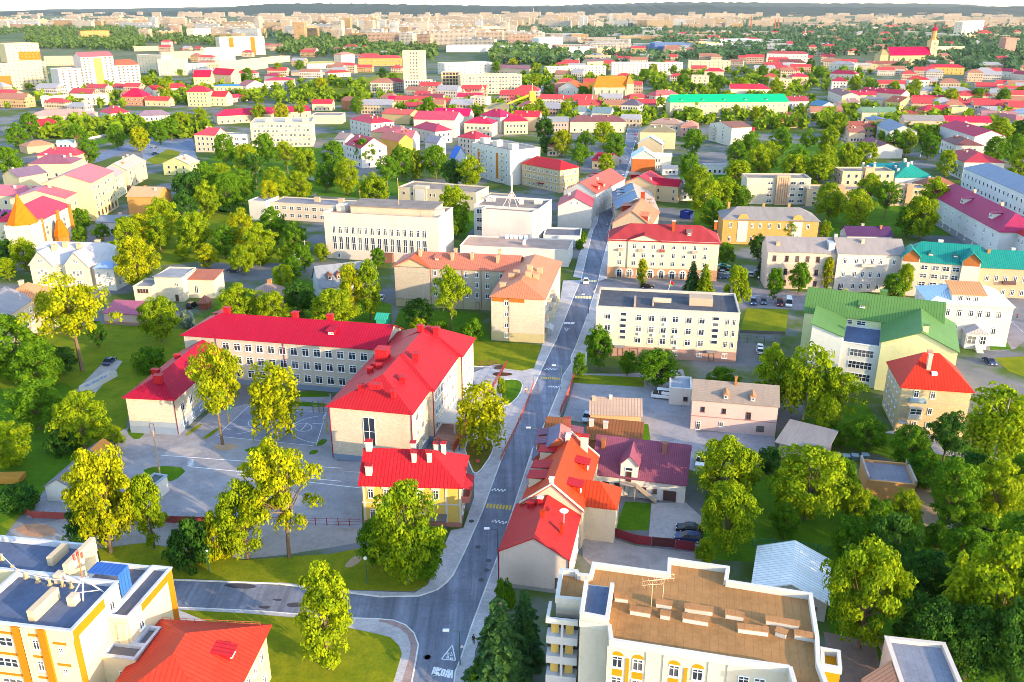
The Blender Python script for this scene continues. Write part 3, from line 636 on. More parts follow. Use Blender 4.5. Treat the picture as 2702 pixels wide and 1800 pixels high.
for i,(x,z)in enumerate(((.09,6.4),(.48,9.3),(.40,6.2),(.49,6.1),(.55,6.1),(.57,6.1),(.57,3.0),(.30,6.3),(.11,3.2))):s.mb('air_conditioner',FRAME,i).box(b.fr,b.L*x+.2,b.L*x+1.0,-.4,-.06,z,z+.6)
for x in(.18,.83):s.mb('door_canopy',mat('concrete',(.3,.28,.28)),x).box(b.fr,b.L*x-1.4,b.L*x+1.4,-1.5,-.06,2.95,3.12)
for x,y,w_,d2 in((.27,4,.5,7.5),(.4,4,.4,4),(.74,6,6.0,4.0)):s.mb('roof_house' if w_>3 else 'roof_upstand',P_((.62,.5,.4)),x,'roof').box(b.fr,b.L*x-w_/2,b.L*x+w_/2,y-d2/2+2,y+d2/2+2,b.h-.6,b.h+(1.5 if w_>3 else .2))
s.mb('roof_vent',P_((.7,.6,.5)),9,'roof').box(b.fr,b.L*.40,b.L*.53,7.3,8.2,b.h-.6,b.h+.5)
s.done()
# ---- L shaped four-storey house with salmon roof
s=Bld('apartment_block','four-storey grey brick L-shaped house with salmon metal roof and many chimneys','apartment block')
gb2=mat('brick',(.68,.60,.50));sal=mat('seam',SALM);cw2=mat('brick',(.86,.76,.62))
b=s.block(('e','e','e'),(365,652),(1215,690),12.0,13.0);s.walls(b,gb2);s.plinth(b,P_((.62,.54,.38)),2.6,.05);s.roof(b,sal,3.0,'x',6,0,ov=.5)
s.win(b,'f',[10.2,7.0,3.8],[.06,.145,.235,.335,.42,.59,.675,.76,.87,.935],1.1,1.7,0);s.win(b,'f',[.8],[.175],1.2,1.2,0);s.win(b,'f',[.1],[.12,.68],1.3,2.3,3,part='door')
pe=s.sub(b,.2,b.L*.29,-.5,3,13.0);s.walls(pe,gb2,2.6);s.roof(pe,mat('seam',ORED),2.6,'y',0,0,ov=.5,wm=P_((.76,.6,.42)),y1=8)
xr=s.block(('e','e','e'),(1035,862),(1400,882),(1525,628),13.0);s.walls(xr,cw2);s.plinth(xr,P_((.66,.58,.36)),2.6,.06)
s.roof(xr,mat('seam',(.58,.19,.10)),3.0,'y',6,4,ov=.5)
s.win(xr,'f',[10.4,7.2,4.0,1.0],[.29],1.1,1.6,0);s.win(xr,'r',[10.2,7.0,3.8],7,1.2,1.7,0);s.win(xr,'r',[.5],6,2.0,1.9,1)
s.mb('brick_patch',mat('brick',(.62,.27,.07))).box(xr.fr,.2,xr.L*.63,-.055,-.003,11.4,12.8)
for y,z in((3,6.4),(5.5,9.6),(9,6.4),(13,9.6),(17,6.4)):s.mb('balcony',P_((.72,.62,.5)),y).box(xr.fr,xr.L+.01,xr.L+1.1,y,y+2.4,z,z+1.1)
for x,y in((.19,4.5),(.46,3.5),(.46,8),(.62,4),(.83,3.2),(.83,7)):s.chimney(b,b.L*x,y,.8,1.6,1.6,P_((.76,.52,.36)))
for x,y in((2.4,4.5),(3.5,12),(4.6,14),(8.5,11),(10.5,12.5),(8,17),(10.6,18.5)):s.chimney(xr,x,y,1.6,.9,1.3,P_((.76,.52,.36)))
s.dormer(b,b.L*.34,'f',1.8,2.5,.9,sal,P_((.5,.16,.08)),'shed')
for x in(.30,.56,.71):pipe(s,b,b.L*x,-.1,mat('metal',(.25,.12,.10)))
pipe(s,xr,xr.L*.34,-.1,mat('metal',(.40,.12,.10)))
ar=s.mb('arched_canopy',mat('metal',(.5,.47,.45)))
for i in range(8):
 a0,a1=math.pi*i/16,math.pi*(i+1)/16
 p0,p1=(xr.L+2.2*math.cos(a0),2.6+1.2*math.sin(a0)),(xr.L+2.2*math.cos(a1),2.6+1.2*math.sin(a1))
 ar.hull([xr.fr.w(p1[0],2.5,p1[1]-.06),xr.fr.w(p0[0],2.5,p0[1]-.06),xr.fr.w(p0[0],6.5,p0[1]-.06),xr.fr.w(p1[0],6.5,p1[1]-.06)],[xr.fr.w(p1[0],2.5,p1[1]),xr.fr.w(p0[0],2.5,p0[1]),xr.fr.w(p0[0],6.5,p0[1]),xr.fr.w(p1[0],6.5,p1[1])])
s.done()
# ---- hotel-like block bottom right
s=Bld('apartment_block','big cream block with brown ribbed roof, white parapets, arched windows and corner balconies','apartment block')
hw=P_((.80,.74,.64));hf=mat('felt',(.37,.19,.075));yl=P_((.70,.38,.03));HH=17.0
b=s.block(('n','o','o'),(735,1185),(1110,1568),6.0,HH)
def hz(q_,x,y):return(G(q_,x,y,HH)-b.fr.o)@b.fr.u,(G(q_,x,y,HH)-b.fr.o)@b.fr.vv
OUT=[hz('n',735,1185),hz('n',1880,1365),hz('o',715,1420),hz('o',780,1640),hz('o',1130,1640),hz('o',1030,1375),hz('o',1015,1100),hz('o',945,655),hz('n',1805,635),hz('n',1825,512),hz('n',1270,432),hz('n',1265,565),hz('n',575,472),hz('n',545,585),hz('n',440,572),hz('n',430,545),hz('n',275,530),hz('n',235,795),hz('n',460,815),hz('n',455,1010),hz('n',715,1050)]
OUT[1]=(OUT[1][0],OUT[1][1]);wl=s.mb('wall',hw);n_=len(OUT)
rd=s.mb('roof',hf);rd.poly([b.fr.w(x,y,HH-.7)for x,y in OUT])
cpm=s.mb('parapet',P_((.80,.76,.70)))
for i in range(n_):
 p,q2=np.array(OUT[i]),np.array(OUT[(i+1)%n_]);d2=q2-p;Ln=np.linalg.norm(d2);d2/=Ln;nn=np.array((-d2[1],d2[0]))
 wl.poly([b.fr.w(*p,-.3),b.fr.w(*q2,-.3),b.fr.w(*q2,HH),b.fr.w(*p,HH)])
 fr2=Fr(b.fr.w(*p,0),np.array(b.fr.w(*(p+d2),0))-np.array(b.fr.w(*p,0)));cpm.box(fr2,-.12+.001*i,Ln+.12-.001*i,-.12,.38,HH-.75+.003*i,HH+.1+.003*i)
fl_=Fr(b.fr.w(*OUT[0],0),np.array(b.fr.w(*OUT[1],0))-np.array(b.fr.w(*OUT[0],0)));FL=float(np.hypot(*(np.array(OUT[1])-OUT[0])))
for i,fx in enumerate((.065,.235,.53,.72)):
 for k in range(4):
  z=HH-3.75-3.05*k;s.wins.append((fl_,(FL*fx,-.0),z,1.25,1.7,0,'window'))
  if k==0:s.mb('arch_panel',yl,(i,k)).poly([fl_.w(FL*fx+.72*math.cos(math.pi*t_/10),-.02,z+1.72+.62*math.sin(math.pi*t_/10))for t_ in range(11)])
  s.mb('window_panel',yl,(i,k)).box(fl_,FL*fx-.62,FL*fx+.62,-.03,-.003,z-1.25,z-.1)
for fx in(.15,.625):s.mb('pilaster',yl,fx).box(fl_,FL*fx-.2,FL*fx+.2,-.09,-.003,1,HH-2.2)
for fx in(.0,.32,.46,.82,.97):s.mb('pilaster',hw,fx).box(fl_,FL*fx-.3,FL*fx+.3,-.12,-.003,0,HH-.76)
rr_=Fr(b.fr.w(*OUT[1],0),np.array(b.fr.w(*OUT[2],0))-np.array(b.fr.w(*OUT[1],0)));RL=float(np.hypot(*(np.array(OUT[2])-OUT[1])))
for k in range(4):
 for fx in(.2,.5):s.wins.append((rr_,(RL*fx,0),HH-3.75-3.05*k,1.25,1.7,0,'window'))
T0=[hz('n',455,1000),hz('n',710,1050),hz('n',760,720),hz('n',500,690)]
tw_=s.mb('stair_tower',hw);tw_.hull([b.fr.w(x,y,-.2)for x,y in T0],[b.fr.w(x,y,HH+.4)for x,y in T0])
for i in(0,1,3):
 p,q2=np.array(T0[i]),np.array(T0[(i+1)%4]);Ln=np.linalg.norm(q2-p);fr2=Fr(b.fr.w(*p,0),np.array(b.fr.w(*q2,0))-np.array(b.fr.w(*p,0)));s.mb('tower_parapet',P_((.80,.76,.70))).box(fr2,.0,Ln,-.1,.4,HH+.403+.003*i,HH+1.1+.003*i)
s.mb('tower_deck',deckb,None).poly([b.fr.w(*(np.array(T0[i])*.94+np.mean(T0,0)*.06),HH+.45)for i in range(4)])
cx,cy=hz('o',1150,1300);ct=s.mb('corner_tower',yl);ct.box(b.fr,cx-1.0,cx+1.0,cy-1.6,cy+1.4,0,HH-.9)
cp2=s.mb('corner_parapet',P_((.80,.76,.70)))
for a_ in((-1.1,1.1,-1.7,-1.3),(-1.1,1.1,1.1,1.5),(-1.1,-.7,-1.3,1.1),(.7,1.1,-1.3,1.1)):cp2.box(b.fr,cx+a_[0],cx+a_[1],cy+a_[2],cy+a_[3],HH-.9,HH-.1)
B0=np.array(hz('n',150,900));B1=np.array(hz('n',440,930));bf=Fr(b.fr.w(*B0,0),np.array(b.fr.w(*B1,0))-np.array(b.fr.w(*B0,0)));BL=float(np.linalg.norm(B1-B0))
bal=s.mb('balcony_stack',P_((.62,.62,.64)));bal.box(bf,BL*.46,BL*.54,-.1,.25,0,HH-1.5)
for k in range(5):
 z=HH-5.0-3.05*k;s.mb('balcony',P_((.66,.66,.68)),k).box(bf,0,BL,-.15,1.5,z,z+1.15 if z>0 else z+1.0)
 for x in(.26,.73):
  s.mb('balcony_niche',P_((.70,.52,.20)),(k,x)).box(bf,BL*x-.5,BL*x+.5,.55,.7,z+1.16,z+2.75)
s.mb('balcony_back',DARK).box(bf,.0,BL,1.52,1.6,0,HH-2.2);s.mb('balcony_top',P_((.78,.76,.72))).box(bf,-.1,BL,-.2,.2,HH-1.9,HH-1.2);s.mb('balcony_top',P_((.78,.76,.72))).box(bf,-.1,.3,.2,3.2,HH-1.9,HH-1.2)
for i,(q_,x0,y0,x1,y1)in enumerate((('n',775,790,895,805),('n',915,905,1100,935),('n',1155,840,1295,865),('n',1195,945,1280,960),('n',1420,885,1675,920),('n',1400,975,1635,1015),('n',1795,940,1960,970),('o',190,1010,500,1050),('o',478,925,820,985),('o',575,1040,680,1075),('o',775,1075,990,1115))):
 p,q2=np.array(hz(q_,x0,y0)),np.array(hz(q_,x1,y1));fr2=Fr(b.fr.w(*p,0),np.array(b.fr.w(*q2,0))-np.array(b.fr.w(*p,0)));Ln=float(np.linalg.norm(q2-p))
 v_=s.mb('vent_house',P_((.80,.76,.70)),i,'roof');v_.box(fr2,0,Ln,0,.8,HH-.69,HH-.15)
 s.mb('vent_cover',mat('felt',(.40,.19,.08)),i,'roof').box(fr2,-.1,Ln+.1,-.1,.95,HH-.02,HH+.06)
 for k in range(max(2,int(Ln/.45))):v_.box(fr2,.08+k*.45,.2+k*.45,.05,.75,HH-.15,HH-.02)
for x,y in((1110,850),(1215,800)):
 px_,py_=hz('n',x,y);a=s.mb('roof_aerial',mat('metal',(.75,.45,.28)),x,'roof');a.tube(b.fr.w(px_,py_,HH-.7),b.fr.w(px_,py_,HH+3.6),.035)
 for dz in(3.5,2.9):
  a.tube(b.fr.w(px_-1.2,py_-.5,HH+dz),b.fr.w(px_+1.2,py_+.5,HH+dz),.03)
  for t_ in(-1,-.4,.3,.9):a.tube(b.fr.w(px_+1.1*t_-.25,py_+.45*t_+.55,HH+dz),b.fr.w(px_+1.1*t_+.25,py_+.45*t_-.55,HH+dz),.02)
s.done()
# ---- corner building, bottom right
s=Bld('annex','grey flat-roofed corner building with white parapet and tan sloped side at lower right','building')
b=s.block('o',(1890,1640),(2560,1720),(2560,1320),9.0);b.W=9.5;s.walls(b,P_((.72,.6,.55)));s.flat(b,mat('felt',(.22,.24,.30)),P_((.8,.74,.7)),.5,t=.45)
s.mb('sloped_side',mat('seam',(.42,.24,.17))).hull([b.fr.w(-3.2,-1,5.0),b.fr.w(-.12,-1,5.0),b.fr.w(-.12,5.5,5.0),b.fr.w(-3.2,5.5,5.0)],[b.fr.w(-3.1,-1,5.2),b.fr.w(-.12,-1,8.6),b.fr.w(-.12,5.5,8.6),b.fr.w(-3.1,5.5,5.2)])
s.done()
# ---- yellow and cream block bottom left, and the red hipped roof before it
s=Bld('institute','cream and ochre stepped block with blue-grey flat roof and red-white aerial mast','office')
yw=P_((.92,.80,.58));oc=P_((.66,.30,.03));tp=mat('concrete',(.52,.54,.60));ZR=17.0
b=s.block('s',(-330,850),(630,960),(1110,500),ZR)
LX=b.L;D1=9.6
def sl(x,y,z):d=G('s',x,y,z)-np.array(b.fr.w(0,0,z));return float(d@b.fr.u),float(d@b.fr.vv)
m1=s.sub(b,0,LX,0,D1,ZR);s.walls(m1,yw);s.flat(m1,deckb,yw,.7,tp)
m2=s.sub(b,LX-24,LX-7.6,D1+.01,16.5,ZR+.02);s.walls(m2,yw,part='rear_wall');s.flat(m2,deckb,yw,.7,tp)
m3=s.sub(b,LX-7.58,LX-.02,D1+.02,17.0,ZR-3.0);s.walls(m3,yw,part='step_wall');s.flat(m3,mat('felt',(.16,.16,.19)),yw,.5,tp)
e3=s.sub(b,LX+.01,LX+2.8,6.5,17.1,ZR-2.9);s.walls(e3,yw,part='bay_wall');s.flat(e3,mat('felt',(.16,.16,.19)),yw,.5,tp)
e4=s.sub(b,LX+.02,LX+4.6,4.0,6.48,ZR-7);s.walls(e4,yw,part='porch_wall');s.flat(e4,mat('felt',(.17,.17,.19)),yw,.4,tp)
e5=s.sub(b,LX+2.82,LX+4.6,6.5,10.0,ZR-7.02);s.walls(e5,yw,part='porch_side');s.flat(e5,mat('felt',(.17,.17,.19)),yw,.4,tp)
s.mb('ochre_frame',oc,1).box(m1.fr,LX+.003,LX+.06,.2,6.4,ZR-1.5,ZR-.2);s.mb('ochre_frame',oc,2).box(m1.fr,LX+.003,LX+.06,.0,1.0,1,ZR-1.5)
s.mb('ochre_frame',oc,3).box(e3.fr,e3.L+.003,e3.L+.06,3.0,e3.W-.1,e3.h-1.3,e3.h-.2);s.mb('ochre_frame',oc,4).box(e3.fr,e3.L+.003,e3.L+.06,e3.W-1.3,e3.W-.1,0,e3.h-1.3)
for x in(LX-7.0,LX-3.6):s.mb('pilaster',oc,x).box(m1.fr,x-.8,x+.2,-.25,-.003,0,ZR-.15)
for x in(LX-6.3,):s.mb('pilaster',yw,x).box(m1.fr,x-.3,x+.4,-.3,-.003,0,ZR-.15)
for k in range(4):
 z=ZR-3.4-3.2*k
 for x,w_,h_ in((LX-9.6,2.8,1.4),(LX-5.1,.9,1.5),(LX-1.9,.6,.7),(LX-13.6,2.8,1.4),(LX-17.6,2.8,1.4)):
  s.wins.append((m1.fr,(x,0),z,w_,h_,5 if w_>2 else 0,'window'));s.mb('ochre_band',oc,(k,x)).box(m1.fr,x-w_/2-.6,x+w_/2+.6,-.05,-.003,z+h_+.45,z+h_+.8)
s.win(e3,'r',[ZR-6.4],[.22],1.1,1.5,0);s.win(e3,'f',[ZR-6.4],[.55],1.0,1.4,0);s.win(m1,'r',[ZR-2.9],[.80],1.0,1.3,0);s.win(e4,'f',[6.4],[.55],.9,1.4,0)
s.mb('pilaster',yw,'e').box(e3.fr,1.2,2.4,-.25,-.003,ZR-7,e3.h-.9)
def upst(k_,a_,c_,w_,hh):p,q2=np.array(sl(*a_,ZR-.7)),np.array(sl(*c_,ZR-.7));fr2=Fr(b.fr.w(*p,0),np.array(b.fr.w(*q2,0))-np.array(b.fr.w(*p,0)));s.mb('roof_upstand',P_((.80,.66,.48)),k_,'roof').box(fr2,0,float(np.linalg.norm(q2-p)),-w_/2,w_/2,ZR-.7,ZR+hh)
upst(1,(285,880),(510,660),.9,.9);upst(2,(450,385),(590,255),.8,.7);upst(3,(600,495),(845,245),.7,1.5)
for i,p in enumerate((sl(655,720,ZR-.7),sl(535,520,ZR-.7))):s.mb('roof_plinth',P_((.80,.68,.54)),i,'roof').box(m1.fr,p[0]-.5,p[0]+.5,p[1]-.5,p[1]+.7,ZR-.7,ZR+.6)
cb=s.mb('blue_canopy',mat('seam',(.03,.12,.42)),None,'roof');cb.box(m1.fr,LX-4.4,LX+.0,D1+.3,D1+2.6,ZR+.6,ZR+.72);cb.box(m1.fr,LX-.12,LX+.0,D1+.3,D1+2.6,ZR-2.6,ZR+.6)
cpts=[sl(x,y,ZR-.7)for x,y in((-60,290),(20,330),(120,430),(165,465),(235,490),(335,525),(445,550),(560,560),(635,575))]
cab=s.mb('roof_cable',FRAME,None,'roof')
for i,p in enumerate(cpts):
 pl=s.mb('cable_post',P_((.78,.60,.36)),i,'roof');pl.lathe(m1.fr.w(*p,ZR-.7),[(.35,0),(.35,.12),(.2,.14),(.16,.75),(.26,.8),(.26,.9)],8)
 if i:cab.tube(m1.fr.w(*cpts[i-1],ZR+.25),m1.fr.w(*p,ZR+.25),.05)
s.done()
MC=sl(765,640,ZR-.7)
mst=link('aerial_mast',None,None,m1.fr.w(*MC,ZR-.69));tag(mst,'white tripod mast with red and white panel aerials on the bottom left roof','antenna')
o_=tuple(mst.location);a=MB();top=m1.fr.w(*MC,ZR+1.9)
for dx_,dy_ in((-1.5,-.6),(.4,-1.2),(1.8,.9)):a.tube(m1.fr.w(MC[0]+dx_,MC[1]+dy_,ZR-.69),top,.1,.08)
a.tube(m1.fr.w(MC[0]-1.2,MC[1]-.6,ZR-.1),m1.fr.w(MC[0]+1.7,MC[1]+.8,ZR-.3),.06);a.build('tripod',mat('metal',(.74,.70,.66)),mst,o_)
a=MB();a.tube(top,tuple(np.array(top)+(0,0,3.6)),.09);a.build('pole',mat('metal',(.66,.14,.08)),mst,o_)
for k in range(3):
 a=MB();c0=np.array(top)+(.5*math.cos(k*2.1),.5*math.sin(k*2.1),2.2);a.box(Fr(c0,(math.cos(k*2.1),math.sin(k*2.1))),-.1,.1,-.17,.17,c0[2],c0[2]+.8);a.cur=1;a.box(Fr(c0,(math.cos(k*2.1),math.sin(k*2.1))),-.1,.1,-.17,.17,c0[2]+.8,c0[2]+1.6)
 a.build('panel_aerial',[mat('metal',(.75,.72,.70)),mat('metal',(.62,.10,.07))],mst,o_)
s=Bld('hall','hall with broad scarlet hipped roof, hatch and snow rail before the ochre block','building')
b=s.block('s',(1035,1412),(1900,1568),(2350,910),9.0)
b=s.blocks[0];A_,B_,C_=G('s',2350,910,9.0),G('s',1425,865,9.0),G('s',1985,1412,9.0)
u_=(A_-B_)/np.linalg.norm(A_-B_);b.L=float(np.linalg.norm(A_-B_));dv=np.array((u_[1],-u_[0],0));b.W=float((C_-A_)@dv);b.W=max(16.0,b.W*1.6)
b.fr=Fr(B_+dv*b.W,u_);hwl=P_((.78,.68,.48));s.walls(b,hwl);s.roof(b,mat('seam',(.52,.04,.022)),4.2,'y',6.0,b.L/2*.99,ov=.7)
s.win(b,'r',[1.2,5.0],6,1.2,1.9)
s.dormer(b,b.W-9.5 if False else b.W*.58,'r',1.9,1.6,.8,mred,mred,'shed')
sr=s.mb('snow_rail',mat('metal',(.50,.10,.05)),None,'roof')
for i in range(13):x=.5+(b.L-1)*i/12;sr.tube(b.fr.w(x,b.W-.3,b.h+.1),b.fr.w(x,b.W-.3,b.h+.75),.04)
for dz in(.45,.75):sr.tube(b.fr.w(.5,b.W-.3,b.h+dz),b.fr.w(b.L-.5,b.W-.3,b.h+dz),.035)
s.done()
# ---- outbuildings left of the school yard
s=Bld('shed','long white gabled shed with grey board roof, orange at far end, by the yard','shed')
b=s.block('a',(205,690),(345,690),15.0,3.2);P0,P1,P2=G('a',205,665,3.2),G('a',330,672,3.2),G('a',555,490,3.2)
b.fr=Fr(P0,P1-P0);b.L=float(np.linalg.norm(P1-P0));b.W=float((P2-P1)@b.fr.vv);s.walls(b,ww);s.roof(b,mat('slate',(.20,.19,.21)),1.7,'y',wm=ww,ov=.3);s.win(b,'f',[.1],[.72],1.9,1.9,0,part='door')
s.mb('orange_roof_end',mat('slate',(.60,.24,.06)),None,'roof').hull([b.fr.w(b.L/2,b.W*.72,b.h+1.76),b.fr.w(b.L+.3,b.W*.72,b.h-.3),b.fr.w(b.L+.3,b.W+.3,b.h-.3),b.fr.w(b.L/2,b.W+.3,b.h+1.76)],[b.fr.w(b.L/2,b.W*.72,b.h+1.82),b.fr.w(b.L+.3,b.W*.72,b.h-.2),b.fr.w(b.L+.3,b.W+.3,b.h-.2),b.fr.w(b.L/2,b.W+.3,b.h+1.82)])
s.done()
s=Bld('shed','small white flat-roofed hut with mossy dark roof beside the golden tree','shed')
b=s.block('a',(600,690),(660,700),(735,612),3.4);s.walls(b,ww);s.flat(b,mat('felt',(.10,.12,.13)),P_((.5,.55,.62)),.15);s.win(b,'r',[1.2],[.4],1.2,1.0);s.done()
# ================================================================== the old town in the middle distance
def fin(t):t[0].done();return t
# ---- centre: theatre, white blocks
s=Bld('theatre','large white windowless-topped hall with two rows of tall narrow windows behind the salmon roofs','building')
w0=P_((.82,.74,.66));b=s.block('W',(12,826),(1205,886),(1333,772),17.0);s.walls(b,w0);s.flat(b,mat('felt',(.30,.19,.15)),w0,.9,t=.5)
s.win(b,'f',[9.6],[.085+.0565*i for i in range(15)],1.25,2.6,0);s.win(b,'f',[3.6],[.085+.0565*i for i in range(15)],1.5,5.0,5);s.win(b,'r',[9.6,4.5],[.5],1.0,2.2,0);s.win(b,'f',[.6],[.11],1.2,1.9,0)
at=s.sub(b,b.L*.2,b.L*.92,4.5,b.W-1.5,18.9,16.2);s.walls(at,P_((.76,.62,.50)),16.2,'attic');s.mb('attic_roof',mat('felt',(.24,.20,.18))).box(at.fr,-.5,at.L+.5,-.5,at.W+.5,18.9,19.15)
for i,(x,y)in enumerate(((.1,8),(.97,6),(.3,12))):s.mb('roof_house',w0,i,'roof').box(b.fr,b.L*x-2,b.L*x+1.4,y-1.5,y+1.5,16.1,18.6)
for x,y in((.985,1.2),(.60,8)):s.mb('flagpole',mat('metal',(.7,.45,.2)),x,'roof').tube(b.fr.w(b.L*x,y,16.1),b.fr.w(b.L*x,y,20 if x>.9 else 29),.08)
s.mb('entrance',P_((.22,.10,.08))).box(b.fr,b.L*.53,b.L*.60,-1.6,-.02,0,3.4);s.done()
s=Bld('office','white four-storey block with windowless front and lattice aerial mast on roof','office')
w1=P_((.84,.79,.74));b=s.block('W',(1570,745),(2240,792),(2335,690),14.5);s.walls(b,w1);s.flat(b,mat('felt',(.27,.22,.19)),w1,.7)
f_=s.sub(b,b.L*.19,b.L*.96,-5.0,-.02,14.2);s.walls(f_,w1,part='front_block');s.flat(f_,mat('felt',(.30,.22,.18)),w1,.5)
s.win(b,'f',[11.2,7.8,4.4,1.0],[.09],2.6,1.7,5);s.win(b,'r',[11.2,7.8,4.4,1.0],9,1.9,1.6,5)
for i,(x,y,w_)in enumerate(((.12,10,3.4),(.86,11,3),(.62,9,1.5))):s.mb('roof_house',w1,i,'roof').box(b.fr,b.L*x-w_/2,b.L*x+w_/2,y,y+1.6,13.7,15.6)
mx_=s.mb('lattice_mast',mat('metal',(.72,.5,.46)),None,'roof');tp_=b.fr.w(b.L*.52,5.5,20)
for a_ in((-3,-2),(3,-2),(2.5,3),(-2.5,3),(0,-3)):mx_.tube(b.fr.w(b.L*.52+a_[0],5.5+a_[1],13.8),tp_,.1)
mx_.tube(tp_,tuple(np.array(tp_)+(0,0,6)),.35,.3);s.done()
s=Bld('annex','low white flat-roofed wing with roof units in front of the windowless white block','building')
b=s.block(('e','e','e'),(820,517),(1570,550),(1600,478),6.2);s.walls(b,w1);s.flat(b,mat('felt',(.42,.30,.25)),w1,.35)
for i in range(5):s.mb('roof_unit',FRAME,i,'roof').box(b.fr,b.L*(.36+.045*i),b.L*(.392+.045*i),b.W-1.6,b.W-.5,5.9,7.3)
s.mb('roof_unit',FRAME,8,'roof').box(b.fr,b.L*.56,b.L*.58,b.W*.35,b.W*.55,5.9,7.4);s.win(b,'r',[1.5],3,2.0,2.6,5);s.done()
s=Bld('cinema','cream flat-roofed hall with blank white relief panel on the front','building')
cw_=P_((.76,.68,.52));b=s.block('W',(790,560),(1590,622),(1692,556),8.6);s.walls(b,cw_);s.flat(b,mat('felt',(.27,.22,.19)),cw_,.5);s.win(b,'f',[5.2],[.07,.18,.42,.47,.89,.95],1.0,1.4,1)
s.mb('relief_tower',cw_).box(b.fr,b.L*.20,b.L*.37,-.5,3.0,0,9.6);s.mb('relief_panel',P_((.82,.79,.76))).box(b.fr,b.L*.225,b.L*.345,-.62,-.503,1.0,8.2)
e_=s.sub(b,b.L+.02,b.L+11,6,b.W+2,5.4);s.walls(e_,cw_);s.flat(e_,mat('felt',(.22,.22,.24)),cw_,.3);s.win(e_,'f',[2.2],2,4,1.8,5);s.done()
s=Bld('apartment_block','white five-storey block with orange balcony strips beside blank cream end wall','apartment block')
b=s.block('W',(1550,102),(1942,187),(2196,140),('W',1942,550));s.walls(b,P_((.80,.77,.72)));s.flat(b,mat('felt',(.26,.24,.24)),w0,.5)
for i,x in enumerate((.155,.645)):s.mb('orange_strip',P_((.72,.30,.06)),i).box(b.fr,b.L*x,b.L*(x+.055),-.1,-.003,2.0,b.h-2.6)
zz,hh_=s.rows(b,5,1.0,.5);s.win(b,'f',zz,[.06,.27,.40,.52,.80,.92],1.5,1.5,5)
for k,z in enumerate(zz):
 for x in(.27,.80):s.mb('balcony',P_((.76,.72,.60)),(k,x)).box(b.fr,b.L*x-1.6,b.L*x+1.6,-1.1,-.02,z-.5,z+.45)
for i,x in enumerate((.1,.45,.85)):s.mb('roof_house',w0,i,'roof').box(b.fr,b.L*x-2,b.L*x+2,4,8,b.h-.5,b.h+2.4)
s.done()
s=Bld('house','cream house with red hip roof and bay front by the white five-storey block','house')
cv=P_((.78,.62,.40));b=s.block(('W','V','V'),(2068,312),(125,662),(330,622),11.5);s.walls(b,cv);s.roof(b,mred,3.2,'x',4,6,ov=.5);s.win(b,'f',[1.0,4.7,8.3],8,1.2,1.9);s.win(b,'r',[1.0,4.7,8.3],4,1.1,1.9)
for z in(4.0,7.6):s.band(b,P_((.6,.42,.3)),z,.2)
s.mb('porch_roof',mat('seam',DRED)).box(b.fr,b.L*.46,b.L*.60,-2.2,-.1,3.0,3.25);s.done()
# ---- street north, left side
s,b=simple('house','white house with plain gable end and red roof at kerb, nearest on that side','V',(100,1085),(497,1096),(548,1000),9.4,(.82,.77,.72),(.46,.05,.08),3.6,'gy',0,0,0,near=True,chim=0)
s.win(b,'f',[10.0],[.40,.58],.9,1.2,0);s.chimney(b,b.L*.3,b.W*.5,1.2,.8,1.4,P_(WHITE));s.win(b,'r',[1,4.2,7],3,1.0,1.5,1);s.done()
s,b=simple('house','longer white house with salmon red dormered roof backing the plain gable house','V',(168,905),(552,940),(622,740),10.5,(.82,.77,.72),(.60,.10,.08),4.2,'gy',3,0,7,near=True,chim=2)
for y in(6,13):s.dormer(b,y,'r',3,1.0,1.4,mat('seam',(.62,.09,.05)),P_((.6,.12,.06)),'shed');s.dormer(b,b.W-y,'l',3,1.0,1.6,mat('seam',CRIM),P_(WHITE),'shed')
s.done()
fin(simple('shed','low white building with dark roof lights beside the green hedge balls','e',(1395,445),(1650,452),(1655,398),4.5,COOLW,(.14,.15,.19),kind='flat',rows=0,chim=0,near=True))
s,b=simple('house','small cream house with crimson cross roof between trees on the street bend','V',(505,545),(690,560),(750,500),5.0,CREAM,CRIM,3.0,'gx',1,3,2,chim=1);s.dormer(b,b.L*.5,'f',2.4,.3,2.0,mcrim,P_(CREAM));s.done()
# ---- street north, right side
s=Bld('house','four-storey cream house with brown-red tiled hip roof, arched shopfronts and small pediment','house')
tan=P_((.90,.78,.62));b=s.block('F',(1606,630),(1899,640),13.0,13.4);s.walls(b,tan);rt=mat('tile',(.34,.04,.05));s.roof(b,rt,4.0,'x',7,6,ov=.6)
s.mb('ground_storey',P_((.62,.40,.26))).box(b.fr,-.05,b.L+.05,-.06,b.W+.05,0,3.7);xs9=[.11,.205,.30,.395,.495,.595,.69,.785,.88]
s.win(b,'f',[4.6,7.4,10.4],xs9,1.15,1.6,0)
for i,x in enumerate(xs9):
 s.mb('arch_surround',P_(WHITE),i).poly([b.fr.w(b.L*x+1.35*math.cos(math.pi*t_/10),-.068,2.1+1.35*math.sin(math.pi*t_/10))for t_ in range(11)]+[b.fr.w(b.L*x-1.35,-.068,.9),b.fr.w(b.L*x+1.35,-.068,.9)])
 s.wins.append((b.fr,(b.L*x,-.07),.3,1.7,2.75,4,'window'))
s.win(b,'l',[1,4.6,7.4,10.4],4,1.1,1.6,1)
s.band(b,P_(WHITE),13.0,.35,.25);pe=s.sub(b,b.L*.18,b.L*.47,-.35,4,13.4);s.walls(pe,tan,3.7);s.roof(pe,rt,1.9,'y',ov=.45,wm=tan,y1=7);s.win(pe,'f',[10.4,7.4,4.6],[.2,.5,.8],1.15,1.6,0)
for i,(x,z)in enumerate(((.115,9.8),(.30,9.8),(.495,9.8),(.785,9.8))):s.mb('balcony',P_((.74,.52,.42)),i).box(b.fr,b.L*x-.9,b.L*x+.9,-.9,-.4,z-.25,z+.5)
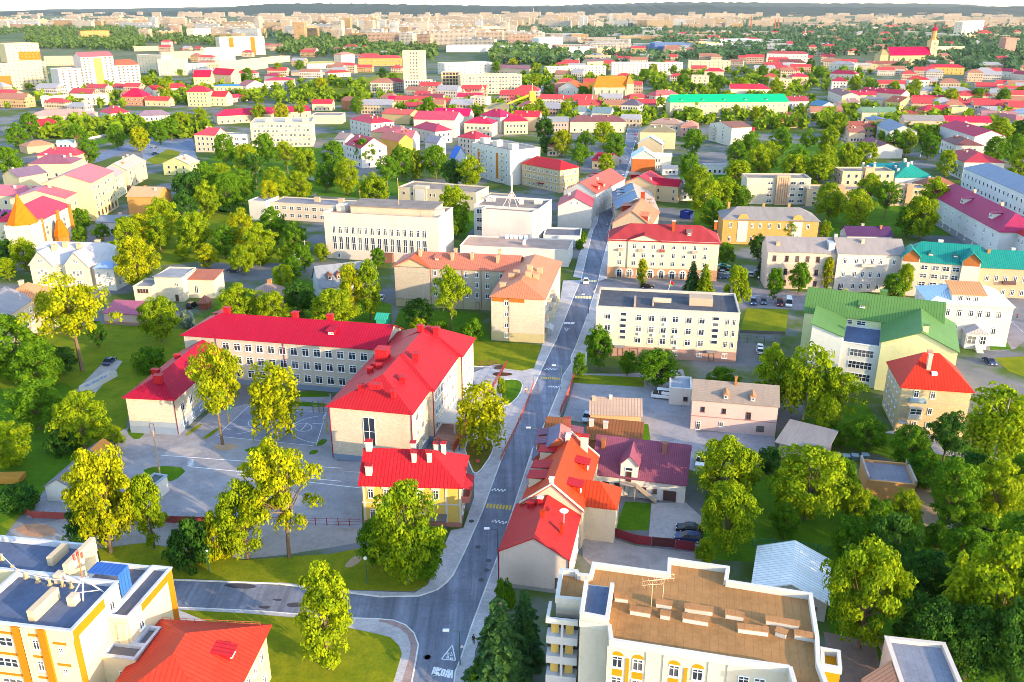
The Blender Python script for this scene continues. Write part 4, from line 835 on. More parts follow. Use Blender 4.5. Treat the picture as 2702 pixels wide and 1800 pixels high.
s.mb('red_balcony',mat('metal',(.5,.06,.04))).box(b.fr,b.L*.49-.9,b.L*.49+.9,-.9,-.4,9.55,10.5)
s.chimney(b,b.L*.585,4.2,1.1,.9,3.0,P_((.45,.14,.06)),P_(WHITE));s.chimney(b,b.L*.97,7,.9,.9,1.6,P_((.5,.16,.06)),P_(WHITE));s.dormer(b,b.L*.73,'f',1.7,2.2,1.1,mat('tile',(.3,.14,.12)),P_((.3,.12,.1)),'shed');s.done()
s,b=simple('house','house with rust red slatted dormers and half grey roof behind the pediment house','V',(745,1290),(1195,1320),(1200,1150),8.0,(.72,.58,.44),(.55,.19,.10),5.2,'gy',2,0,4,near=True,chim=0)
for y in(2.5,6.5):s.dormer(b,y,'r',2.0,1.4,2.0,mat('seam',(.58,.2,.12)),P_((.26,.05,.03)));s.dormer(b,b.W-y,'l',3.2,.8,2.4,mat('seam',(.38,.12,.08)),P_((.26,.03,.02)),'shed')
s.done()
s,b=simple('house','cream house with blue-grey street slope and red brick stack, party walls showing','V',(790,1128),(1285,1135),(1262,935),8.6,(.78,.64,.46),(.42,.31,.27),4.4,'gy',2,0,5,near=True,chim=0)
for y_,n_ in((.0,0),(b.W*.5,1),(b.W-.3,2)):
 s.mb('party_wall',P_((.66,.6,.52)),n_,'roof').hull([b.fr.w(-.2,y_,8.0),b.fr.w(b.L/2,y_,8.0),b.fr.w(b.L/2,y_+.3,8.0),b.fr.w(-.2,y_+.3,8.0)],[b.fr.w(-.2,y_,9.0),b.fr.w(b.L/2,y_,13.5),b.fr.w(b.L/2,y_+.3,13.5),b.fr.w(-.2,y_+.3,9.0)])
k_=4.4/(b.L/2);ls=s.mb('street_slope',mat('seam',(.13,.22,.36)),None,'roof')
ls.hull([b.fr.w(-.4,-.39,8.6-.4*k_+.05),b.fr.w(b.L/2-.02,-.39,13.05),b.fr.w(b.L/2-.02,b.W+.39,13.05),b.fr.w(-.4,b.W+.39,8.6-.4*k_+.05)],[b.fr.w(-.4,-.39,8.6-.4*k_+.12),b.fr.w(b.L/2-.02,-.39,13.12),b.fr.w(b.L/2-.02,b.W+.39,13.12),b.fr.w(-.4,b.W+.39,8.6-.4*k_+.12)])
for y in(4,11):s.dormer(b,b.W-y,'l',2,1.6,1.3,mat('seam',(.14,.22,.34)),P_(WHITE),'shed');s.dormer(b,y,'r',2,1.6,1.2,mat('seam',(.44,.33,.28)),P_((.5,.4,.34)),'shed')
s.chimney(b,b.L*.62,1.2,1.6,.9,3.4,P_((.42,.10,.05)));s.done()
s=Bld('house','cream house with crimson street roof and crimson rear wing','house');cm_=P_((.80,.64,.44));b=s.block('V',(885,808),(1245,838),17.0,8.4);s.walls(b,cm_);s.roof(b,mat('seam',(.56,.03,.06)),3.4,'y',wm=cm_);s.win(b,'l',[1,4.6],6,1.1,1.7,1)
w_=s.sub(b,b.L,b.L+10.5,3,11,8.0);s.walls(w_,cm_);s.roof(w_,mcrim,2.4,'x',wm=cm_,x0=-4);s.win(w_,'f',[1,4.4],[.1,.8],1.0,1.6,1);s.dormer(b,9,'l',3,.6,1.8,mcrim,P_((.5,.06,.05)),'shed');s.chimney(b,b.L*.8,3,.9,.7,1.0);s.done()
s,b=simple('house','white house with pale blue metal roof over an exposed orange brick end','V',(975,515),(1255,520),15.0,8.0,(.80,.74,.66),(.60,.68,.76),4.0,'gy',0,0,0,chim=0)
s.mb('brick_end',mat('brick',(.66,.26,.10))).box(b.fr,.05,b.L-.05,-.08,-.003,0,7.0);w_=s.sub(b,b.L,b.L+9,4,11,8.2);s.walls(w_,P_(WHITE));s.roof(w_,mat('seam',(.60,.68,.76)),1.4,'x',x0=-3,wm=P_(WHITE));s.win(w_,'f',[5,1.5],[.1,.25],.8,1.6,1);s.done()
fin(simple('house','house with pale blue right slope and dark left slope beyond the brick ended one','V',(1045,348),(1335,360),10.0,8.0,(.74,.62,.46),(.56,.64,.72),4.2,'gy',2,0,3,chim=0))
fin(simple('house','house with tall blank cream side and olive hip roof with stacks','V',(1072,212),(1495,216),15.0,11.0,(.80,.66,.46),(.24,.21,.13),3.4,'hip',0,0,0,chim=4))
fin(simple('house','long house with rosy brown hip roof behind the olive roofed one','V',(1190,108),(1560,125),14.0,8.5,(.74,.60,.50),(.42,.26,.20),3.0,'hip',2,5,3,chim=4))
s,b=simple('apartment_block','white five-storey narrow block with brown attic and glazed balcony column','V',(1900,106),(2156,166),15.0,('V',2140,385),(.78,.74,.66),(.24,.10,.07),2.4,'gy',5,[.22,.62],0,chim=1)
zz,_h=s.rows(b,5)
for k,z in enumerate(zz):s.mb('balcony',P_((.70,.66,.58)),k).box(b.fr,b.L*.02,b.L*.30,-1.0,-.02,z-.6,z+.5)
s.done()
fin(simple('house','pink two-storey house with rosy tile roof left of the narrow white block','V',(1552,140),(1742,145),10.0,8.0,(.74,.44,.38),(.46,.22,.17),2.6,'hip',2,3,2,chim=1))
fin(simple('garage','long low white garage with tan end and slit windows behind yard trees','V',(1848,622),(2240,622),9.0,4.6,(.72,.72,.72),(.30,.27,.27),kind='flat',rows=1,nf=6,ns=0,chim=0,cat='garage'))
fin(simple('house','white house with blue-grey hipped roof hidden by yellow trees near the blue cabin','V',(1548,874),(1930,860),11.0,6.4,(.78,.78,.78),(.22,.26,.36),3.4,'hip',2,5,3,chim=2))
fin(simple('shed','small white lean-to with slate roof next to the crimson rear wing','V',(1338,650),(1520,650),8.0,3.6,COOLW,(.24,.26,.30),1.2,'gx',1,3,1,chim=0,cat='shed'))
fin(simple('cabin','dark blue site cabin with flat pale lid under the trees','V',(1545,1150),(1640,1168),4.0,3.0,(.03,.05,.26),(.6,.62,.66),kind='flat',rows=0,chim=0,cat='cabin',near=True))
# ---- right of the cross street
s=Bld('house','ochre two-storey mansion with grey hip roof and two round-arched attic gables','house')
oc_=mat('brick',(.80,.54,.22));b=s.block('f',(280,332),(940,345),14.0,('f',935,520));s.walls(b,oc_);s.roof(b,mat('slate',(.25,.23,.23)),3.4,'x',6,6,ov=.5);s.band(b,P_((.7,.5,.3)),b.h-.3,.25,.2)
s.win(b,'f',[b.h-3.4,1.2],[.08,.31,.39,.49,.59,.68,.89],1.1,1.9,0)
for i,x in enumerate((.21,.78)):
 s.mb('bay_panel',P_(WHITE),i).box(b.fr,b.L*x-1.9,b.L*x+1.9,-.12,-.003,1,b.h-.8);s.win(b,'f',[b.h-2.4,b.h-3.6,2.6,1.4],[x-.02,x+.025],.6,.6,1)
 s.mb('round_gable',oc_,i).hull([b.fr.w(b.L*x+2*math.cos(math.pi*k/10),.25,b.h+2*math.sin(math.pi*k/10))for k in range(11)],[b.fr.w(b.L*x+2*math.cos(math.pi*k/10),-.1,b.h+2*math.sin(math.pi*k/10))for k in range(11)])
for x in(.08,.45,.72):s.chimney(b,b.L*x,8,.9,.8,1.6,P_((.6,.4,.2)))
s.done()
s=Bld('office','cream four-storey block with ribbed pinkish stair tower between glazed balconies','apartment block')
cb_=P_((.80,.70,.58));b=s.block('f',(445,52),(885,55),12.0,('f',885,235));s.walls(b,cb_);s.flat(b,mat('felt',(.27,.23,.21)),cb_,.4);zz,_h=s.rows(b,4);s.win(b,'f',zz,[.37,.73,.86],2.3,1.5,5)
s.mb('stair_tower',P_((.74,.54,.40))).box(b.fr,b.L*.46,b.L*.67,-1.2,3,0,b.h+1.3)
for i in range(5):s.mb('tower_rib',P_((.50,.30,.20)),i).box(b.fr,b.L*(.49+.035*i),b.L*(.497+.035*i),-1.32,-1.203,.5,b.h+.6)
s.done()
for i,(q_,A,B_,W,h,lab)in enumerate((('f',(860,128),(1285,135),11.0,8.0,'low cream block with ribbed stair tower to the right of the taller ribbed one'),('X',(100,905),(712,905),12.0,10.5,'cream flat block with orange balcony cheeks and stair towers before the teal hip roof'),('X',(690,1095),(1085,1108),10.0,8.5,'cream flat block with single balconies left of the hospital'))):
 s,b=simple('apartment_block',lab,q_,A,B_,W,h,(.78,.62,.44),(.27,.23,.22),kind='flat',rows=3,nf=6,ns=2,cat='apartment block',chim=0)
 s.mb('stair_tower',P_((.76,.52,.36))).box(b.fr,b.L*.42,b.L*.6,-1.0,4,0,b.h+1.6);s.done()
fin(simple('house','small white house with dark purple roof and two white stacks among trees','f',(1135,446),(1445,450),9.0,3.6,(.76,.76,.76),(.09,.035,.11),2.6,'gx',1,4,2,near=True,chim=2))
s=Bld('house','long pale pink three-storey terrace with grey slate roof in two lengths','house')
t3=P_((.80,.66,.56));b=s.block('f',(590,553),(1068,566),12.0,12.6);s.walls(b,t3);gr_=mat('slate',(.28,.25,.25));s.roof(b,gr_,3.4,'x',wm=t3);c2_=s.block('f',(1072,566),(1530,578),12.0,12.9);s.walls(c2_,P_((.82,.74,.68)));s.roof(c2_,gr_,3.5,'x',wm=t3)
s.win(b,'f',[1.0,4.8,9.2],[.1,.28,.43,.58,.73,.90],1.1,1.9,2);s.win(c2_,'f',[1.0,5.0,9.4],[.12,.29,.41,.53,.66,.86],1.05,1.8,0);s.win(c2_,'f',[.1],[.1],1.2,2.4,3,part='door')
for q_,z in((b,4.2),(b,8.4),(c2_,4.3),(c2_,8.6)):s.band(q_,P_((.8,.7,.64)),z,.22)
s.mb('balcony',mat('metal',(.12,.10,.10)),1).box(b.fr,b.L*.85,b.L*.99,-1.2,-.1,4.4,5.3);s.mb('balcony',P_((.76,.66,.6)),2).box(c2_.fr,c2_.L*.37,c2_.L*.58,-1.1,-.1,8.7,9.5)
s.mb('attic_box',P_((.6,.6,.62)),1,'roof').box(b.fr,b.L*.87,b.L*.96,.6,5,12.6,15.4);s.chimney(b,b.L*.15,2.4,1.2,.9,1.0,P_((.7,.5,.36)));s.chimney(c2_,c2_.L*.4,4,.9,.8,1.1,P_((.74,.6,.5)));s.chimney(c2_,c2_.L*.02,7,.9,.8,1.2,P_((.76,.66,.6)));s.done()
s=Bld('house','four-storey pale house with teal roof and two timber-gabled bays','house')
b=s.block('f',(1530,612),(2050,650),13.0,11.6);s.walls(b,P_((.80,.72,.60)));te=mat('seam',TEAL);s.roof(b,te,4.6,'x',5,0,ov=.5,wm=P_(WHITE));zz,_h=s.rows(b,4,.6,.6);s.win(b,'f',zz,[.07,.28,.43,.57,.70,.88],2.0,1.5,5)
for i,x in enumerate((.08,.88)):
 g_=s.sub(b,b.L*x-2.6,b.L*x+2.6,-.9,5,13.0);s.walls(g_,P_((.82,.76,.68)),0,('bay','bay_wall')[i]);s.roof(g_,te,2.4,'y',ov=.6,wm=P_((.52,.24,.1)),part='bay_roof');s.mb('timber_gable',P_((.50,.22,.09)),i).box(g_.fr,.3,4.9,-.12,-.003,11.2,13.0)
for x in(.35,.68):s.dormer(b,b.L*x,'f',1.6,1.8,.7,te,P_((.3,.14,.07)))
s.chimney(b,b.L*.5,8,1.4,1.0,1.4,P_(WHITE));s.done()
s,b=simple('house','apricot house with dark teal roof at the right edge, iron balcony on front','f',(2052,662),(2500,682),13.0,9.8,(.80,.56,.40),TEAL,4.0,'gx',2,6,3,near=True,chim=2);s.mb('balcony',mat('metal',(.1,.05,.05))).box(b.fr,b.L*.38,b.L*.58,-1.2,-.1,4.6,5.5);s.done()
s=Bld('mansion','white three-storey mansion with pale blue and rust metal roof and glazed porch','house')
b=s.block('f',(1700,905),(2285,938),(2130,780),11.6);b.W=14.5;mw=P_((.84,.77,.72));s.walls(b,mw);pb=mat('seam',(.52,.64,.80));s.roof(b,pb,3.2,'x',7,5,ov=.4)
lt_=s.sub(b,b.L*.27,b.L*.66,.8,8,14.0,11.6);s.walls(lt_,mw,11.6,'attic');s.shed(lt_,mat('seam',(.58,.28,.12)),15.4,'b');s.win(lt_,'f',[12.2],3,1.0,1.4,0)
s.win(b,'f',[8.0],[.12,.24,.38,.52,.62,.72,.85],1.05,1.9,0);s.win(b,'f',[3.4],[.22,.36,.82],1.1,2.2,4);s.band(b,P_(WHITE),7.0,.25);s.band(b,P_(WHITE),11.1,.4,.2);s.plinth(b,P_((.55,.62,.70)),1.4);s.win(b,'l',[3.4,8.0],4,1.0,1.9,0)
pr=s.mb('porch',P_((.74,.74,.74)));pr.box(b.fr,b.L*.46,b.L*.72,-3.4,-.1,0,4.4);s.mb('porch_roof',mat('seam',(.40,.40,.46))).hull([b.fr.w(b.L*.44,-3.8,4.42),b.fr.w(b.L*.74,-3.8,4.42),b.fr.w(b.L*.74,-.05,4.42),b.fr.w(b.L*.44,-.05,4.42)],[b.fr.w(b.L*.585,-3.8,6.2),b.fr.w(b.L*.595,-3.8,6.2),b.fr.w(b.L*.595,-.05,6.2),b.fr.w(b.L*.585,-.05,6.2)])
s.wins.append((b.fr,(b.L*.53,-3.42),1.4,2.2,2.4,5,'window'));s.wins.append((b.fr,(b.L*.665,-3.42),1.4,1.4,2.4,5,'window'));sp=s.mb('steps',mat('concrete',(.6,.58,.56)))
for i in range(6):sp.box(b.fr,b.L*.58,b.L*.66,-3.45-.45*(i+1),-3.45-.45*i,0,1.2-.2*i)
s.done()
# ---- right edge: hospital, slate roofs
s=Bld('hospital','long white building with magenta hipped roof and big white roof hatches at right edge','building')
b=s.block('f',(1700,150),(2190,415),15.0,11.5);hw_=P_((.82,.80,.80));s.walls(b,hw_);hr_=mat('seam',(.36,.03,.10));s.roof(b,hr_,5.0,'x',6,7,ov=.6);s.win(b,'f',[7.8,4.4,1.2],9,1.1,1.7,0);s.plinth(b,P_((.4,.4,.42)),2.6)
e_=s.sub(b,b.L-.2,b.L+22,6,21,11.4);s.walls(e_,hw_);s.roof(e_,mred,4.6,'x',6,6,ov=.6);s.win(e_,'f',[7.8,4.4,1.2],8,1.1,1.7,0)
for x in(.42,.80):s.dormer(b,b.L*x,'f',3.2,2.0,2.0,hr_,P_((.74,.70,.66)),'shed')
for x in(.30,.66):s.chimney(b,b.L*x,9.5,1.6,1.0,1.6)
s.done()
fin(simple('house','long white building with slate-blue metal roof and close rows of windows at right edge','X',(1530,862),(2330,1205),16.0,9.5,(.80,.82,.84),(.24,.28,.38),4.0,'hipl',2,16,3,cat='building',chim=0))
s,b=simple('house','white corner building with dark red hip roof and paired stacks by the gardens','X',(1280,682),(1540,792),(1945,772),9.8,(.80,.77,.72),(.42,.04,.06),3.8,'hip',2,7,7,chim=3);s.done()
s=Bld('house','low white house with big teal and green hip roof bristling with white stacks','house')
b=s.block('X',(722,968),(1165,968),22.0,5.6);s.walls(b,P_((.78,.78,.76)));tg=mat('seam',(.015,.27,.22));s.roof(b,tg,5.5,'y',8,8,ov=.6);s.win(b,'f',[1.2],5,1.2,2.0,0)
w_=s.sub(b,-14,.5,7,20,5.6);s.walls(w_,P_(WHITE));s.roof(w_,mat('seam',(.012,.18,.22)),4.6,'x',6,0,x1=w_.L+4,ov=.6)
for x,y in((3,5),(8,6),(4,11),(9,12),(5,16),(10,15),(11,9)):s.chimney(b,x,y,1.0,1.0,1.4,P_((.82,.74,.66)))
for x,y in((3,3),(7,4),(3,9),(9,9)):s.chimney(w_,x,y,1.0,1.0,1.6,P_((.84,.78,.72)))
s.done()
TB=[
 ('house','white house with slate roof and wide pedimented gable facing the dark square','X',(492,348),(655,432),(995,445),9.5,WHITE,(.20,.23,.32),4.0,'gx',2,6,4,1),
 ('house','grey-walled house with dark red roof and tan gable beside the square trees','X',(238,565),(430,645),(720,612),5.5,(.62,.62,.62),(.22,.05,.08),3.6,'gx',1,6,0,3),
 ('house','low cream house with dark stepped sheds left of the pedimented white house','X',(178,440),(365,440),14.0,7.0,(.78,.62,.48),(.30,.12,.10),3.0,'gx',1,4,2,4),
 ('house','house with huge crimson roof and blank grey wall facing the dark square','X',(1255,362),(1660,490),(1825,432),11.0,(.70,.68,.68),(.50,.015,.07),3.6,'gx',0,0,2,4),
 ('house','dark brown roofed white house with cream stacks, just below the huge crimson roof','X',(1265,522),(1440,592),(1660,560),8.5,(.80,.76,.70),(.20,.07,.07),3.0,'hip',2,5,2,5),
 ('house','long peach terrace with grey roof and row of dark windows north of the square','X',(830,302),(1305,308),13.0,10.5,(.80,.60,.48),(.26,.24,.24),3.2,'gx',2,8,0,0),
 ('house','brown-red roofed house left behind the pedimented one','X',(180,375),(485,380),12.0,8.0,(.76,.58,.44),(.34,.10,.07),3.0,'gx',2,5,2,3),
 ('house','house with flat dark blue roof panel near the olive green roof','X',(365,268),(440,300),(545,232),8.5,(.78,.62,.46),(.12,.18,.32),1.2,'gx',2,4,3,0),
 ('house','long house with moss green roof north of the peach terrace','X',(330,205),(745,205),13.0,8.0,(.74,.66,.54),(.14,.24,.16),3.4,'gx',1,8,2,1),
 ('house','yellow gabled house with brown roof left of the crimson roofed cream one','X',(775,88),(950,70),14.0,9.0,(.80,.66,.34),(.34,.10,.06),4.0,'gy',2,3,3,1),
 ('house','ochre fronted house with bright crimson roof right of the yellow gable','X',(1060,182),(1390,180),13.0,8.5,(.76,.52,.22),(.54,.02,.06),3.4,'hipl',2,5,2,2),
 ('house','dark red roofed low house in front of the crimson roofed ochre one','X',(760,228),(1060,228),11.0,6.0,(.78,.64,.50),(.28,.06,.05),2.4,'hip',1,5,2,1),
 ('house','pale gabled house with mauve grey roof above the red terrace','X',(1625,190),(1690,225),(1835,180),8.0,(.78,.66,.56),(.28,.16,.16),3.4,'gx',2,3,2,2),
 ('house','cream tower-like house with flat parapet between crimson roofs','X',(1390,150),(1580,150),14.0,11.0,(.80,.64,.42),(.3,.24,.2),0,'flat',0,0,0,0),
 ('house','row of crimson dormered roofs over the long wall north of the grey blank wall','X',(1310,318),(1860,325),13.0,9.5,(.78,.66,.56),(.52,.02,.07),3.6,'gx',2,8,2,4),
 ('house','white house with wide blue-grey roof at far right above the red dormers','X',(2090,210),(2380,225),14.0,10.0,(.80,.78,.76),(.26,.32,.44),3.2,'hip',2,5,2,0),
 ('house','white house with brownish roof and stacks at right edge over the trees','X',(1750,255),(2140,310),14.0,8.0,(.82,.74,.66),(.42,.14,.14),3.4,'hip',2,6,3,4),
 ('house','rust brown roofed cream house between the teal hip roof and the hospital','X',(1090,1070),(1420,1050),9.0,8.0,(.80,.66,.48),(.30,.11,.07),2.6,'hip',0,0,0,2),
 ('house','cream four-storey block with red hip roof and white roof lights by the railway trees','T',(475,458),(600,462),(712,392),11.0,(.78,.68,.52),(.56,.06,.09),3.6,'hipl',3,4,5,5),
 ('school_hall','long low hall with crimson roof behind the cream four-storey block','T',(610,350),(945,332),16.0,6.5,(.76,.62,.46),(.50,.02,.07),4.0,'hipl',1,9,2,2),
 ('hall','extension of the crimson hall reaching right towards the flat roofs','T',(955,330),(1165,318),14.0,6.0,(.74,.60,.46),(.46,.02,.07),3.6,'gx',1,5,2,0),
 ('house','small pale house with scarlet roof right end of the crimson hall','T',(1172,276),(1290,276),(1320,262),6.5,(.80,.68,.50),(.60,.03,.05),3.0,'gx',1,4,2,0),
 ('building','wide flat dark roofed building beyond the long beige block','T',(1165,345),(1345,345),18.0,7.0,(.70,.62,.52),(.24,.22,.24),0,'flat',0,0,0,0),
 ('villa','white turreted villa with scarlet roof beside the station','p',(690,768),(760,782),(912,762),10.5,(.84,.78,.66),(.60,.04,.06),4.6,'hip',3,3,4,2),
 ('station','low white station with grey-mauve roof and central arch by the railway','T',(142,350),(330,342),12.0,4.6,(.80,.74,.68),(.24,.17,.22),3.6,'hip',1,6,2,0),
 ('house','small cream house with two red gables in front of the pinkish hall','T',(182,255),(322,258),10.0,5.5,(.80,.64,.42),(.60,.05,.05),3.0,'gx',1,4,2,0),
 ('house','broad pale pink house with scarlet gable roof in the lower town','T',(232,195),(428,178),14.0,8.5,(.80,.70,.62),(.62,.03,.04),3.8,'gx',2,6,3,0),
 ('house','round-fronted red roofed house with glazed ground storey left of the small cream house','T',(45,232),(168,234),16.0,8.5,(.62,.34,.22),(.50,.01,.06),6.5,'hip',2,5,3,0),
 ('house','cream twin-gabled four-storey house with red turrets','T',(430,205),(556,206),13.0,13.5,(.84,.72,.42),(.56,.03,.06),4.6,'hip',4,5,3,0),
 ('house','cream gabled house with scarlet roof right of the twin-gabled one','T',(560,232),(660,234),13.0,9.0,(.84,.74,.50),(.60,.03,.05),4.2,'gx',2,3,2,0),
 ('house','tall crimson gabled cream house, left one of the pair below the long beige block','T',(470,118),(570,118),14.0,15.0,(.82,.66,.44),(.50,.01,.05),6.5,'gx',3,4,3,0),
 ('house','tall crimson gabled cream house, right one of the pair below the long beige block','T',(578,100),(692,106),14.0,15.5,(.82,.66,.44),(.50,.01,.05),6.0,'gx',3,4,3,0),
 ('arcade','cream arcaded building with bright blue roof plate','T',(590,172),(760,172),15.0,9.0,(.82,.68,.46),(.04,.22,.62),1.2,'hip',2,6,2,0),
 ('house','house with brown half-timbered gable right of the blue roof plate','T',(785,170),(890,160),13.0,9.5,(.80,.74,.66),(.32,.12,.12),4.6,'gy',2,3,3,0),
 ('house','long white house with carmine roof above the green embankment','T',(890,140),(1062,138),(1092,126),8.5,(.84,.78,.68),(.48,.04,.08),3.0,'hip',2,9,3,2),
 ('house','small crimson hipped house left behind the carmine roofed white one','T',(890,110),(975,114),12.0,7.0,(.82,.72,.6),(.44,.04,.08),3.0,'hip',1,3,2,0),
 ('house','white house with olive green roof near the market sheds','T',(1145,40),(1322,36),14.0,8.5,(.84,.80,.70),(.36,.34,.12),2.6,'hip',1,9,3,1),
 ('house','scarlet roofed low house at the end of the market sheds','T',(1268,95),(1400,90),12.0,6.0,(.82,.74,.6),(.60,.05,.04),2.6,'hip',1,5,2,0),
 ('market_shed','row of low market stalls with grey and red roofs over the embankment','T',(1050,92),(1260,88),12.0,4.5,(.5,.4,.34),(.24,.22,.22),2.0,'gx',0,0,0,0),
 ('hall','wide pinkish hall with salmon hip roof beside the railway yard','p',(180,798),(600,795),22.0,6.5,(.82,.66,.56),(.60,.32,.26),3.4,'hip',1,10,3,0),
 ('house','orange-walled house with scarlet hip roof in front of the pinkish hall','p',(215,875),(440,855),14.0,6.0,(.82,.60,.34),(.62,.03,.05),4.0,'hip',1,6,3,0),
 ('building','white arcaded commercial block with flat roof before the pale tower flats','p',(278,668),(742,655),14.0,9.0,(.86,.74,.58),(.66,.58,.52),0,'flat',2,12,0,0),
 ('house','crimson roofed low pavilion beside the footbridge','T',(668,245),(800,232),9.0,4.5,(.80,.6,.5),(.50,.03,.08),2.6,'hip',1,5,2,0),
 ('gatehouse','brown-red walled gatehouse with scarlet roof by the embankment foot','q',(0,690),(92,700),11.0,8.0,(.46,.26,.16),(.40,.14,.08),3.0,'gx',1,3,2,0),
 ('house','small house with grey hip roof and white walls by the embankment road','q',(160,700),(245,706),9.0,5.5,(.82,.74,.66),(.44,.16,.14),2.6,'hip',1,3,2,0),
 ('house','beige gabled house with greyish roof and rusty hatches on the narrow street','L',(855,252),(982,188),12.0,9.5,(.80,.66,.50),(.42,.38,.33),3.4,'gx',3,4,0,4),
 ('house','ochre gabled house with orange-brown sheet roof across the narrow street','L',(855,428),(1062,432),(1140,340),8.6,(.72,.44,.18),(.56,.36,.20),3.0,'gx',0,3,2,2),
 ('house','small gable with bright pink-red roof before the ochre house','L',(870,490),(1050,478),6.0,4.0,(.74,.50,.3),(.60,.10,.10),3.0,'gy',0,0,0,0),
 ('house','pale green house with worn sheet roof beside the blue boulevard','L',(1098,206),(1275,212),11.0,6.5,(.72,.74,.42),(.46,.42,.36),3.4,'gy',2,3,3,3),
 ('house','low pale house with slate roof and white attic behind the lane trees','L',(650,605),(900,602),11.0,5.5,(.72,.68,.68),(.24,.26,.30),1.6,'gx',1,4,2,1),
 ('house','cream house with dark roof at the upper end of the red chain of roofs','L',(125,300),(312,268),13.0,8.5,(.80,.68,.46),(.20,.13,.20),3.2,'gx',1,4,2,2),
 ('house','crimson hipped house by the boulevard, highest of the left cluster','L',(250,150),(520,150),13.0,7.0,(.80,.66,.5),(.50,.06,.10),3.6,'hip',1,5,3,4),
 ('house','dark purple-red roof with several hips inside the left cluster','L',(190,210),(480,205),16.0,8.0,(.80,.66,.5),(.26,.09,.14),3.6,'hip',1,4,2,3),
 ('house','orange-roofed huddle of low sheds at the left edge near the tracks','L',(180,95),(365,75),12.0,4.5,(.7,.5,.36),(.46,.22,.12),2.4,'hip',0,0,0,0),
 ('house','low white hut with pale grey roof beside the tram pole','L',(380,72),(495,68),8.0,3.6,(.74,.76,.78),(.40,.50,.50),1.6,'gx',1,3,1,0),
 ('house','long pink-roofed wing leading left from the cone tower','L',(-60,418),(270,432),13.0,9.0,(.84,.74,.56),(.56,.15,.20),3.2,'gx',2,6,2,3),
 ('house','magenta roofed piece at the left edge under the cone tower','L',(-40,590),(75,598),12.0,6.0,(.8,.7,.6),(.40,.05,.24),3.0,'gx',1,3,1,0),
]
for(nm,lab,q_,A,B_,C_,h,wc,rc,rise,kind,rows,nf,ns,ch)in TB:
 far_=q_ in 'TXp'
 fin(simple(nm,lab,q_,A,B_,C_,h,wc,rc,rise,kind,rows,nf,ns,'house' if nm in('house','villa')else nm.replace('_',' '),False,.4,ch,rk=('felt' if kind=='flat' else None)))
# ---- left: cone-towered brick and white building, cream chain
s=Bld('synagogue','white and orange brick building with red roof and orange cone tower on the left','building')
ob=mat('brick',(.70,.34,.10));wh=P_((.84,.76,.62));b=s.block('L',(258,592),(466,486),15.0,13.0);s.walls(b,wh);s.roof(b,mat('seam',(.60,.04,.09)),4.5,'x',4,4,ov=.6);s.win(b,'f',[6.0],[.2,.42,.75],1.6,4.5,4);s.win(b,'f',[1.0],[.2,.42,.75],1.6,2.4,0)
for i,x in enumerate((.02,.52,.93)):s.mb('brick_pier',ob,i).box(b.fr,b.L*x,b.L*x+1.6,-.8,-.02,0,13.4)
t_=s.sub(b,-9.0,-.05,-1.0,8,13.2);s.walls(t_,wh,part='tower');s.win(t_,'f',[8.4],4,.8,2.0,4);s.win(t_,'f',[1.5,4.8],3,1.1,1.6,0);s.band(t_,P_(WHITE),11.6,.4,.2)
cx_=t_.fr.w(4.4,4.5,13.2);s.mb('cone_roof',mat('tile',(.60,.16,.01))).lathe(cx_,[(5.4,0),(3.6,3.2),(1.3,7.4),(.15,10.5)],8)
c2x=b.fr.w(b.L*.32,-3.4,0);ap=s.mb('apse',ob);ap.lathe(c2x,[(2.6,0),(2.6,5.0)],8);s.mb('apse_roof',mat('tile',(.62,.16,.01))).lathe((c2x[0],c2x[1],5.0),[(2.9,0),(2.2,2.6),(1.3,5.2),(.9,6.0)],8);s.done()
s=Bld('theatre_house','long cream building with pink roof climbing the narrow street','building')
b=s.block('L',(440,442),(612,352),22.0,12.5);s.walls(b,P_((.84,.74,.48)));s.roof(b,mat('seam',(.58,.12,.18)),3.4,'x',wm=P_((.84,.74,.48)));s.win(b,'f',[2.0,7.0],5,1.2,2.4,1);s.chimney(b,b.L*.3,9,1.2,1,1.4)
c_=s.block('L',(612,338),(765,258),20.0,16.5);s.walls(c_,P_((.84,.74,.46)));s.roof(c_,mat('seam',(.46,.15,.18)),3.6,'x',wm=P_((.84,.74,.46)));zz,_h=s.rows(c_,4);s.win(c_,'f',zz[1:],6,1.3,1.9,1);s.win(c_,'f',zz[:1],6,1.7,2.6,3,part='shop_door')
d_=s.block('L',(768,302),(840,316),12.0,10.5);A_,B_=G('L',768,302,10.5),G('L',838,262,10.5);d_.fr=Fr(A_,B_-A_);d_.L=float(np.linalg.norm(B_-A_));s.walls(d_,P_((.84,.76,.54)));s.roof(d_,mat('seam',(.4,.34,.32)),3.0,'x',wm=P_((.84,.76,.54)));s.win(d_,'f',[1,4.2,7.4],4,1.2,1.6,1);s.done()
s,b=simple('kiosk','small white pavilion with red flat lid where the lane widens','L',(530,520),(618,518),9.0,4.6,(.82,.76,.68),(.56,.12,.08),kind='flat',rows=1,nf=2,ns=1,chim=0,near=True,cat='kiosk');s.done()
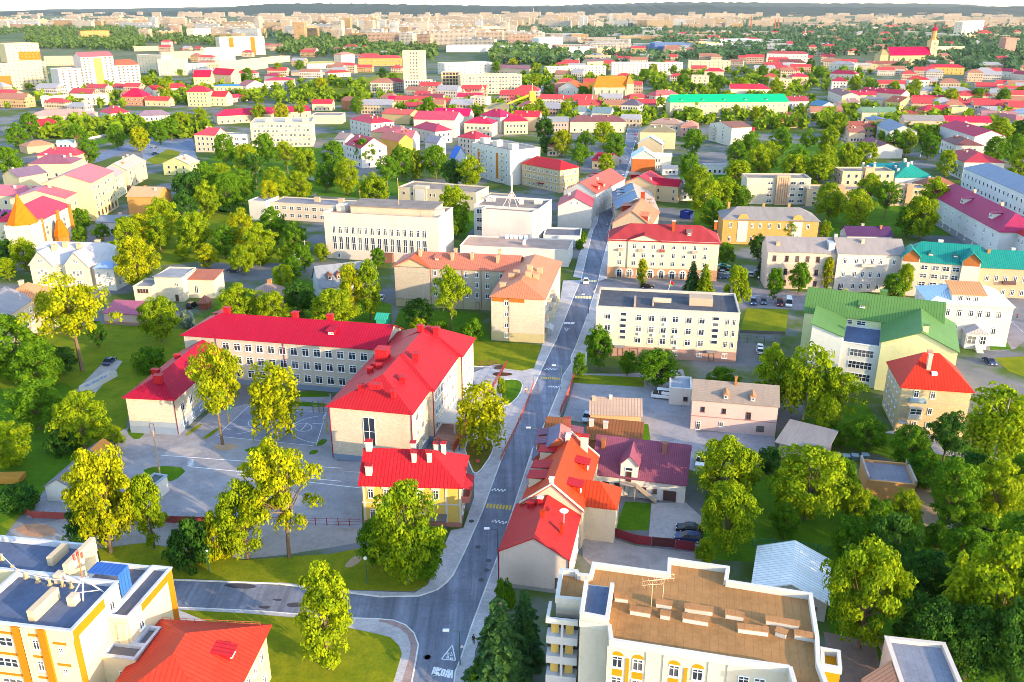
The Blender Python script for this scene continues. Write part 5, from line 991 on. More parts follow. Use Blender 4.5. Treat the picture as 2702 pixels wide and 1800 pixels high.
# ---- left: old gabled house with worn roof; modern white house; others
s=Bld('house','cream house with worn silvery roof, twin gables and four cream stacks','house')
b=s.block('d',(228,632),(795,648),13.0,8.2);hc=P_((.84,.74,.60));s.walls(b,hc);sv=mat('slate',(.44,.43,.46));s.roof(b,sv,5.4,'x',0,5,wm=hc)
for i,x in enumerate((.13,.56)):
 g_=s.sub(b,b.L*x-4.0,b.L*x+4.0,-1.6,6,8.0);s.walls(g_,hc);s.roof(g_,sv,4.4,'y',wm=hc,ov=.4);s.win(g_,'f',[8.6],[.45,.55],.7,1.2,0);s.win(g_,'f',[4.4],[.35,.5,.65],.8,1.9,0);s.win(g_,'f',[1],[.5],1.6,1.8,0)
rb=s.sub(b,b.L*.78,b.L+.4,-2.2,5,7.6);s.walls(rb,P_((.84,.80,.74)));s.roof(rb,mat('seam',(.30,.42,.66)),1.6,'x',2,2,ov=.3);s.win(rb,'f',[4.4,1.2],[.2,.7],.9,1.8,0);s.win(rb,'r',[4.4,1.2],2,.9,1.8,0);s.win(b,'f',[4.4,1.2],[.33,.42],.9,1.8,0)
for x,y in((.2,4),(.32,5),(.5,4.5),(.66,8)):s.chimney(b,b.L*x,y,1.5,1.1,1.6,P_((.80,.60,.40)))
s.done()
s=Bld('house','cream modernist house with stepped flat roofs and parked cars below','house')
mc=P_((.82,.76,.62));b=s.block('d',(1060,732),(1248,736),(1388,668),8.0);s.walls(b,mc);s.shed(b,mat('felt',(.30,.30,.32)),7.4,'b');s.win(b,'f',[5.0],[.8],1.0,1.1,0);s.win(b,'r',[5,1.5],2,1.1,1.8,0);s.win(b,'f',[.1],[.75],1.0,2.2,3,part='door')
t_=s.sub(b,-6.0,-.02,-2.2,6,5.4);s.walls(t_,mc);s.flat(t_,mat('felt',(.28,.27,.29)),mc,.3);s.win(t_,'f',[3.4],4,1.2,1.2,2);w_=s.sub(b,b.L+.02,b.L+8.5,4.0,12,6.2);s.walls(w_,mc);s.shed(w_,mat('slate',(.40,.14,.09)),7.0,'b',wm=mc);s.win(w_,'f',[1.6],[.3],1.2,2.4,0);s.done()
s=Bld('garage','long low pink garage with mauve sloping roof beside the lawn','garage');b=s.block('d',(712,980),(1010,996),6.5,3.4);s.walls(b,P_((.80,.64,.60)));s.shed(b,mat('seam',(.40,.11,.18)),5.0,'b',ov=.3,wm=P_((.80,.64,.60)));s.plinth(b,P_((.5,.36,.28)),.8);s.done()
s=Bld('house','beige house block with grey and salmon roof cut by left edge','house');b=s.block('d',(-140,1120),(228,880),14.0,10.5);bg_=P_((.76,.64,.50));s.walls(b,bg_);s.roof(b,mat('slate',(.30,.28,.30)),3.4,'x',0,0,wm=bg_);zz,_h=s.rows(b,3);s.win(b,'f',zz,9,1.1,1.6,0)
e_=s.sub(b,b.L-1,b.L+9.0,-2.5,9,10.4);s.walls(e_,bg_);s.roof(e_,mat('seam',(.60,.26,.12)),3.2,'x',4,4,ov=.5);s.win(e_,'f',zz,3,1.1,1.6,0);s.chimney(e_,5,7,1.2,1,1.4);s.chimney(b,b.L*.5,4,2.6,.8,1.6,P_((.6,.5,.42)));s.done()
s=Bld('office','long white two-storey building with grey flat roof in the trees left of the theatre','building');b=s.block('d',(1862,218),(2420,250),12.0,7.5);lw_=P_((.80,.70,.58));s.walls(b,lw_);s.flat(b,mat('felt',(.24,.23,.25)),lw_,.3);s.win(b,'f',[4.6,1.4],10,2.0,1.6,5);l_=s.sub(b,-8,-.02,-4,8,8.6);s.walls(l_,P_(WHITE));s.flat(l_,mat('felt',(.26,.26,.29)),P_(WHITE),.3)
for x in(.5,.8):s.chimney(b,b.L*x,7,2.4,1.2,1.6,P_((.74,.56,.4)))
s.done()
s=Bld('house','grey slate gabled house with white end and two wooden dormers near the salmon block','house');b=s.block(('W','W','W'),(-20,1600),(565,1530),(690,1465),5.4);b.W=12;s.walls(b,P_(COOLW));s.roof(b,mat('slate',(.22,.24,.28)),5.2,'x',wm=P_(COOLW),ov=.4);s.win(b,'r',[1.2,5.4],[.4,.6],.9,1.6,0);s.win(b,'f',[1.4],5,1.1,1.5,0)
for x in(.2,.36):s.dormer(b,b.L*x,'f',1.6,1.6,1.6,mat('seam',(.34,.13,.07)),P_((.36,.14,.08)))
s.done()
fin(simple('house','low salmon brick cottage with two brown hipped roofs amid bushes','d',(1735,868),(1932,862),9.0,4.0,(.72,.48,.30),(.34,.24,.20),2.8,'hip',1,3,2,chim=2,near=True))
fin(simple('shed','tiny white hut with pointed pale roof on the street corner lawn','d',(1998,615),(2050,618),3.0,2.6,(.80,.82,.86),(.52,.56,.62),1.8,'gy',0,0,0,chim=0,near=True,cat='hut'))
fin(simple('kiosk','brown wooden kiosk with hipped lid in the parking yard','d',(1368,905),(1428,905),3.4,2.6,(.26,.08,.05),(.34,.12,.08),1.4,'hip',0,0,0,chim=0,near=True,cat='kiosk'))
fin(simple('container','teal green container hut behind the salmon block yard','e',(240,1018),(305,1022),4.0,2.8,(.03,.38,.27),(.04,.40,.30),1.0,'gx',0,0,0,chim=0,near=True,cat='shed'))
# ---- q: centre, red roofs
TQ=[
 ('white house with red hip roof, three storeys, left of the ochre blank wall',(60,818),(205,850),(322,828),10.5,WHITE,(.56,.03,.06),3.4,'hip',3,5,4,4),
 ('house with bright carmine ridge roof and white gable near the embankment foot',(325,694),(478,694),10.0,7.0,(.84,.76,.66),(.62,.01,.07),3.6,'gx',1,5,2,1),
 ('long white house with dark red-brown roof left of the hidden courtyard',(525,674),(700,676),12.0,9.5,(.84,.74,.66),(.22,.05,.07),3.2,'gx',2,7,2,3),
 ('house with light red roof and ochre gable under the dark red-brown one',(280,782),(470,792),(540,735),7.5,(.74,.58,.34),(.60,.10,.08),3.0,'gx',0,0,2,2),
 ('tall white house with pinkish red roof and high white gable',(500,820),(782,828),(840,772),12.5,(.86,.78,.70),(.50,.06,.11),4.4,'gx',3,0,2,3),
 ('house with wide magenta roof just behind the high white gable',(635,792),(880,800),13.0,10.0,(.82,.72,.6),(.54,.01,.10),4.6,'gx',0,0,0,3),
 ('white house with crimson hip and stacks before the high white gable',(495,876),(650,906),(740,890),8.5,(.84,.74,.62),(.46,.04,.09),3.6,'hip',2,5,3,3),
 ('cream house with red hip right of the high white gable',(850,846),(1040,852),(1108,830),9.5,(.86,.76,.60),(.58,.02,.08),3.4,'hip',2,6,3,2),
 ('white house with crimson pyramid roof right behind the cream red-hipped one',(960,792),(1100,808),(1130,786),12.0,(.86,.80,.72),(.52,.02,.09),4.4,'hip',3,4,2,1),
 ('cream two-storey house with scarlet hip roof and white stacks by the tall conifer',(1125,836),(1290,834),(1335,800),9.5,(.84,.76,.50),(.58,.02,.07),3.4,'hip',2,6,3,3),
 ('house with scarlet ridge roof behind the cream two-storey one',(1190,802),(1365,806),(1402,770),10.5,(.80,.62,.46),(.60,.03,.06),3.4,'gx',0,0,2,2),
 ('house with olive grey roof beside the narrow flat tower',(985,750),(1148,752),13.0,9.5,(.80,.66,.46),(.28,.25,.15),4.0,'hipl',2,4,2,1),
 ('pink two-storey house with slate roof and white window bands',(1388,840),(1570,840),12.0,('q',1570,915),(.80,.50,.44),(.26,.27,.30),3.0,'gx',2,8,2,1),
 ('dark brown long roof with cream ground floor behind the big street tree',(1580,838),(1965,838),14.0,8.0,(.84,.74,.54),(.20,.08,.09),3.6,'hip',1,8,2,5),
 ('cream-white three-storey house with red hip roof behind the white five-storey flats',(808,940),(925,958),(1082,940),10.0,(.84,.74,.62),(.62,.03,.06),3.4,'hip',3,4,3,1),
 ('white row with brownish rose roof and orange stacks left of the blue hut',(360,945),(490,950),(640,930),9.5,(.82,.76,.72),(.46,.13,.16),3.8,'gx',2,4,0,4),
 ('white gable house with blue-grey hip roof and brown patch before the red hips',(580,975),(665,985),(808,985),8.5,(.84,.80,.76),(.22,.23,.30),3.6,'gx',1,3,0,1),
 ('rosy roof with orange stacks next to the ochre blank wall',(205,905),(420,925),14.0,10.0,(.80,.6,.4),(.44,.12,.14),3.4,'hip',0,0,0,5),
 ('small house with dark roof next to the yellow crane',(1165,690),(1250,690),10.0,6.5,(.80,.66,.56),(.44,.08,.08),3.0,'gx',1,3,2,1),
 ('white gabled house with rosy roof right of the yellow crane',(1245,740),(1395,735),12.0,8.0,(.86,.80,.72),(.58,.08,.09),4.2,'gy',1,3,2,1),
 ('white house with slate-green mansard beside the convent trees',(1600,770),(1730,770),12.0,9.0,(.82,.78,.74),(.16,.22,.26),3.4,'hip',2,4,3,1),
 ('slate roofed white pair right of the slate-green mansard',(1730,775),(1860,780),12.0,9.0,(.80,.76,.74),(.17,.25,.28),3.6,'gx',1,5,2,1),
 ('white classical house with dark mansard and columned porch',(1935,720),(2060,725),(2130,690),12.0,(.84,.76,.66),(.12,.10,.14),4.0,'hip',3,6,4,0),
 ('house with scarlet hip behind the classical house with columned porch',(1990,680),(2130,672),12.0,8.0,(.82,.6,.5),(.56,.06,.07),3.4,'hip',1,3,2,0),
 ('house with rosy mansard, dormers and white front up the far street',(2172,660),(2330,650),13.0,10.5,(.84,.72,.62),(.58,.10,.11),4.0,'hip',3,5,3,3),
 ('cream small house with brown roof under the poplar by the white gable',(1425,1010),(1495,1012),10.0,6.0,(.82,.64,.5),(.36,.14,.09),3.0,'gx',1,2,1,0),
 ('pale house with dark hips just left of the dark red-brown roof',(270,715),(330,715),10.0,6.0,(.8,.7,.6),(.28,.05,.08),3.0,'hip',1,2,1,0),
 ('crimson roof glimpsed before the long glazed office, right of trees',(800,665),(970,668),10.0,7.5,(.8,.7,.6),(.46,.03,.09),3.0,'gx',0,0,0,1),
 ('low red-roofed wall building in front of the convent',(1430,690),(1640,690),8.0,5.0,(.86,.78,.68),(.60,.10,.06),2.0,'gx',1,6,1,0),
 ('red-orange small roofs before the convent gable',(1345,680),(1430,680),9.0,6.0,(.82,.66,.56),(.60,.16,.05),2.8,'hip',0,0,0,0),
]
for(lab,A,B_,C_,h,wc,rc,rise,kind,rows,nf,ns,ch)in TQ:fin(simple('house',lab,'q',A,B_,C_,h,wc,rc,rise,kind,rows,nf,ns,chim=ch))
s,b=simple('house','white house with dark windows, crimson dormer and high gable by the parkside trees','W',(240,113),(402,160),(650,130),11.5,(.86,.80,.76),(.46,.05,.08),5.0,'gx',3,5,2,chim=2);s.dormer(b,b.L*.5,'f',2.6,.6,1.6,mcrim,P_((.7,.2,.2)));s.done()
s,b=simple('house','ochre house with big blank wall and pedimented projection','W',(600,52),(792,90),(930,72),11.5,(.76,.52,.16),(.50,.16,.12),3.6,'gx',0,0,0,chim=2);s.done()
s,b=simple('house','narrow white house at the left end beside the dark conifer','W',(130,62),(240,70),12.0,11.0,(.80,.78,.76),(.30,.22,.2),3.0,'gx',3,2,3,chim=2);s.done()
s,b=simple('chapel','bright blue roofed hut among trees left of white five-storey flats','W',(1372,262),(1500,250),6.0,6.0,(.60,.66,.78),(.02,.14,.60),6.0,'gy',0,0,0,chim=0,cat='hut');s.done()
s,b=simple('apartment_block','narrow cream six-storey flat-roofed tower with red balconies','q',(890,668),(1000,672),12.0,('q',1000,790),(.86,.76,.62),(.5,.4,.34),kind='flat',rows=6,nf=4,ns=3,cat='apartment block',chim=0);s.done()
# ---- tower block, offices, convent and church
s=Bld('tower_block','tall cream slab tower with ten rows of paired windows above the red roofs','tower block')
cw_=P_((.86,.72,.52));b=s.block('q',(422,352),(572,352),(650,322),43.0);s.walls(b,cw_);s.flat(b,mat('felt',(.5,.36,.22)),cw_,1.0);s.win(b,'f',[10+3.3*i for i in range(10)],[.36,.50,.64],1.6,2.0,1);s.win(b,'r',[10+3.3*i for i in range(10)],5,2.0,1.8,5)
pd=s.sub(b,1,b.L+8,-6,-.1,14.0);s.walls(pd,P_((.84,.76,.64)));s.flat(pd,mat('felt',(.34,.3,.28)),cw_,.5);s.win(pd,'f',[2,7,10.5],10,1.8,2.4,1);s.done()
s=Bld('office','long beige glazed office with lattice concrete screen at its left end','office')
b=s.block('q',(692,502),(820,502),20.0,('q',820,640));s.walls(b,P_((.74,.60,.38)));s.flat(b,mat('felt',(.4,.3,.22)),cw_,.5);s.win(b,'f',[1.5+3.4*i for i in range(int(b.h/3.4))],5,3.2,2.4,2)
c_=s.block('q',(824,520),(1248,512),16.0,b.h-1.0);s.walls(c_,P_((.86,.72,.50)));s.flat(c_,mat('felt',(.44,.34,.26)),cw_,.5);zz,_h=s.rows(c_,5);s.win(c_,'f',zz,18,2.2,1.9,0)
for i in range(19):s.mb('facade_fin',P_((.84,.72,.54)),None).box(c_.fr,c_.L*i/18.5,c_.L*i/18.5+.5,-.5,-.003,1,c_.h-.6)
s.done()
s=Bld('church','orange-roofed church with white convent wings and arched nave windows','church')
cw_=P_((.86,.72,.50));b=s.block('q',(1745,598),(1970,598),16.0,17.0);s.walls(b,cw_);s.roof(b,mat('tile',(.62,.19,.025)),9.0,'x',4,0,ov=.5,wm=cw_);s.win(b,'f',[4.0],[.16,.38,.62,.86],1.8,7.5,4)
tw_=s.sub(b,b.L+.02,b.L+6.5,-1,16,20.0);s.walls(tw_,cw_,part='facade_tower');s.roof(tw_,mat('tile',(.62,.24,.06)),6,'x',2.5,2.5,ov=.4)
for i in range(5):s.mb('buttress',cw_,i).box(b.fr,b.L*(.04+.23*i),b.L*(.07+.23*i),-1.2,-.02,0,14)
v1=s.block('q',(1495,602),(1600,640),16.0,10.0);A_,B_=G('q',1500,605,11),G('q',1640,612,11);v1.fr=Fr(A_,B_-A_);v1.L=float(np.linalg.norm(B_-A_));v1.h=11.0;s.walls(v1,P_((.86,.8,.72)));s.roof(v1,mat('tile',(.52,.12,.05)),6.5,'y',wm=P_((.88,.84,.78)));s.win(v1,'f',[2,6.5],3,1.0,1.6,1)
v2=s.sub(v1,v1.L,v1.L+22,5,16,11.0);s.walls(v2,P_((.84,.72,.58)));s.roof(v2,mat('tile',(.58,.16,.05)),6.0,'x',wm=cw_);s.done()
s=Bld('palace','very long cream building under a vivid emerald green roof','building')
b=s.block('F',(1769,269),(2081,267),17.0,13.0);s.walls(b,P_((.84,.70,.50)));s.roof(b,mat('seam',(.0,.46,.20)),5.2,'x',1.5,1.5,ov=.6);s.win(b,'f',[8.4,2.6],22,1.2,2.3,0);s.band(b,P_(WHITE),12.3,.5,.25)
for x in(.1,.28,.46,.64,.82):s.dormer(b,b.L*x,'f',3,1.5,.5,mat('seam',(.0,.46,.20)),P_((.02,.3,.14)))
s.done()
s=Bld('cathedral','baroque cathedral with crimson nave roof and cream domed tower at upper right','church')
b=s.block('r',(1432,382),(1712,380),22.0,16.0);cc_=P_((.86,.62,.36));s.walls(b,cc_);s.roof(b,mat('seam',(.46,.0,.06)),12.0,'x',wm=cc_);s.win(b,'f',[6],7,2.4,6,4)
t_=s.sub(b,b.L+.1,b.L+12,4,16,38.0);s.walls(t_,P_((.86,.66,.40)),part='tower');s.win(t_,'f',[14,24,31],[.5],2.5,4.5,4);ct_=t_.fr.w(5.9,6,38);s.mb('tower_lantern',P_((.84,.5,.24))).lathe(ct_,[(6.2,0),(5.0,2),(3.8,2.2),(3.8,14)],8);s.mb('dome',mat('seam',(.46,.02,.05))).lathe((ct_[0],ct_[1],52),[(4.6,0),(5.0,2),(3.2,4.5),(1.2,6),(1.0,8),(.2,12)],8)
lw_=s.sub(b,-15,-.02,2,20,17);s.walls(lw_,P_((.76,.58,.34)));s.roof(lw_,mat('seam',(.34,.28,.12)),7,'x',7,0,wm=cc_);s.done()
TR=[
 ('white house with dark red roof and stacks at right end of the emerald roof',(730,698),(872,696),13.0,('r',872,770),(.82,.76,.72),(.30,.05,.07),3.6,'gx',2,6,3,4),
 ('small white gable house with blue roof right of the emerald roof',(865,720),(945,738),(1030,722),8.0,(.86,.78,.66),(.10,.22,.34),4.0,'gx',1,3,2,1),
 ('low dark red roofed house in front of the emerald-roofed palace',(648,800),(800,803),12.0,5.0,(.6,.4,.34),(.24,.06,.06),2.6,'hip',0,0,0,4),
 ('crimson flat-pitched long roof between the big park trees and the emerald roof',(660,835),(840,838),10.0,5.0,(.8,.66,.5),(.52,.03,.08),1.6,'gx',0,0,0,0),
 ('yellow gable house with crimson roof at the left of the dark park trees',(415,915),(480,918),12.0,8.0,(.84,.64,.40),(.54,.02,.06),3.0,'gx',1,2,2,0),
 ('white house with red hipped roof behind the emerald roof',(330,610),(605,612),14.0,9.0,(.86,.76,.62),(.54,.03,.06),4.0,'hipr',1,6,2,4),
 ('tan flat-roofed block with red roofed twin behind the emerald roof trees',(622,545),(752,545),16.0,11.0,(.82,.64,.46),(.36,.34,.3),0,'flat',3,5,3,0),
 ('apricot block with crimson roof next to the tan flat one',(756,528),(868,528),15.0,10.0,(.84,.62,.42),(.54,.03,.07),3.6,'hip',2,4,3,3),
 ('cream narrow block beside trees at the far end of the green-roofed palace',(60,522),(180,524),14.0,14.0,(.86,.76,.56),(.4,.34,.3),0,'flat',4,3,3,0),
 ('crimson corner roof by the cream narrow block',(150,490),(285,492),14.0,12.0,(.82,.66,.52),(.52,.03,.06),3.4,'hip',2,3,2,1),
 ('beige four-storey block in the far row left of the boulevard',(40,418),(330,420),16.0,15.0,(.84,.68,.52),(.46,.36,.26),0,'flat',4,9,3,0),
 ('white administrative block with red-brown roofs right of the far beige block',(580,368),(865,372),18.0,16.0,(.86,.82,.76),(.40,.08,.08),3.6,'hip',3,10,3,3),
 ('white block with dark hipped roof before the white administrative block',(670,430),(850,432),16.0,11.0,(.86,.78,.70),(.18,.06,.06),4.0,'hipr',2,6,3,1),
 ('white building with slate roof at the corner of the far boulevard',(1010,440),(1185,446),16.0,11.0,(.84,.78,.70),(.34,.32,.34),3.6,'hip',2,6,3,2),
 ('dark crimson roofed house below the slate roofed corner building',(1015,505),(1195,512),14.0,9.5,(.82,.7,.62),(.34,.02,.06),3.6,'hip',2,5,3,3),
 ('white cube house with dark red hip roof on the boulevard corner',(1030,558),(1138,560),13.0,('r',1138,632),(.88,.82,.80),(.38,.03,.07),3.4,'hip',3,4,2,0),
 ('long apricot house with dark red roof before the cathedral',(1275,438),(1560,440),15.0,10.5,(.84,.62,.38),(.30,.10,.08),3.4,'gx',2,9,2,5),
 ('yellow house with crimson hip roof right below the cathedral',(1685,462),(1945,466),16.0,9.5,(.84,.60,.22),(.50,.03,.06),3.6,'hip',2,8,3,3),
 ('pale green-white house with red and gold roof among park trees',(1565,548),(1705,550),14.0,('r',1705,635),(.82,.84,.72),(.54,.04,.05),3.6,'hip',3,5,3,2),
 ('grey hipped pavilion right of the park trees',(1640,625),(2000,628),14.0,6.0,(.7,.6,.52),(.28,.29,.34),3.4,'hip',1,8,2,2),
 ('long crimson roofs chain right of the boulevard, white gable first',(1225,628),(1510,650),15.0,9.0,(.86,.74,.62),(.46,.03,.07),3.4,'gx',1,6,2,5),
 ('crimson long roof second in the chain by the boulevard',(1100,650),(1335,655),13.0,8.5,(.84,.72,.6),(.50,.04,.08),3.0,'gx',1,6,2,4),
 ('brown-roofed terrace at the boulevard corner with dark stacks',(1005,625),(1100,660),(1165,640),9.0,(.82,.7,.62),(.26,.09,.08),3.0,'gx',2,4,2,4),
 ('white walled house with wide brown roof below the boulevard terrace',(1090,735),(1225,705),12.0,7.0,(.88,.8,.72),(.24,.14,.13),3.0,'gx',0,0,0,1),
 ('cream house with flat grey roof, two small windows, near the teal corner',(1250,680),(1380,690),13.0,9.0,(.86,.72,.54),(.3,.26,.26),1.6,'gx',1,3,2,0),
 ('crimson long house with stacks at the right beyond the yellow gable',(1600,690),(1925,690),14.0,8.0,(.82,.62,.4),(.52,.03,.06),3.6,'gx',1,8,2,6),
 ('white gabled house with rosy roof above the far right trees',(2060,800),(2300,810),14.0,8.5,(.86,.76,.66),(.46,.20,.20),3.4,'gx',1,6,2,4),
 ('dark red roofs right of the cathedral lawn',(2070,480),(2280,495),16.0,7.0,(.84,.78,.7),(.40,.03,.07),3.2,'hip',1,7,2,2),
 ('dark crimson roof at the far right edge above the grove',(2270,505),(2420,520),15.0,8.0,(.86,.72,.6),(.38,.03,.06),3.2,'gx',1,4,2,2),
 ('pale house with grey roof and stacks left of the cathedral forecourt',(1190,450),(1300,452),13.0,9.0,(.82,.7,.5),(.5,.42,.36),3.0,'gx',1,4,2,1),
 ('rosy roofed house beside the flat brown attic left of the park',(0,865),(105,868),13.0,7.5,(.84,.56,.42),(.52,.2,.12),3.0,'hip',2,4,2,1),
]
for(lab,A,B_,C_,h,wc,rc,rise,kind,rows,nf,ns,ch)in TR:fin(simple('house',lab,'r',A,B_,C_,h,wc,rc,rise,kind,rows,nf,ns,chim=ch))
# ---- upper left: tower flats and blocks
s=Bld('tower_block','stepped white apartment tower with orange glass strip and arched top at upper left','tower block')
tw_=P_((.88,.80,.72));b=s.block('p',(398,478),(958,452),22.0,('p',958,612));s.walls(b,tw_);s.flat(b,mat('felt',(.4,.2,.16)),tw_,.6);n_=8;s.win(b,'f',[2+(b.h-2)/n_*i for i in range(n_)],13,1.9,1.6,2)
c_=s.sub(b,b.L*.28,b.L*.68,-1.5,18,b.h+11.5);s.walls(c_,tw_);s.win(c_,'f',[3+(c_.h-3)/12*i for i in range(12)],[.1,.22,.75,.9],1.8,1.6,2);s.mb('glass_strip',mat('metal',(.56,.20,.03))).box(c_.fr,c_.L*.38,c_.L*.62,-.6,-.003,4,c_.h-2)
s.roof(c_,mat('seam',(.34,.12,.14)),4.5,'x',ov=.5,wm=tw_);r_=s.sub(b,b.L*.69,b.L-.1,-.8,16,b.h+1.5);s.walls(r_,tw_);s.win(r_,'f',[2+(r_.h-2)/n_*i for i in range(n_)],5,2.0,1.6,2);s.roof(r_,mat('seam',(.56,.10,.06)),5,'x',5,5,ov=.6);s.done()
s=Bld('tower_block','golden cream stepped apartment tower at the far left edge','tower block')
yw_=P_((.88,.74,.48));b=s.block('p',(-60,440),(312,425),26.0,('p',312,608));s.walls(b,yw_);s.flat(b,mat('felt',(.5,.36,.2)),yw_,.6);s.win(b,'f',[2+(b.h-2)/9*i for i in range(9)],12,1.9,1.6,1);s.win(b,'r',[2+(b.h-2)/9*i for i in range(9)],6,1.8,1.6,1)
c_=s.sub(b,b.L*.32,b.L*.95,3,24,b.h+20);s.walls(c_,yw_,b.h);s.flat(c_,mat('felt',(.5,.36,.2)),yw_,.6);s.win(c_,'f',[b.h+1.5+3.1*i for i in range(6)],8,1.8,1.5,1);s.mb('orange_band',P_((.64,.26,.06))).box(c_.fr,c_.L*.35,c_.L+.05,-.1,-.003,b.h+2,b.h+11);s.mb('orange_base',P_((.66,.26,.08))).box(b.fr,-2,b.L*.3,-.12,-.003,0,b.h*.55);s.done()
TP=[
 ('tower_block','white slab with two brown-orange strips standing over the wooded valley',(1512,258),(1822,252),22.0,('p',1822,378),(.88,.76,.62),9,10),
 ('apartment_block','small white cube block in front of the slab with orange strips',(1405,332),(1592,332),20.0,('p',1592,425),(.88,.82,.76),5,7),
 ('apartment_block','long beige block running below the slab with orange strips',(1510,440),(1845,402),18.0,('p',1845,470),(.84,.68,.48),4,14),
 ('apartment_block','continuation of the long beige block towards the park trees',(1850,400),(2000,385),16.0,('p',2000,425),(.82,.66,.48),3,8),
 ('apartment_block','pale six-storey block, leftmost of the three right of the stepped white tower',(942,378),(1112,385),18.0,('p',1112,512),(.84,.74,.58),6,7),
 ('apartment_block','cream block with turquoise loggias, middle of three right of the stepped white tower',(1085,412),(1280,410),18.0,('p',1280,520),(.84,.76,.58),6,8),
 ('apartment_block','pale grey-blue lower block, rightmost of three right of the stepped white tower',(1250,440),(1480,438),16.0,('p',1480,500),(.76,.76,.70),4,8),
 ('apartment_block','long ochre block behind the stepped white tower',(300,392),(600,388),16.0,('p',600,450),(.84,.64,.42),4,14),
 ('apartment_block','tan block with rusty mansard behind the pale six-storey one',(922,322),(1182,318),18.0,('p',1182,350),(.84,.66,.44),3,10),
 ('apartment_block','ochre-white long row between the tan mansard block and white cube',(1110,362),(1405,355),16.0,('p',1405,400),(.84,.68,.46),3,12),
 ('tower_block','orange brick block rising from the woods at upper left',(552,215),(752,212),26.0,('p',752,268),(.72,.38,.16),6,9),
 ('apartment_block','white stepped tower by the wooded valley, left of the slab with orange strips',(1332,200),(1455,196),24.0,('p',1455,268),(.88,.78,.68),7,5),
]
for(nm,lab,A,B_,W,h,wc,rows,nf)in TP:
 s,b=simple(nm,lab,'p',A,B_,W,h,wc,(.56,.46,.38),kind='flat',rows=rows,nf=nf,ns=3,cat='tower block' if nm=='tower_block' else 'apartment block',chim=0,ww=1.7)
 if 'two brown-orange' in lab:
  for i,x in enumerate((.2,.68)):s.mb('orange_strip',P_((.62,.25,.05)),i).box(b.fr,b.L*x,b.L*(x+.1),-.5,-.003,0,b.h-.5)
 s.done()
TQ2=[
 ('building','orange brick building with scarlet roof left of the slab tower','q',(118,402),(420,400),18.0,('q',420,455),(.76,.44,.18),(.56,.06,.07),3.6,'hip',2,12),
 ('apartment_block','white block with reddish roof at the far left of the orange brick building','q',(0,378),(92,372),16.0,('q',92,435),(.86,.72,.6),(.5,.2,.16),3,'hip',3,5),
 ('hall','white halls with two red pyramid lanterns behind the glazed office','q',(715,440),(1058,430),26.0,('q',1058,505),(.88,.80,.72),(.66,.64,.66),0,'flat',3,9),
 ('building','dark roofed house with scarlet gables right of the glazed office','q',(1068,465),(1300,475),16.0,('q',1300,520),(.78,.62,.5),(.34,.14,.16),3.4,'gx',1,8),
 ('apartment_block','white five-storey block with long rows of windows before the park','q',(1425,462),(1828,455),15.0,('q',1828,528),(.86,.74,.62),(.5,.42,.38),0,'flat',4,16),
 ('apartment_block','longest white block with green loggias beside the convent','q',(1870,432),(2360,432),15.0,('q',2360,520),(.88,.82,.74),(.56,.5,.44),0,'flat',5,18),
 ('building','pale block with dark arched mansard behind the five-storey block','q',(1700,425),(1880,420),16.0,('q',1880,460),(.78,.62,.44),(.16,.11,.14),3.4,'gx',1,8),
 ('building','beige block left behind the five-storey block','q',(1530,380),(1850,385),16.0,('q',1850,440),(.82,.66,.48),(.42,.34,.28),0,'flat',3,12),
 ('building','brown brick tower-like block with stepped top near the factories','q',(1765,335),(1925,330),22.0,('q',1925,390),(.74,.5,.34),(.4,.3,.24),0,'flat',5,7),
 ('office','clean white office slab amid factories right of centre','q',(1365,262),(1530,256),20.0,('q',1530,335),(.88,.86,.84),(.6,.6,.6),0,'flat',7,10),
 ('tower_block','pale golden twin towers in the mid-distance trees','q',(975,185),(1100,180),22.0,('q',1100,255),(.88,.72,.44),(.6,.5,.36),0,'flat',9,6),
 ('factory_hall','very long white factory hall with dark glazing strip beneath the white office slab','q',(725,318),(1362,318),60.0,12.0,(.86,.82,.78),(.72,.70,.70),0,'flat',1,20),
 ('factory_hall','white shed with blue accents right of the white office slab','q',(1530,332),(1765,330),50.0,11.0,(.86,.82,.78),(.74,.72,.72),0,'flat',0,0),
 ('factory_hall','dark blue flat factory hall at the right of centre','q',(2165,300),(2420,300),70.0,14.0,(.10,.16,.34),(.20,.24,.34),0,'flat',0,0),
 ('factory_hall','white and blue striped factory hall at upper right centre','r',(250,275),(540,272),60.0,13.0,(.72,.78,.86),(.8,.8,.8),0,'flat',0,0),
 ('factory_hall','ochre factory hall left of the white and blue one','r',(110,292),(250,290),50.0,14.0,(.82,.60,.34),(.6,.5,.4),0,'flat',0,0),
 ('tower_block','grey-white tower block with golden right face, upper right','r',(1935,150),(2082,140),24.0,('r',2082,230),(.82,.74,.64),(.6,.5,.4),0,'flat',9,6),
 ('tower_block','brown-rose tower at the right edge below the horizon fields','r',(2235,262),(2310,262),24.0,('r',2310,385),(.62,.36,.30),(.5,.36,.3),0,'flat',9,4),
 ('apartment_block','pale flats behind the cathedral tower','r',(1520,215),(1960,245),24.0,('r',1960,280),(.86,.70,.48),(.6,.5,.4),0,'flat',4,12),
 ('building','peach block right of the cathedral lawn','r',(1730,325),(1945,320),18.0,('r',1945,382),(.84,.64,.48),(.5,.4,.34),0,'flat',3,8),
 ('building','white long hospital wing with window rows above the emerald palace trees','r',(180,302),(345,300),20.0,('r',345,345),(.86,.82,.76),(.56,.54,.52),0,'flat',3,12),
]
for(nm,lab,q_,A,B_,W,h,wc,rc,rise,kind,rows,nf)in TQ2:
 fin(simple(nm,lab,q_,A,B_,W,h,wc,rc,rise,kind,rows,nf,2,nm.replace('_',' '),chim=0,ww=1.7,rk='concrete' if kind=='flat' else None))
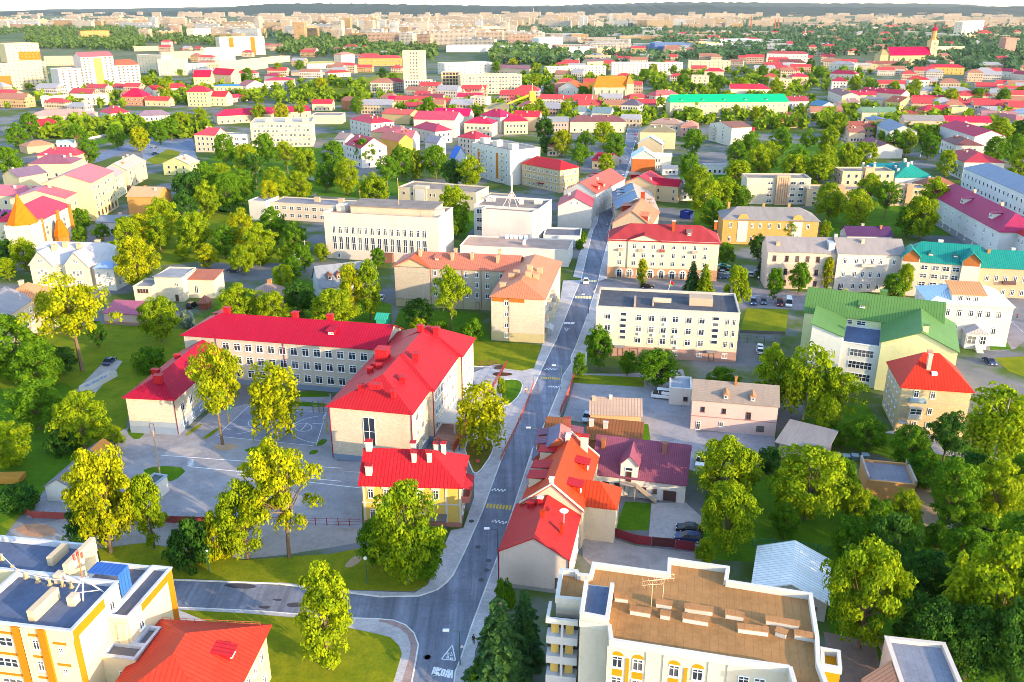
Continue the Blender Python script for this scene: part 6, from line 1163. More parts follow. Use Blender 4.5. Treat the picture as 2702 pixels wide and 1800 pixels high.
s=Bld('apartment_block','long cream apartment block with stepped flat roofs behind the big green park trees','apartment block')
cb_=P_((.84,.70,.50));b=s.block('T',(805,392),(1170,385),(1295,352),('T',1170,530));s.walls(b,cb_);s.flat(b,mat('felt',(.5,.44,.38)),cb_,.4);zz,_h=s.rows(b,5);s.win(b,'f',zz,13,1.7,1.6,5);s.win(b,'r',zz,6,1.2,1.6,1)
for i,x in enumerate((.3,.62,.9)):s.mb('roof_house',cb_,i,'roof').box(b.fr,b.L*x-2,b.L*x+2,3,7,b.h-.4,b.h+2)
l_=s.block('T',(600,462),(1150,446),11.0,8.6);s.walls(l_,P_((.82,.78,.72)));s.flat(l_,mat('felt',(.3,.3,.34)),cb_,.4);s.win(l_,'f',[4.6,1.4],12,2.4,1.7,5);s.done()
# ================================================================== ground, streets, lawns
def pts(spec):
 out=[]
 for it in spec:
  if isinstance(it,str):q_=it
  else:out.append(G(q_,*it)[:2])
 return out
def area2(p):return sum(p[i][0]*p[(i+1)%len(p)][1]-p[(i+1)%len(p)][0]*p[i][1]for i in range(len(p)))
def sheet(name,spec,m,z0,z1=None,kind='structure',smooth=0):
 p=pts(spec)
 for _ in range(smooth):
  p=[q for i in range(len(p))for q in(p[i]*.75+p[(i+1)%len(p)]*.25,p[i]*.25+p[(i+1)%len(p)]*.75)]
 if area2(p)<0:p=p[::-1]
 mb=MB()
 if z1 is None:mb.poly([(x,y,z0)for x,y in p])
 else:
  mb.poly([(x,y,z1)for x,y in p])
  for i in range(len(p)):a,b=p[i],p[(i+1)%len(p)];mb.poly([(*a,z0),(*b,z0),(*b,z1),(*a,z1)])
 return tag(mb.build(name,m),kind=kind)
gm,n,l,b_=_new('ground_mix');b_.inputs['Specular IOR Level'].default_value=.05;geo=n.new('ShaderNodeNewGeometry');pos=geo.outputs['Position'];sp=n.new('ShaderNodeSeparateXYZ');l.new(pos,sp.inputs[0])
town=_mix(n,l,(.13,.135,.155,1),(.22,.21,.21,1),_ramp(n,l,_noise(n,l,pos,.05,6,.7),.35,.65))
town=_mix(n,l,town,(.08,.12,.025,1),_ramp(n,l,_noise(n,l,pos,.028,5,.6),.45,.55))
fld=_mix(n,l,(.05,.085,.03,1),(.17,.155,.09,1),_ramp(n,l,_noise(n,l,pos,.0016,6,.65),.46,.60))
fld=_mix(n,l,fld,(.10,.14,.05,1),_ramp(n,l,_noise(n,l,pos,.006,5,.7),.45,.6))
fac=n.new('ShaderNodeMapRange');fac.inputs[1].default_value=700;fac.inputs[2].default_value=2200;l.new(sp.outputs[1],fac.inputs[0])
l.new(_mix(n,l,town,fld,fac.outputs[0]),b_.inputs['Base Color']);b_.inputs['Roughness'].default_value=.95
g=MB();ys=[-60,60,150,300,600,1200,2500,5000,10000,26000];xs_=[-14000,-3000,-900,-300,0,300,900,3000,14000]
for i in range(len(ys)-1):
 for j in range(len(xs_)-1):g.poly([(xs_[j],ys[i],0),(xs_[j+1],ys[i],0),(xs_[j+1],ys[i+1],0),(xs_[j],ys[i+1],0)])
tag(g.build('ground',gm),kind='structure')
ASP=mat('road',(.20,.215,.275));ASP2=mat('asphalt',(.32,.31,.335));ASP3=mat('asphalt',(.26,.27,.34));PAVE=mat('paving',(.52,.49,.50));BRK=mat('paving',(.40,.28,.26));GRAV=mat('concrete',(.42,.38,.37));SAND=mat('concrete',(.42,.30,.19))
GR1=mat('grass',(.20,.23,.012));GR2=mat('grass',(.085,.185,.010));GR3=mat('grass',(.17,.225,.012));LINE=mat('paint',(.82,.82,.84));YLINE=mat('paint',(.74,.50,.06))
RIGHT=['m',(560,1640),(572,1500),(620,1380),(700,1140),(830,790),(905,590),(1040,170),'b',(880,500),(960,330),(1005,220),(1020,160),'e',(1588,1330),(1585,1290),(1620,1210),(1700,1000),(1745,850),(1772,770),(1800,640),(1842,480),'V',(690,1400),(785,1110),(818,960),(885,760),(968,500),(1012,340),(1060,210),(1085,60)]
LEFT=['V',(960,60),(905,250),(900,390),(820,500),(760,640),(670,830),(625,930),(560,1300),'e',(1740,400),(1700,560),(1658,745),(1612,850),(1480,1180),'b',(985,0),(870,240),(735,550),'m',(780,280),(640,600),(560,760),(510,820),(440,875),(300,922),(0,928)]
sheet('road',RIGHT+LEFT+['D',(640,1345),(400,1335),(260,1328),(260,1390),(400,1396),(600,1405),(780,1420),'m',(0,1095),(110,1105),(200,1140),(265,1200),(298,1290),(280,1400),(235,1640)],ASP,.02)
sheet('cross_street',['e',(1658,757),(1772,765),'F',(1800,748),'f',(430,800),(560,822),(1540,872),(2352,1050),(2352,1180),(2290,1230),(2180,1250),(1920,1220),(1500,1010),(735,957),(440,946),'F',(1800,835),'e',(1760,860),(1745,850),(1612,850)],mat('asphalt',(.24,.22,.24)),.015)
sheet('boulevard',['p',(600,1085),(920,985),(1100,915),(1190,900),(1330,940),(1340,1040),(1190,965),(960,1012),(700,1112),(560,1150)],mat('asphalt',(.16,.20,.30)),.02)
sheet('boulevard_branch',['p',(960,1012),(1190,965),(1340,1040),(1380,1130),(1120,1130),(1000,1130)],mat('asphalt',(.22,.25,.32)),.018)
sheet('railway_bed',['p',(-60,1125),(560,1012),(900,948),(900,972),(560,1040),(-60,1165)],mat('concrete',(.22,.19,.17)),.02)
sheet('pavement',['e',(1658,757),(1530,762),(1512,890),(1392,1200),'b',(600,150),(560,150),(420,490),(610,560),(612,720),(562,862),(505,872),(400,1120),(340,1160),(50,1150),'D',(640,1338),'D',(640,1344),'m',(0,926),(300,920),(440,873),(508,818),(558,758),(638,598),(778,278),'b',(733,550),(868,240),(983,0),'e',(1478,1180),(1610,850)],PAVE,0,.13)
sheet('pavement',['m',(574,1640),(574,1500),(622,1380),(702,1140),(832,790),(907,590),(1042,170),'b',(882,500),(962,330),(1007,220),(1022,160),'e',(1590,1330),(1588,1290),(1622,1210),(1702,1000),(1747,850),(1800,856),(1765,1010),(1700,1220),(1690,1370),'b',(1075,150),(1015,330),(985,400),(880,640),(800,830),'m',(935,820),(890,900),(790,1180),(725,1330),(690,1640)],PAVE,0,.13)
sheet('pavement',['V',(690,1400),(720,1290),(785,1110),(818,960),(885,760),(968,500),(1000,500),(900,790),(830,970),(800,1120),(745,1290),(700,1480),'e',(1835,745),(1774,765),(1802,640),(1844,480)],PAVE,0,.13)
sheet('pavement',['V',(670,830),(625,930),(560,1300),'e',(1740,400),(1700,560),(1658,745),(1600,735),(1640,580),(1720,400),'V',(500,1300),(580,960),(610,880)],PAVE,0,.13)
sheet('corner_pavement',['D',(400,1396),(600,1405),(780,1420),'m',(0,1097),(110,1107),(200,1142),(263,1202),(296,1290),(278,1400),(230,1640),(60,1640),'D',(600,1600),(400,1420)],PAVE,0,.13)
sheet('brick_edge',['m',(0,1100),(110,1110),(200,1145),(262,1205),(294,1290),(276,1400),(228,1640),(150,1640),(225,1400),(240,1300),(215,1220),(160,1170),(60,1130),(0,1120)],BRK,.134)
sheet('lawn',['D',(412,1404),(560,1412),(700,1424),'m',(0,1215),(90,1240),(150,1300),(172,1360),(140,1470),(90,1640),'D',(600,1620),(500,1440)],GR1,.13,.2)
sheet('lawn',['D',(225,1264),(330,1250),(560,1290),(760,1275),(830,1262),'b',(60,975),(440,935),(485,940),(440,1010),(390,1130),(330,1150),(60,1145),'D',(640,1340),(390,1330),(300,1310),(235,1300)],GR1,.0,.18)
sheet('bare_patch',['b',(10,1040),(60,990),(95,985),(90,1020),(40,1048)],SAND,.19,smooth=1)
sheet('schoolyard',['D',(270,985),(440,985),(480,950),(560,930),(760,905),(775,1060),(832,1062),(832,1215),(60,1190),(100,1130),(190,1040)],ASP2,.01)
sheet('forecourt',['D',(30,1216),(160,1190),(400,1200),(832,1214),(840,1245),(660,1275),(560,1285),(330,1248),(220,1262),(0,1240)],mat('asphalt',(.33,.29,.27)),.006)
sheet('court',['t',(1240,940),(1975,1005),(1870,1320),(940,1225)],ASP3,.016)
sheet('lawn',['e',(845,1175),(1388,1207),(1330,1365),(1250,1385),(1100,1365),(1100,1340),(850,1350)],GR1,.02,.19)
sheet('lawn',['b',(735,185),(800,178),(838,195),(822,250),(775,298),(738,298)],GR2,.1,.24,smooth=1)
sheet('lawn',['b',(560,470),(640,448),(705,475),(690,530),(628,618),(600,600)],mat('grass',(.15,.125,.02)),.1,.24,smooth=1)
sheet('flower_bed',['u',(1565,590),(1600,572),(1730,580),(1755,590),(1720,603),(1600,606)],mat('grass',(.10,.05,.03)),.1,.26,smooth=1)
sheet('flower_bed',['u',(1580,525),(1640,500),(1690,520),(1670,545),(1590,545)],mat('grass',(.12,.08,.05)),.1,.26,smooth=1)
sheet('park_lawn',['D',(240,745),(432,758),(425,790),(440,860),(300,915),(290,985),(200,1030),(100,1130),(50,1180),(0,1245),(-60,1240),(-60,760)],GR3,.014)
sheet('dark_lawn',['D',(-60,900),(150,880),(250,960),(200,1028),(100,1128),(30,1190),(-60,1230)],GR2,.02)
sheet('driveway',['D',(172,900),(245,826),(282,830),(268,850),(218,905)],GRAV,.024)
sheet('lawn',['f',(440,950),(730,958),(706,1132),(388,1122)],GR1,.014)
sheet('garden',['D',(1622,1135),(1790,1085),(2000,1100),(2130,1060),(2500,1030),(2560,1640),(1930,1640),(1890,1300),(1600,1285)],GR2,.014)
sheet('dirt_path',['c',(1085,600),(1130,640),(1170,800),(1215,960),(1160,960),(1100,820),(1065,720)],SAND,.02)
sheet('lawn',['R',(1040,1165),(1290,1205),(1190,1395),(1040,1345)],GR2,.02);sheet('lawn',['R',(1345,1225),(1650,1245),(1620,1568),(1210,1568),(1275,1400)],GR2,.02)
sheet('gravel_yard',['R',(1655,1240),(2060,1240),(2240,1400),(2240,1760),(1620,1650)],GRAV,.016)
sheet('yard',['n',(470,195),(610,200),(960,315),(1520,380),(1700,500),(700,640),(480,420)],mat('concrete',(.36,.31,.29)),.016)
sheet('yard',['D',(1893,1452),(2012,1478),(2048,1640),(1925,1640)],mat('asphalt',(.24,.17,.14)),.02)
sheet('car_park',['b',(1085,150),(1330,150),'c',(0,130),(60,320),(60,420),(420,420),(430,560),(60,600),(-60,560),'R',(1640,540),(1540,530),(1540,310),(900,300),(600,250),(690,0)],ASP2,.012)
sheet('lawn',['R',(1535,310),(1615,312),(1645,525),(1535,530)],GR2,.02)
sheet('lawn',['c',(1430,78),(1600,68),(1600,175),(1500,140)],GR1,.02);sheet('lawn',['f',(1890,1150),(1980,1180),(2040,1245),(1930,1230)],GR1,.02);sheet('lawn',['f',(2110,1190),(2230,1170),(2265,1235),(2120,1238)],GR2,.02)
sheet('garden',['c',(845,290),(925,420),(980,450),(1320,480),(1600,540),(1600,600),(1100,600),(900,520),(650,470),(530,390),(560,300)],GR2,.012)
sheet('path',['c',(920,420),(1120,450),(1160,520),(1330,545),(1600,560),(1600,545),(1340,525),(1200,500),(1140,430),(980,410)],GRAV,.02)
sheet('lawn',['W',(1348,760),(1568,742),(1568,980),(1480,1080),(1348,1072)],GR2,.014);sheet('park_ground',['W',(-60,470),(150,490),(900,470),(790,650),(440,690),(-60,650)],GR2,.012)
sheet('park_ground',['D',(400,400),(560,330),(740,340),(730,440),(640,500),(440,480)],GR2,.01);sheet('park_ground',['D',(290,520),(500,480),(640,520),(720,560),(700,600),(560,610),(480,600),(270,620)],GR3,.01)
sheet('park_ground',['D',(1690,330),(1980,330),(2000,400),(1700,400)],GR2,.01);sheet('garden',['D',(500,690),(680,640),(900,700),(900,745),(470,745)],GR2,.01);sheet('garden',['D',(920,710),(1100,720),(1130,790),(1065,780),(900,760)],GR2,.008)
sheet('garden',['D',(1560,400),(1720,400),(1720,520),(1600,520)],GR2,.01);sheet('garden',['D',(1890,460),(2180,450),(2200,540),(1900,545)],GR2,.01)
sheet('garden',['D',(1310,860),(1480,868),(1480,890),(1310,880)],GR3,.018)
sheet('embankment',['q',(-140,640),(60,570),(260,520),(420,480),(425,570),(300,612),(120,665),(-60,690)],GR1,.02);sheet('embankment',['T',(1060,232),(1345,150),(1345,235),(1100,248),(980,250)],GR1,.024)
sheet('verge',['p',(620,972),(1180,858),(1190,900),(640,1010)],GR2,.024);sheet('verge',['p',(1000,1110),(1160,1030),(1250,1050),(1180,1130),(1050,1130)],GR1,.026)
for sp_,m_ in((['t',(1190,1352),(1330,1308),(1362,1372),(1240,1372)],GR2),(['t',(1850,1312),(1905,1250),(1975,1255),(1920,1312)],GR2),(['t',(1785,1395),(1820,1350),(1890,1352),(1860,1390)],GR2),(['t',(800,1250),(960,1140),(985,1150),(860,1250)],GR1),(['t',(650,1215),(760,1120),(830,1110),(690,1215)],GR1),(['t',(115,1190),(150,1130),(300,1190),(210,1270)],GR2),(['t',(1640,900),(1985,925),(1985,960),(1640,945)],GR2),(['t',(1240,800),(1985,830),(1985,870),(1240,850)],GR2),(['a',(640,600),(720,572),(870,583),(800,648),(740,640)],GR2),(['t',(900,1335),(960,1285),(1150,1300),(1120,1345),(1000,1360)],SAND),(['t',(425,1400),(560,1315),(830,1350),(720,1415)],GRAV),(['a',(60,870),(130,835),(240,850),(270,890),(150,905)],mat('concrete',(.46,.24,.14))),(['D',(810,1290),(835,1270),(905,1275),(880,1300)],GR3)):sheet('yard_patch',sp_,m_,.026,smooth=1)
def kerb(spec,w_,z,smooth=0,close=True):
 p=pts(spec);mb=MB()
 for _ in range(smooth):p=[q for i in range(len(p))for q in(p[i]*.75+p[(i+1)%len(p)]*.25,p[i]*.25+p[(i+1)%len(p)]*.75)]
 for i in range(len(p)-(0 if close else 1)):
  a,b=p[i],p[(i+1)%len(p)];d=b-a;L_=np.linalg.norm(d)
  if L_>.01:nn=np.array((-d[1],d[0]))/L_*w_/2;mb.hull([(*(a-nn),0),(*(b-nn),0),(*(b+nn),0),(*(a+nn),0)],[(*(a-nn),z+.0006*(i%5)),(*(b-nn),z+.0006*(i%5)),(*(b+nn),z+.0006*(i%5)),(*(a+nn),z+.0006*(i%5))])
 tag(mb.build('kerb',mat('concrete',(.72,.70,.68))),kind='structure')
kerb(['b',(735,185),(800,178),(838,195),(822,250),(775,298),(738,298)],.22,.27,1);kerb(['b',(560,470),(640,448),(705,475),(690,530),(628,618),(600,600)],.22,.27,1);kerb(['e',(850,1352),(1040,1358)],.25,.2,0,False);kerb(LEFT[:],.2,.15,0,False);kerb(RIGHT[:],.2,.15,0,False)
kerb(['D',(400,1397),(600,1406),(780,1421),'m',(0,1097),(110,1107),(200,1142),(263,1202),(296,1290),(278,1400),(232,1640)],.2,.15,0,False);kerb(['D',(400,1334),(640,1343),'m',(0,927)],.2,.2,0,False)
# ---- painted markings
mk=MB()
def strip(mb,q_,a,b,w_,z=.03):
 A,B=G(q_,*a)[:2],G(q_,*b)[:2];d=B-A;d=d/np.linalg.norm(d);nn=np.array((-d[1],d[0]))*w_/2
 mb.poly([(*(A-nn),z),(*(B-nn),z),(*(B+nn),z),(*(A+nn),z)])
def curve(mb,q_,P,w_,z=.03):
 for a,b in zip(P,P[1:]):strip(mb,q_,a,b,w_,z)
for a,b in(((1240,950),(1960,1008)),((1955,1010),(1862,1305)),((1835,1312),(960,1225)),((945,1222),(1240,950)),((1660,985),(1390,1270)),((1940,1105),(1830,1108)),((1050,1140),(1330,1138))):strip(mk,'t',a,b,.13,.022)
def ell(c,rx,ry,a0=0,a1=360,n_=24):return[(c[0]+rx*math.cos(R(a0+(a1-a0)*i/n_)),c[1]+ry*math.sin(R(a0+(a1-a0)*i/n_)))for i in range(n_+1)]
curve(mk,'t',ell((1745,1142),78,38),.13,.022);curve(mk,'t',ell((1315,1105),78,38),.13,.022);curve(mk,'t',ell((1530,1115),78,38),.13,.022);strip(mk,'t',(1718,1178),(1775,1108),.13,.022)
curve(mk,'t',ell((1960,1165),325,128,105,255,20),.13,.022);curve(mk,'t',ell((1040,1080),330,128,-40,75,18),.13,.022)
tag(mk.build('court_lines',LINE),kind='structure')
mk=MB();strip(mk,'a',(740,525),(1568,585),.2,.022);strip(mk,'a',(870,578),(1568,645),.2,.022);strip(mk,'D',(900,1130),(545,1090),.2,.022)
for i in range(7):strip(mk,'a',(860+5*(i%2),542+5*i),(890,545+5*i),.16,.022)
for i in range(14):t_=i/14;strip(mk,'b',(0+90*t_,597+8*t_),(3.5+90*t_,597.3+8*t_),.12,.022)
tag(mk.build('yard_lines',LINE),kind='structure')
mk=MB();ym=MB()
def across(q_,a,b,k,n_,dep,mb,z=.03,stag=False,fill=.6):
 A,B=G(q_,*a)[:2],G(q_,*b)[:2];d=B-A;L_=np.linalg.norm(d);d/=L_;nn=np.array((-d[1],d[0]))
 for i in range(n_):
  rows_=((0,i%2==0),(1,i%2==1))if stag else((0,True),)
  for r_,on in rows_:
   if not on:continue
   x0=L_*i/n_;x1=x0+L_/n_*(1 if stag else fill);y0=r_*dep;P=[A+d*x0+nn*y0,A+d*x1+nn*y0,A+d*x1+nn*(y0+dep),A+d*x0+nn*(y0+dep)]
   mb.poly([(*p,z)for p in P])
across('m',(845,128),(948,138),0,8,.45,mk,stag=True);across('m',(845,364),(955,382),0,8,.45,mk,stag=True);across('b',(935,132),(992,134),0,8,.45,mk,stag=True);across('b',(952,212),(1002,216),0,8,.45,mk,stag=True)
across('m',(805,258),(998,274),0,8,1.5,ym);across('b',(918,174),(1010,179),0,9,1.3,ym)
across('e',(1612,882),(1730,886),0,6,2.6,mk,fill=.5);across('e',(1652,768),(1762,772),0,6,2.6,mk,fill=.5)
A,B=(1612+10,882),(1730+10,886);across('e',A,B,0,6,2.6,ym,fill=.45);across('e',(1662,768),(1772,772),0,6,2.6,ym,fill=.45)
curve(ym,'b',[(1002,224),(985,265),(965,315),(946,368)],.22,.136)
for x0,x1 in((470,540),(580,650),(690,745)):strip(mk,'f',(x0,860+(x0-470)*.08),(x1,860+(x1-470)*.08),.18)
for i in range(9):t_=i/9;strip(mk,'f',(2265+85*t_,1040+80*t_),(2270+85*t_,1045+80*t_),.15)
tag(mk.build('road_markings',LINE),kind='structure');tag(ym.build('road_markings',YLINE),kind='structure')
GL={'Ш':[(0,0,0,1),(.5,0,.5,1),(1,0,1,1),(0,0,1,0)],'К':[(0,0,0,1),(.05,.5,.95,1),(.05,.5,.95,0)],'О':[(.1,.15,.1,.85),(.9,.15,.9,.85),(.1,.12,.9,.12),(.1,.88,.9,.88)],'Л':[(.35,1,1,1),(1,0,1,1),(.38,1,.25,.2),(.25,.15,0,0)],'А':[(0,0,.5,1),(.5,1,1,0),(.2,.35,.8,.35)]}
def lettering(bl_,br_,tl_,word,q_):
 mb=MB();o=G(q_,*bl_)[:2];ux=(G(q_,*br_)[:2]-o)/len(word);uy=G(q_,*tl_)[:2]-o
 for i,ch in enumerate(word):
  for x0,y0,x1,y1 in GL[ch]:
   a=o+ux*(i+.1+.72*x0)+uy*y0;b=o+ux*(i+.1+.72*x1)+uy*y1;d=b-a;d/=np.linalg.norm(d);nn=np.array((-d[1],d[0]))*.13
   mb.poly([(*(a-nn-d*.05),.03+.002*(i+y0)),(*(b-nn+d*.05),.03+.002*(i+y0)),(*(b+nn+d*.05),.03+.002*(i+y0)),(*(a+nn-d*.05),.03+.002*(i+y0))])
 tag(mb.build('road_lettering',mat('paint',(.86,.86,.88))),kind='structure')
lettering((398,1510),(552,1540),(415,1455),'ШКОЛА','m');lettering((1610,1046),(1538,1046),(1605,1060),'ШКОЛА','e')
def school_sign(tri,q_,kids):
 mb=MB();curve(mb,q_,list(tri)+[tri[0]],.16,.03)
 for(x,y),s_ in kids:
  for a,b in(((0,-.9),(0,0)),((0,0),(-.4,1)),((0,0),(.4,1)),((0,-.6),(-.5,-.2)),((0,-.6),(.5,-.3)),((-.1,-1.2),(.1,-1.1))):strip(mb,q_,(x+a[0]*s_,y+a[1]*s_*1.3),(x+b[0]*s_,y+b[1]*s_*1.3),.18,.032)
 tag(mb.build('road_sign_marking',mat('paint',(.74,.76,.82))),kind='structure')
school_sign(((470,1395),(575,1405),(552,1290)),'m',(((518,1365),20),((545,1375),20)));school_sign(((1540,1085),(1575,1088),(1553,1108)),'e',(((1550,1096),6),((1562,1096),6)))
mb=MB()
for q_,x,y in(('m',745,552),('m',695,362),('m',825,655),('m',770,800),('m',808,727),('b',400,1455),('m',360,1380)):c0=G(q_,x,y);mb.poly([(c0[0]+.5*math.cos(k*.6),c0[1]+.5*math.sin(k*.6),.14 if(q_,x)==('m',695)else .031)for k in range(10)])
tag(mb.build('manhole_covers',mat('metal',(.03,.035,.05))),kind='structure')
for sp_ in(['D',(500,1345),(560,1340),(600,1349),(560,1356)],['D',(655,1388),(690,1384),(700,1394),(665,1398)],['D',(585,1395),(625,1392),(615,1402)],['D',(620,1378),(650,1376),(645,1384)]):sheet('tar_patch',sp_,mat('asphalt',(.07,.07,.085)),.026,smooth=2)
hm=mat('grass',(.03,.05,.035))
for name,y0,prof in(('hills',13000,[(-7000,40),(-5200,20),(-4300,70),(-3300,135),(-2400,140),(-1400,128),(-400,110),(600,95),(1600,105),(2400,120),(3400,95),(5200,90),(8000,100)]),('far_hills',18000,[(-9000,60),(-3000,120),(-1000,110),(800,120),(2000,160),(3200,185),(4800,180),(6400,165),(9000,150)])):
 mb=MB();P=[]
 for(xa,ha),(xb,hb)in zip(prof,prof[1:]):
  for k in range(20):t_=k/20;P.append((xa+(xb-xa)*t_,ha+(hb-ha)*(3*t_*t_-2*t_**3)+random.uniform(-9,9)))
 for(xa,ha),(xb,hb)in zip(P,P[1:]):mb.poly([(xa,y0-2600,0),(xb,y0-2600,0),(xb,y0,hb),(xa,y0,ha)]);mb.poly([(xa,y0,ha),(xb,y0,hb),(xb,y0+3000,0),(xa,y0+3000,0)])
 tag(mb.build(name,hm),kind='structure')
# ================================================================== trees
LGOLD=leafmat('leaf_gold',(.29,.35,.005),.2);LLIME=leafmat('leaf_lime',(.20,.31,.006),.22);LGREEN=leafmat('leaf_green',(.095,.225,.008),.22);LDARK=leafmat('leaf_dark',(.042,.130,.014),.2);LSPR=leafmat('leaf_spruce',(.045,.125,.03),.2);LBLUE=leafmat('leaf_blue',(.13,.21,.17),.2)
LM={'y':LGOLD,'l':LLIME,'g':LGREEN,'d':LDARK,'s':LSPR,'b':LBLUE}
BARK=mat('plaster',(.16,.115,.075));BIRCH=mat('plaster',(.62,.58,.52))
def quads_mesh(name,C,N,size,m,asp=1.3):
 """one leaf-sprig face per centre C, facing N"""
 n_=len(C);N=N/(np.linalg.norm(N,axis=1)[:,None]+1e-9)
 a=np.cross(N,rng.normal(size=(n_,3)));a/=np.linalg.norm(a,axis=1)[:,None]+1e-9;b=np.cross(N,a)
 sz=size*rng.uniform(.6,1.35,(n_,1))/2
 V=np.stack([C-a*sz*asp,C-b*sz*.8+N*sz*.25,C+a*sz*asp,C+b*sz*.8-N*sz*.15],1).reshape(-1,3)
 me=bpy.data.meshes.new(name);me.vertices.add(4*n_);me.loops.add(4*n_);me.polygons.add(n_)
 me.vertices.foreach_set('co',V.ravel().astype(np.float32));me.loops.foreach_set('vertex_index',np.arange(4*n_,dtype=np.int32));me.polygons.foreach_set('loop_start',np.arange(0,4*n_,4,dtype=np.int32))
 me.materials.append(m);me.update(calc_edges=True);return me
def clumps(cent,rad,per):
 C,N=[],[]
 for c,r in zip(cent,rad):
  d=rng.normal(size=(per,3));d/=np.linalg.norm(d,axis=1)[:,None];d[:,2]=np.where(d[:,2]<-.3,-d[:,2],d[:,2])
  rr=r*rng.uniform(.72,1.08,(per,1));C.append(c+d*rr*np.array((1,1,.85)));N.append(d+rng.normal(size=(per,3))*.38)
 return np.vstack(C),np.vstack(N)
def ellipsoid_clumps(n_,r,z0,z1,cr,seed,top=1.0,hollow=.55,lob=.22):
 g_=np.random.default_rng(seed);cs,rs=[],[];ph=g_.uniform(0,6.28,4);zc=(z0+z1)/2;hz_=(z1-z0)/2
 while len(cs)<n_:
  d=g_.normal(size=3);d/=np.linalg.norm(d);k=g_.uniform(hollow,1)**.6
  az=math.atan2(d[1],d[0]);lobe=1+lob*math.sin(2*az+ph[0])*math.cos(3*d[2]+ph[1])+lob*.8*math.sin(5*az+ph[2]+4*d[2])+.1*g_.normal()
  p=np.array((d[0]*r*k*lobe,d[1]*r*k*lobe,zc+d[2]*hz_*k*(1+.08*g_.normal())))
  if d[2]<-.55 and g_.random()<.6:continue
  cs.append(p);rs.append(cr*g_.uniform(.65,1.25))
 return np.array(cs),np.array(rs)
CROWN={}
def crown(kind,v):
 k=(kind,v)
 if k in CROWN:return CROWN[k]
 sd_=hash((len(kind)*31+ord(kind[0])*7+ord(kind[-1]),v))%99991;limbs=[]
 if kind=='round':c,r=ellipsoid_clumps(130,.41,.05,.97,.108,sd_,hollow=.6);C,N=clumps(c,r,96);size=.033;limbs=c[::9];tr=(.026,.30)
 elif kind=='tall':c,r=ellipsoid_clumps(110,.26,.04,.98,.088,sd_);C,N=clumps(c,r,92);size=.030;limbs=c[::10];tr=(.02,.4)
 elif kind=='open':c,r=ellipsoid_clumps(80,.40,.28,.98,.098,sd_,lob=.36,hollow=.3);C,N=clumps(c,r,100);size=.029;limbs=c[::3];tr=(.022,.42)
 elif kind=='bush':c,r=ellipsoid_clumps(70,.62,-.25,.95,.19,sd_);c[:,2]=np.abs(c[:,2]);C,N=clumps(c,r,80);size=.07;tr=(.03,.2)
 elif kind=='far':c,r=ellipsoid_clumps(34,.42,.12,.97,.15,sd_);C,N=clumps(c,r,16);size=.13;tr=(.03,.25)
 elif kind=='weep':
  g_=np.random.default_rng(sd_);C,N=[],[]
  c,r=ellipsoid_clumps(36,.26,.45,.98,.085,sd_);a,b=clumps(c,r,34);C.append(a);N.append(b)
  for i in range(170):
   az=g_.uniform(0,6.28);rr=g_.uniform(.08,.33);z1=g_.uniform(.45,.88)-rr*.25;L_=g_.uniform(.18,.42);m_=int(L_*62)
   t_=np.linspace(0,1,m_)[:,None];p=np.array((rr*math.cos(az),rr*math.sin(az),z1))+t_*np.array((.03*math.cos(az),.03*math.sin(az),-L_))+g_.normal(size=(m_,3))*.014
   C.append(p);N.append(np.array((math.cos(az),math.sin(az),.25))+g_.normal(size=(m_,3))*.5)
  C=np.vstack(C);N=np.vstack(N);C=C[C[:,2]>.1+.0*C[:,0]];N=N[:len(C)];size=.036;limbs=c[::6];tr=(.014,.6)
 else:
  g_=np.random.default_rng(sd_);C,N=[],[];lay=19
  for i in range(lay):
   z=.07+.9*i/lay;R_=(.23*(1-(z-.05)/.97)**.85+.012)*g_.uniform(.8,1.15);nb=max(5,int(15*(1-z)+5));ph=g_.uniform(0,6)
   for k_ in range(nb):
    az=ph+6.283*k_/nb+g_.normal()*.12;Lb=R_*g_.uniform(.7,1.15);m_=max(4,int(Lb*105));t_=np.linspace(.12,1,m_)[:,None];dr=np.array((math.cos(az),math.sin(az),0));sd2=np.array((-dr[1],dr[0],0))
    for s_ in(-1,0,1):
     p=np.array((0,0,z))+t_*Lb*dr+s_*sd2*Lb*.22*t_*(1.2-t_)+np.array((0,0,-1))*(t_**1.6)*Lb*.5+g_.normal(size=(m_,3))*.004
     C.append(p);N.append(np.tile(np.array((dr[0]*.5,dr[1]*.5,.8)),(m_,1))+g_.normal(size=(m_,3))*.3)
  C=np.vstack(C);N=np.vstack(N);size=.030;tr=(.016,.92)
 cm=quads_mesh('crown',C,N,size,LGREEN,1.5 if kind in('weep','spruce')else 1.25)
 t=MB();bend=np.array((random.uniform(-.02,.02),random.uniform(-.02,.02),0));z_=tr[1]
 P=[np.array((0,0,-.02)),np.array((0,0,z_*.5))+bend*.5,np.array((0,0,z_))+bend,np.array((0,0,min(.93,z_*1.7+.15)))+bend*1.4];Rr=[tr[0]*1.25,tr[0],tr[0]*.8,tr[0]*.2]
 for a in range(3):t.tube(P[a],P[a+1],Rr[a],Rr[a+1],7)
 for q_ in limbs:
  s_=P[2]*.85+np.array((0,0,random.uniform(-.04,.12)));mid=s_*.5+np.array(q_)*.5+np.array((0,0,.03));t.tube(s_,mid,tr[0]*.42,tr[0]*.28,5);t.tube(mid,q_,tr[0]*.28,tr[0]*.08,5)
 CROWN[k]=(cm,t.mesh('trunk',BIRCH if kind=='weep' else BARK),{});return CROWN[k]
RAD={'round':.56,'tall':.37,'open':.54,'bush':.82,'far':.5,'weep':.36,'spruce':.23}
CT={}
def crown_for(kind,v,tone):
 base=crown(kind,v)
 if tone not in base[2]:
  me=base[0].copy();me.materials[0]=LM[tone];base[2][tone]=me
 return base[2][tone],base[1]
ntree=[0];TREES=[]
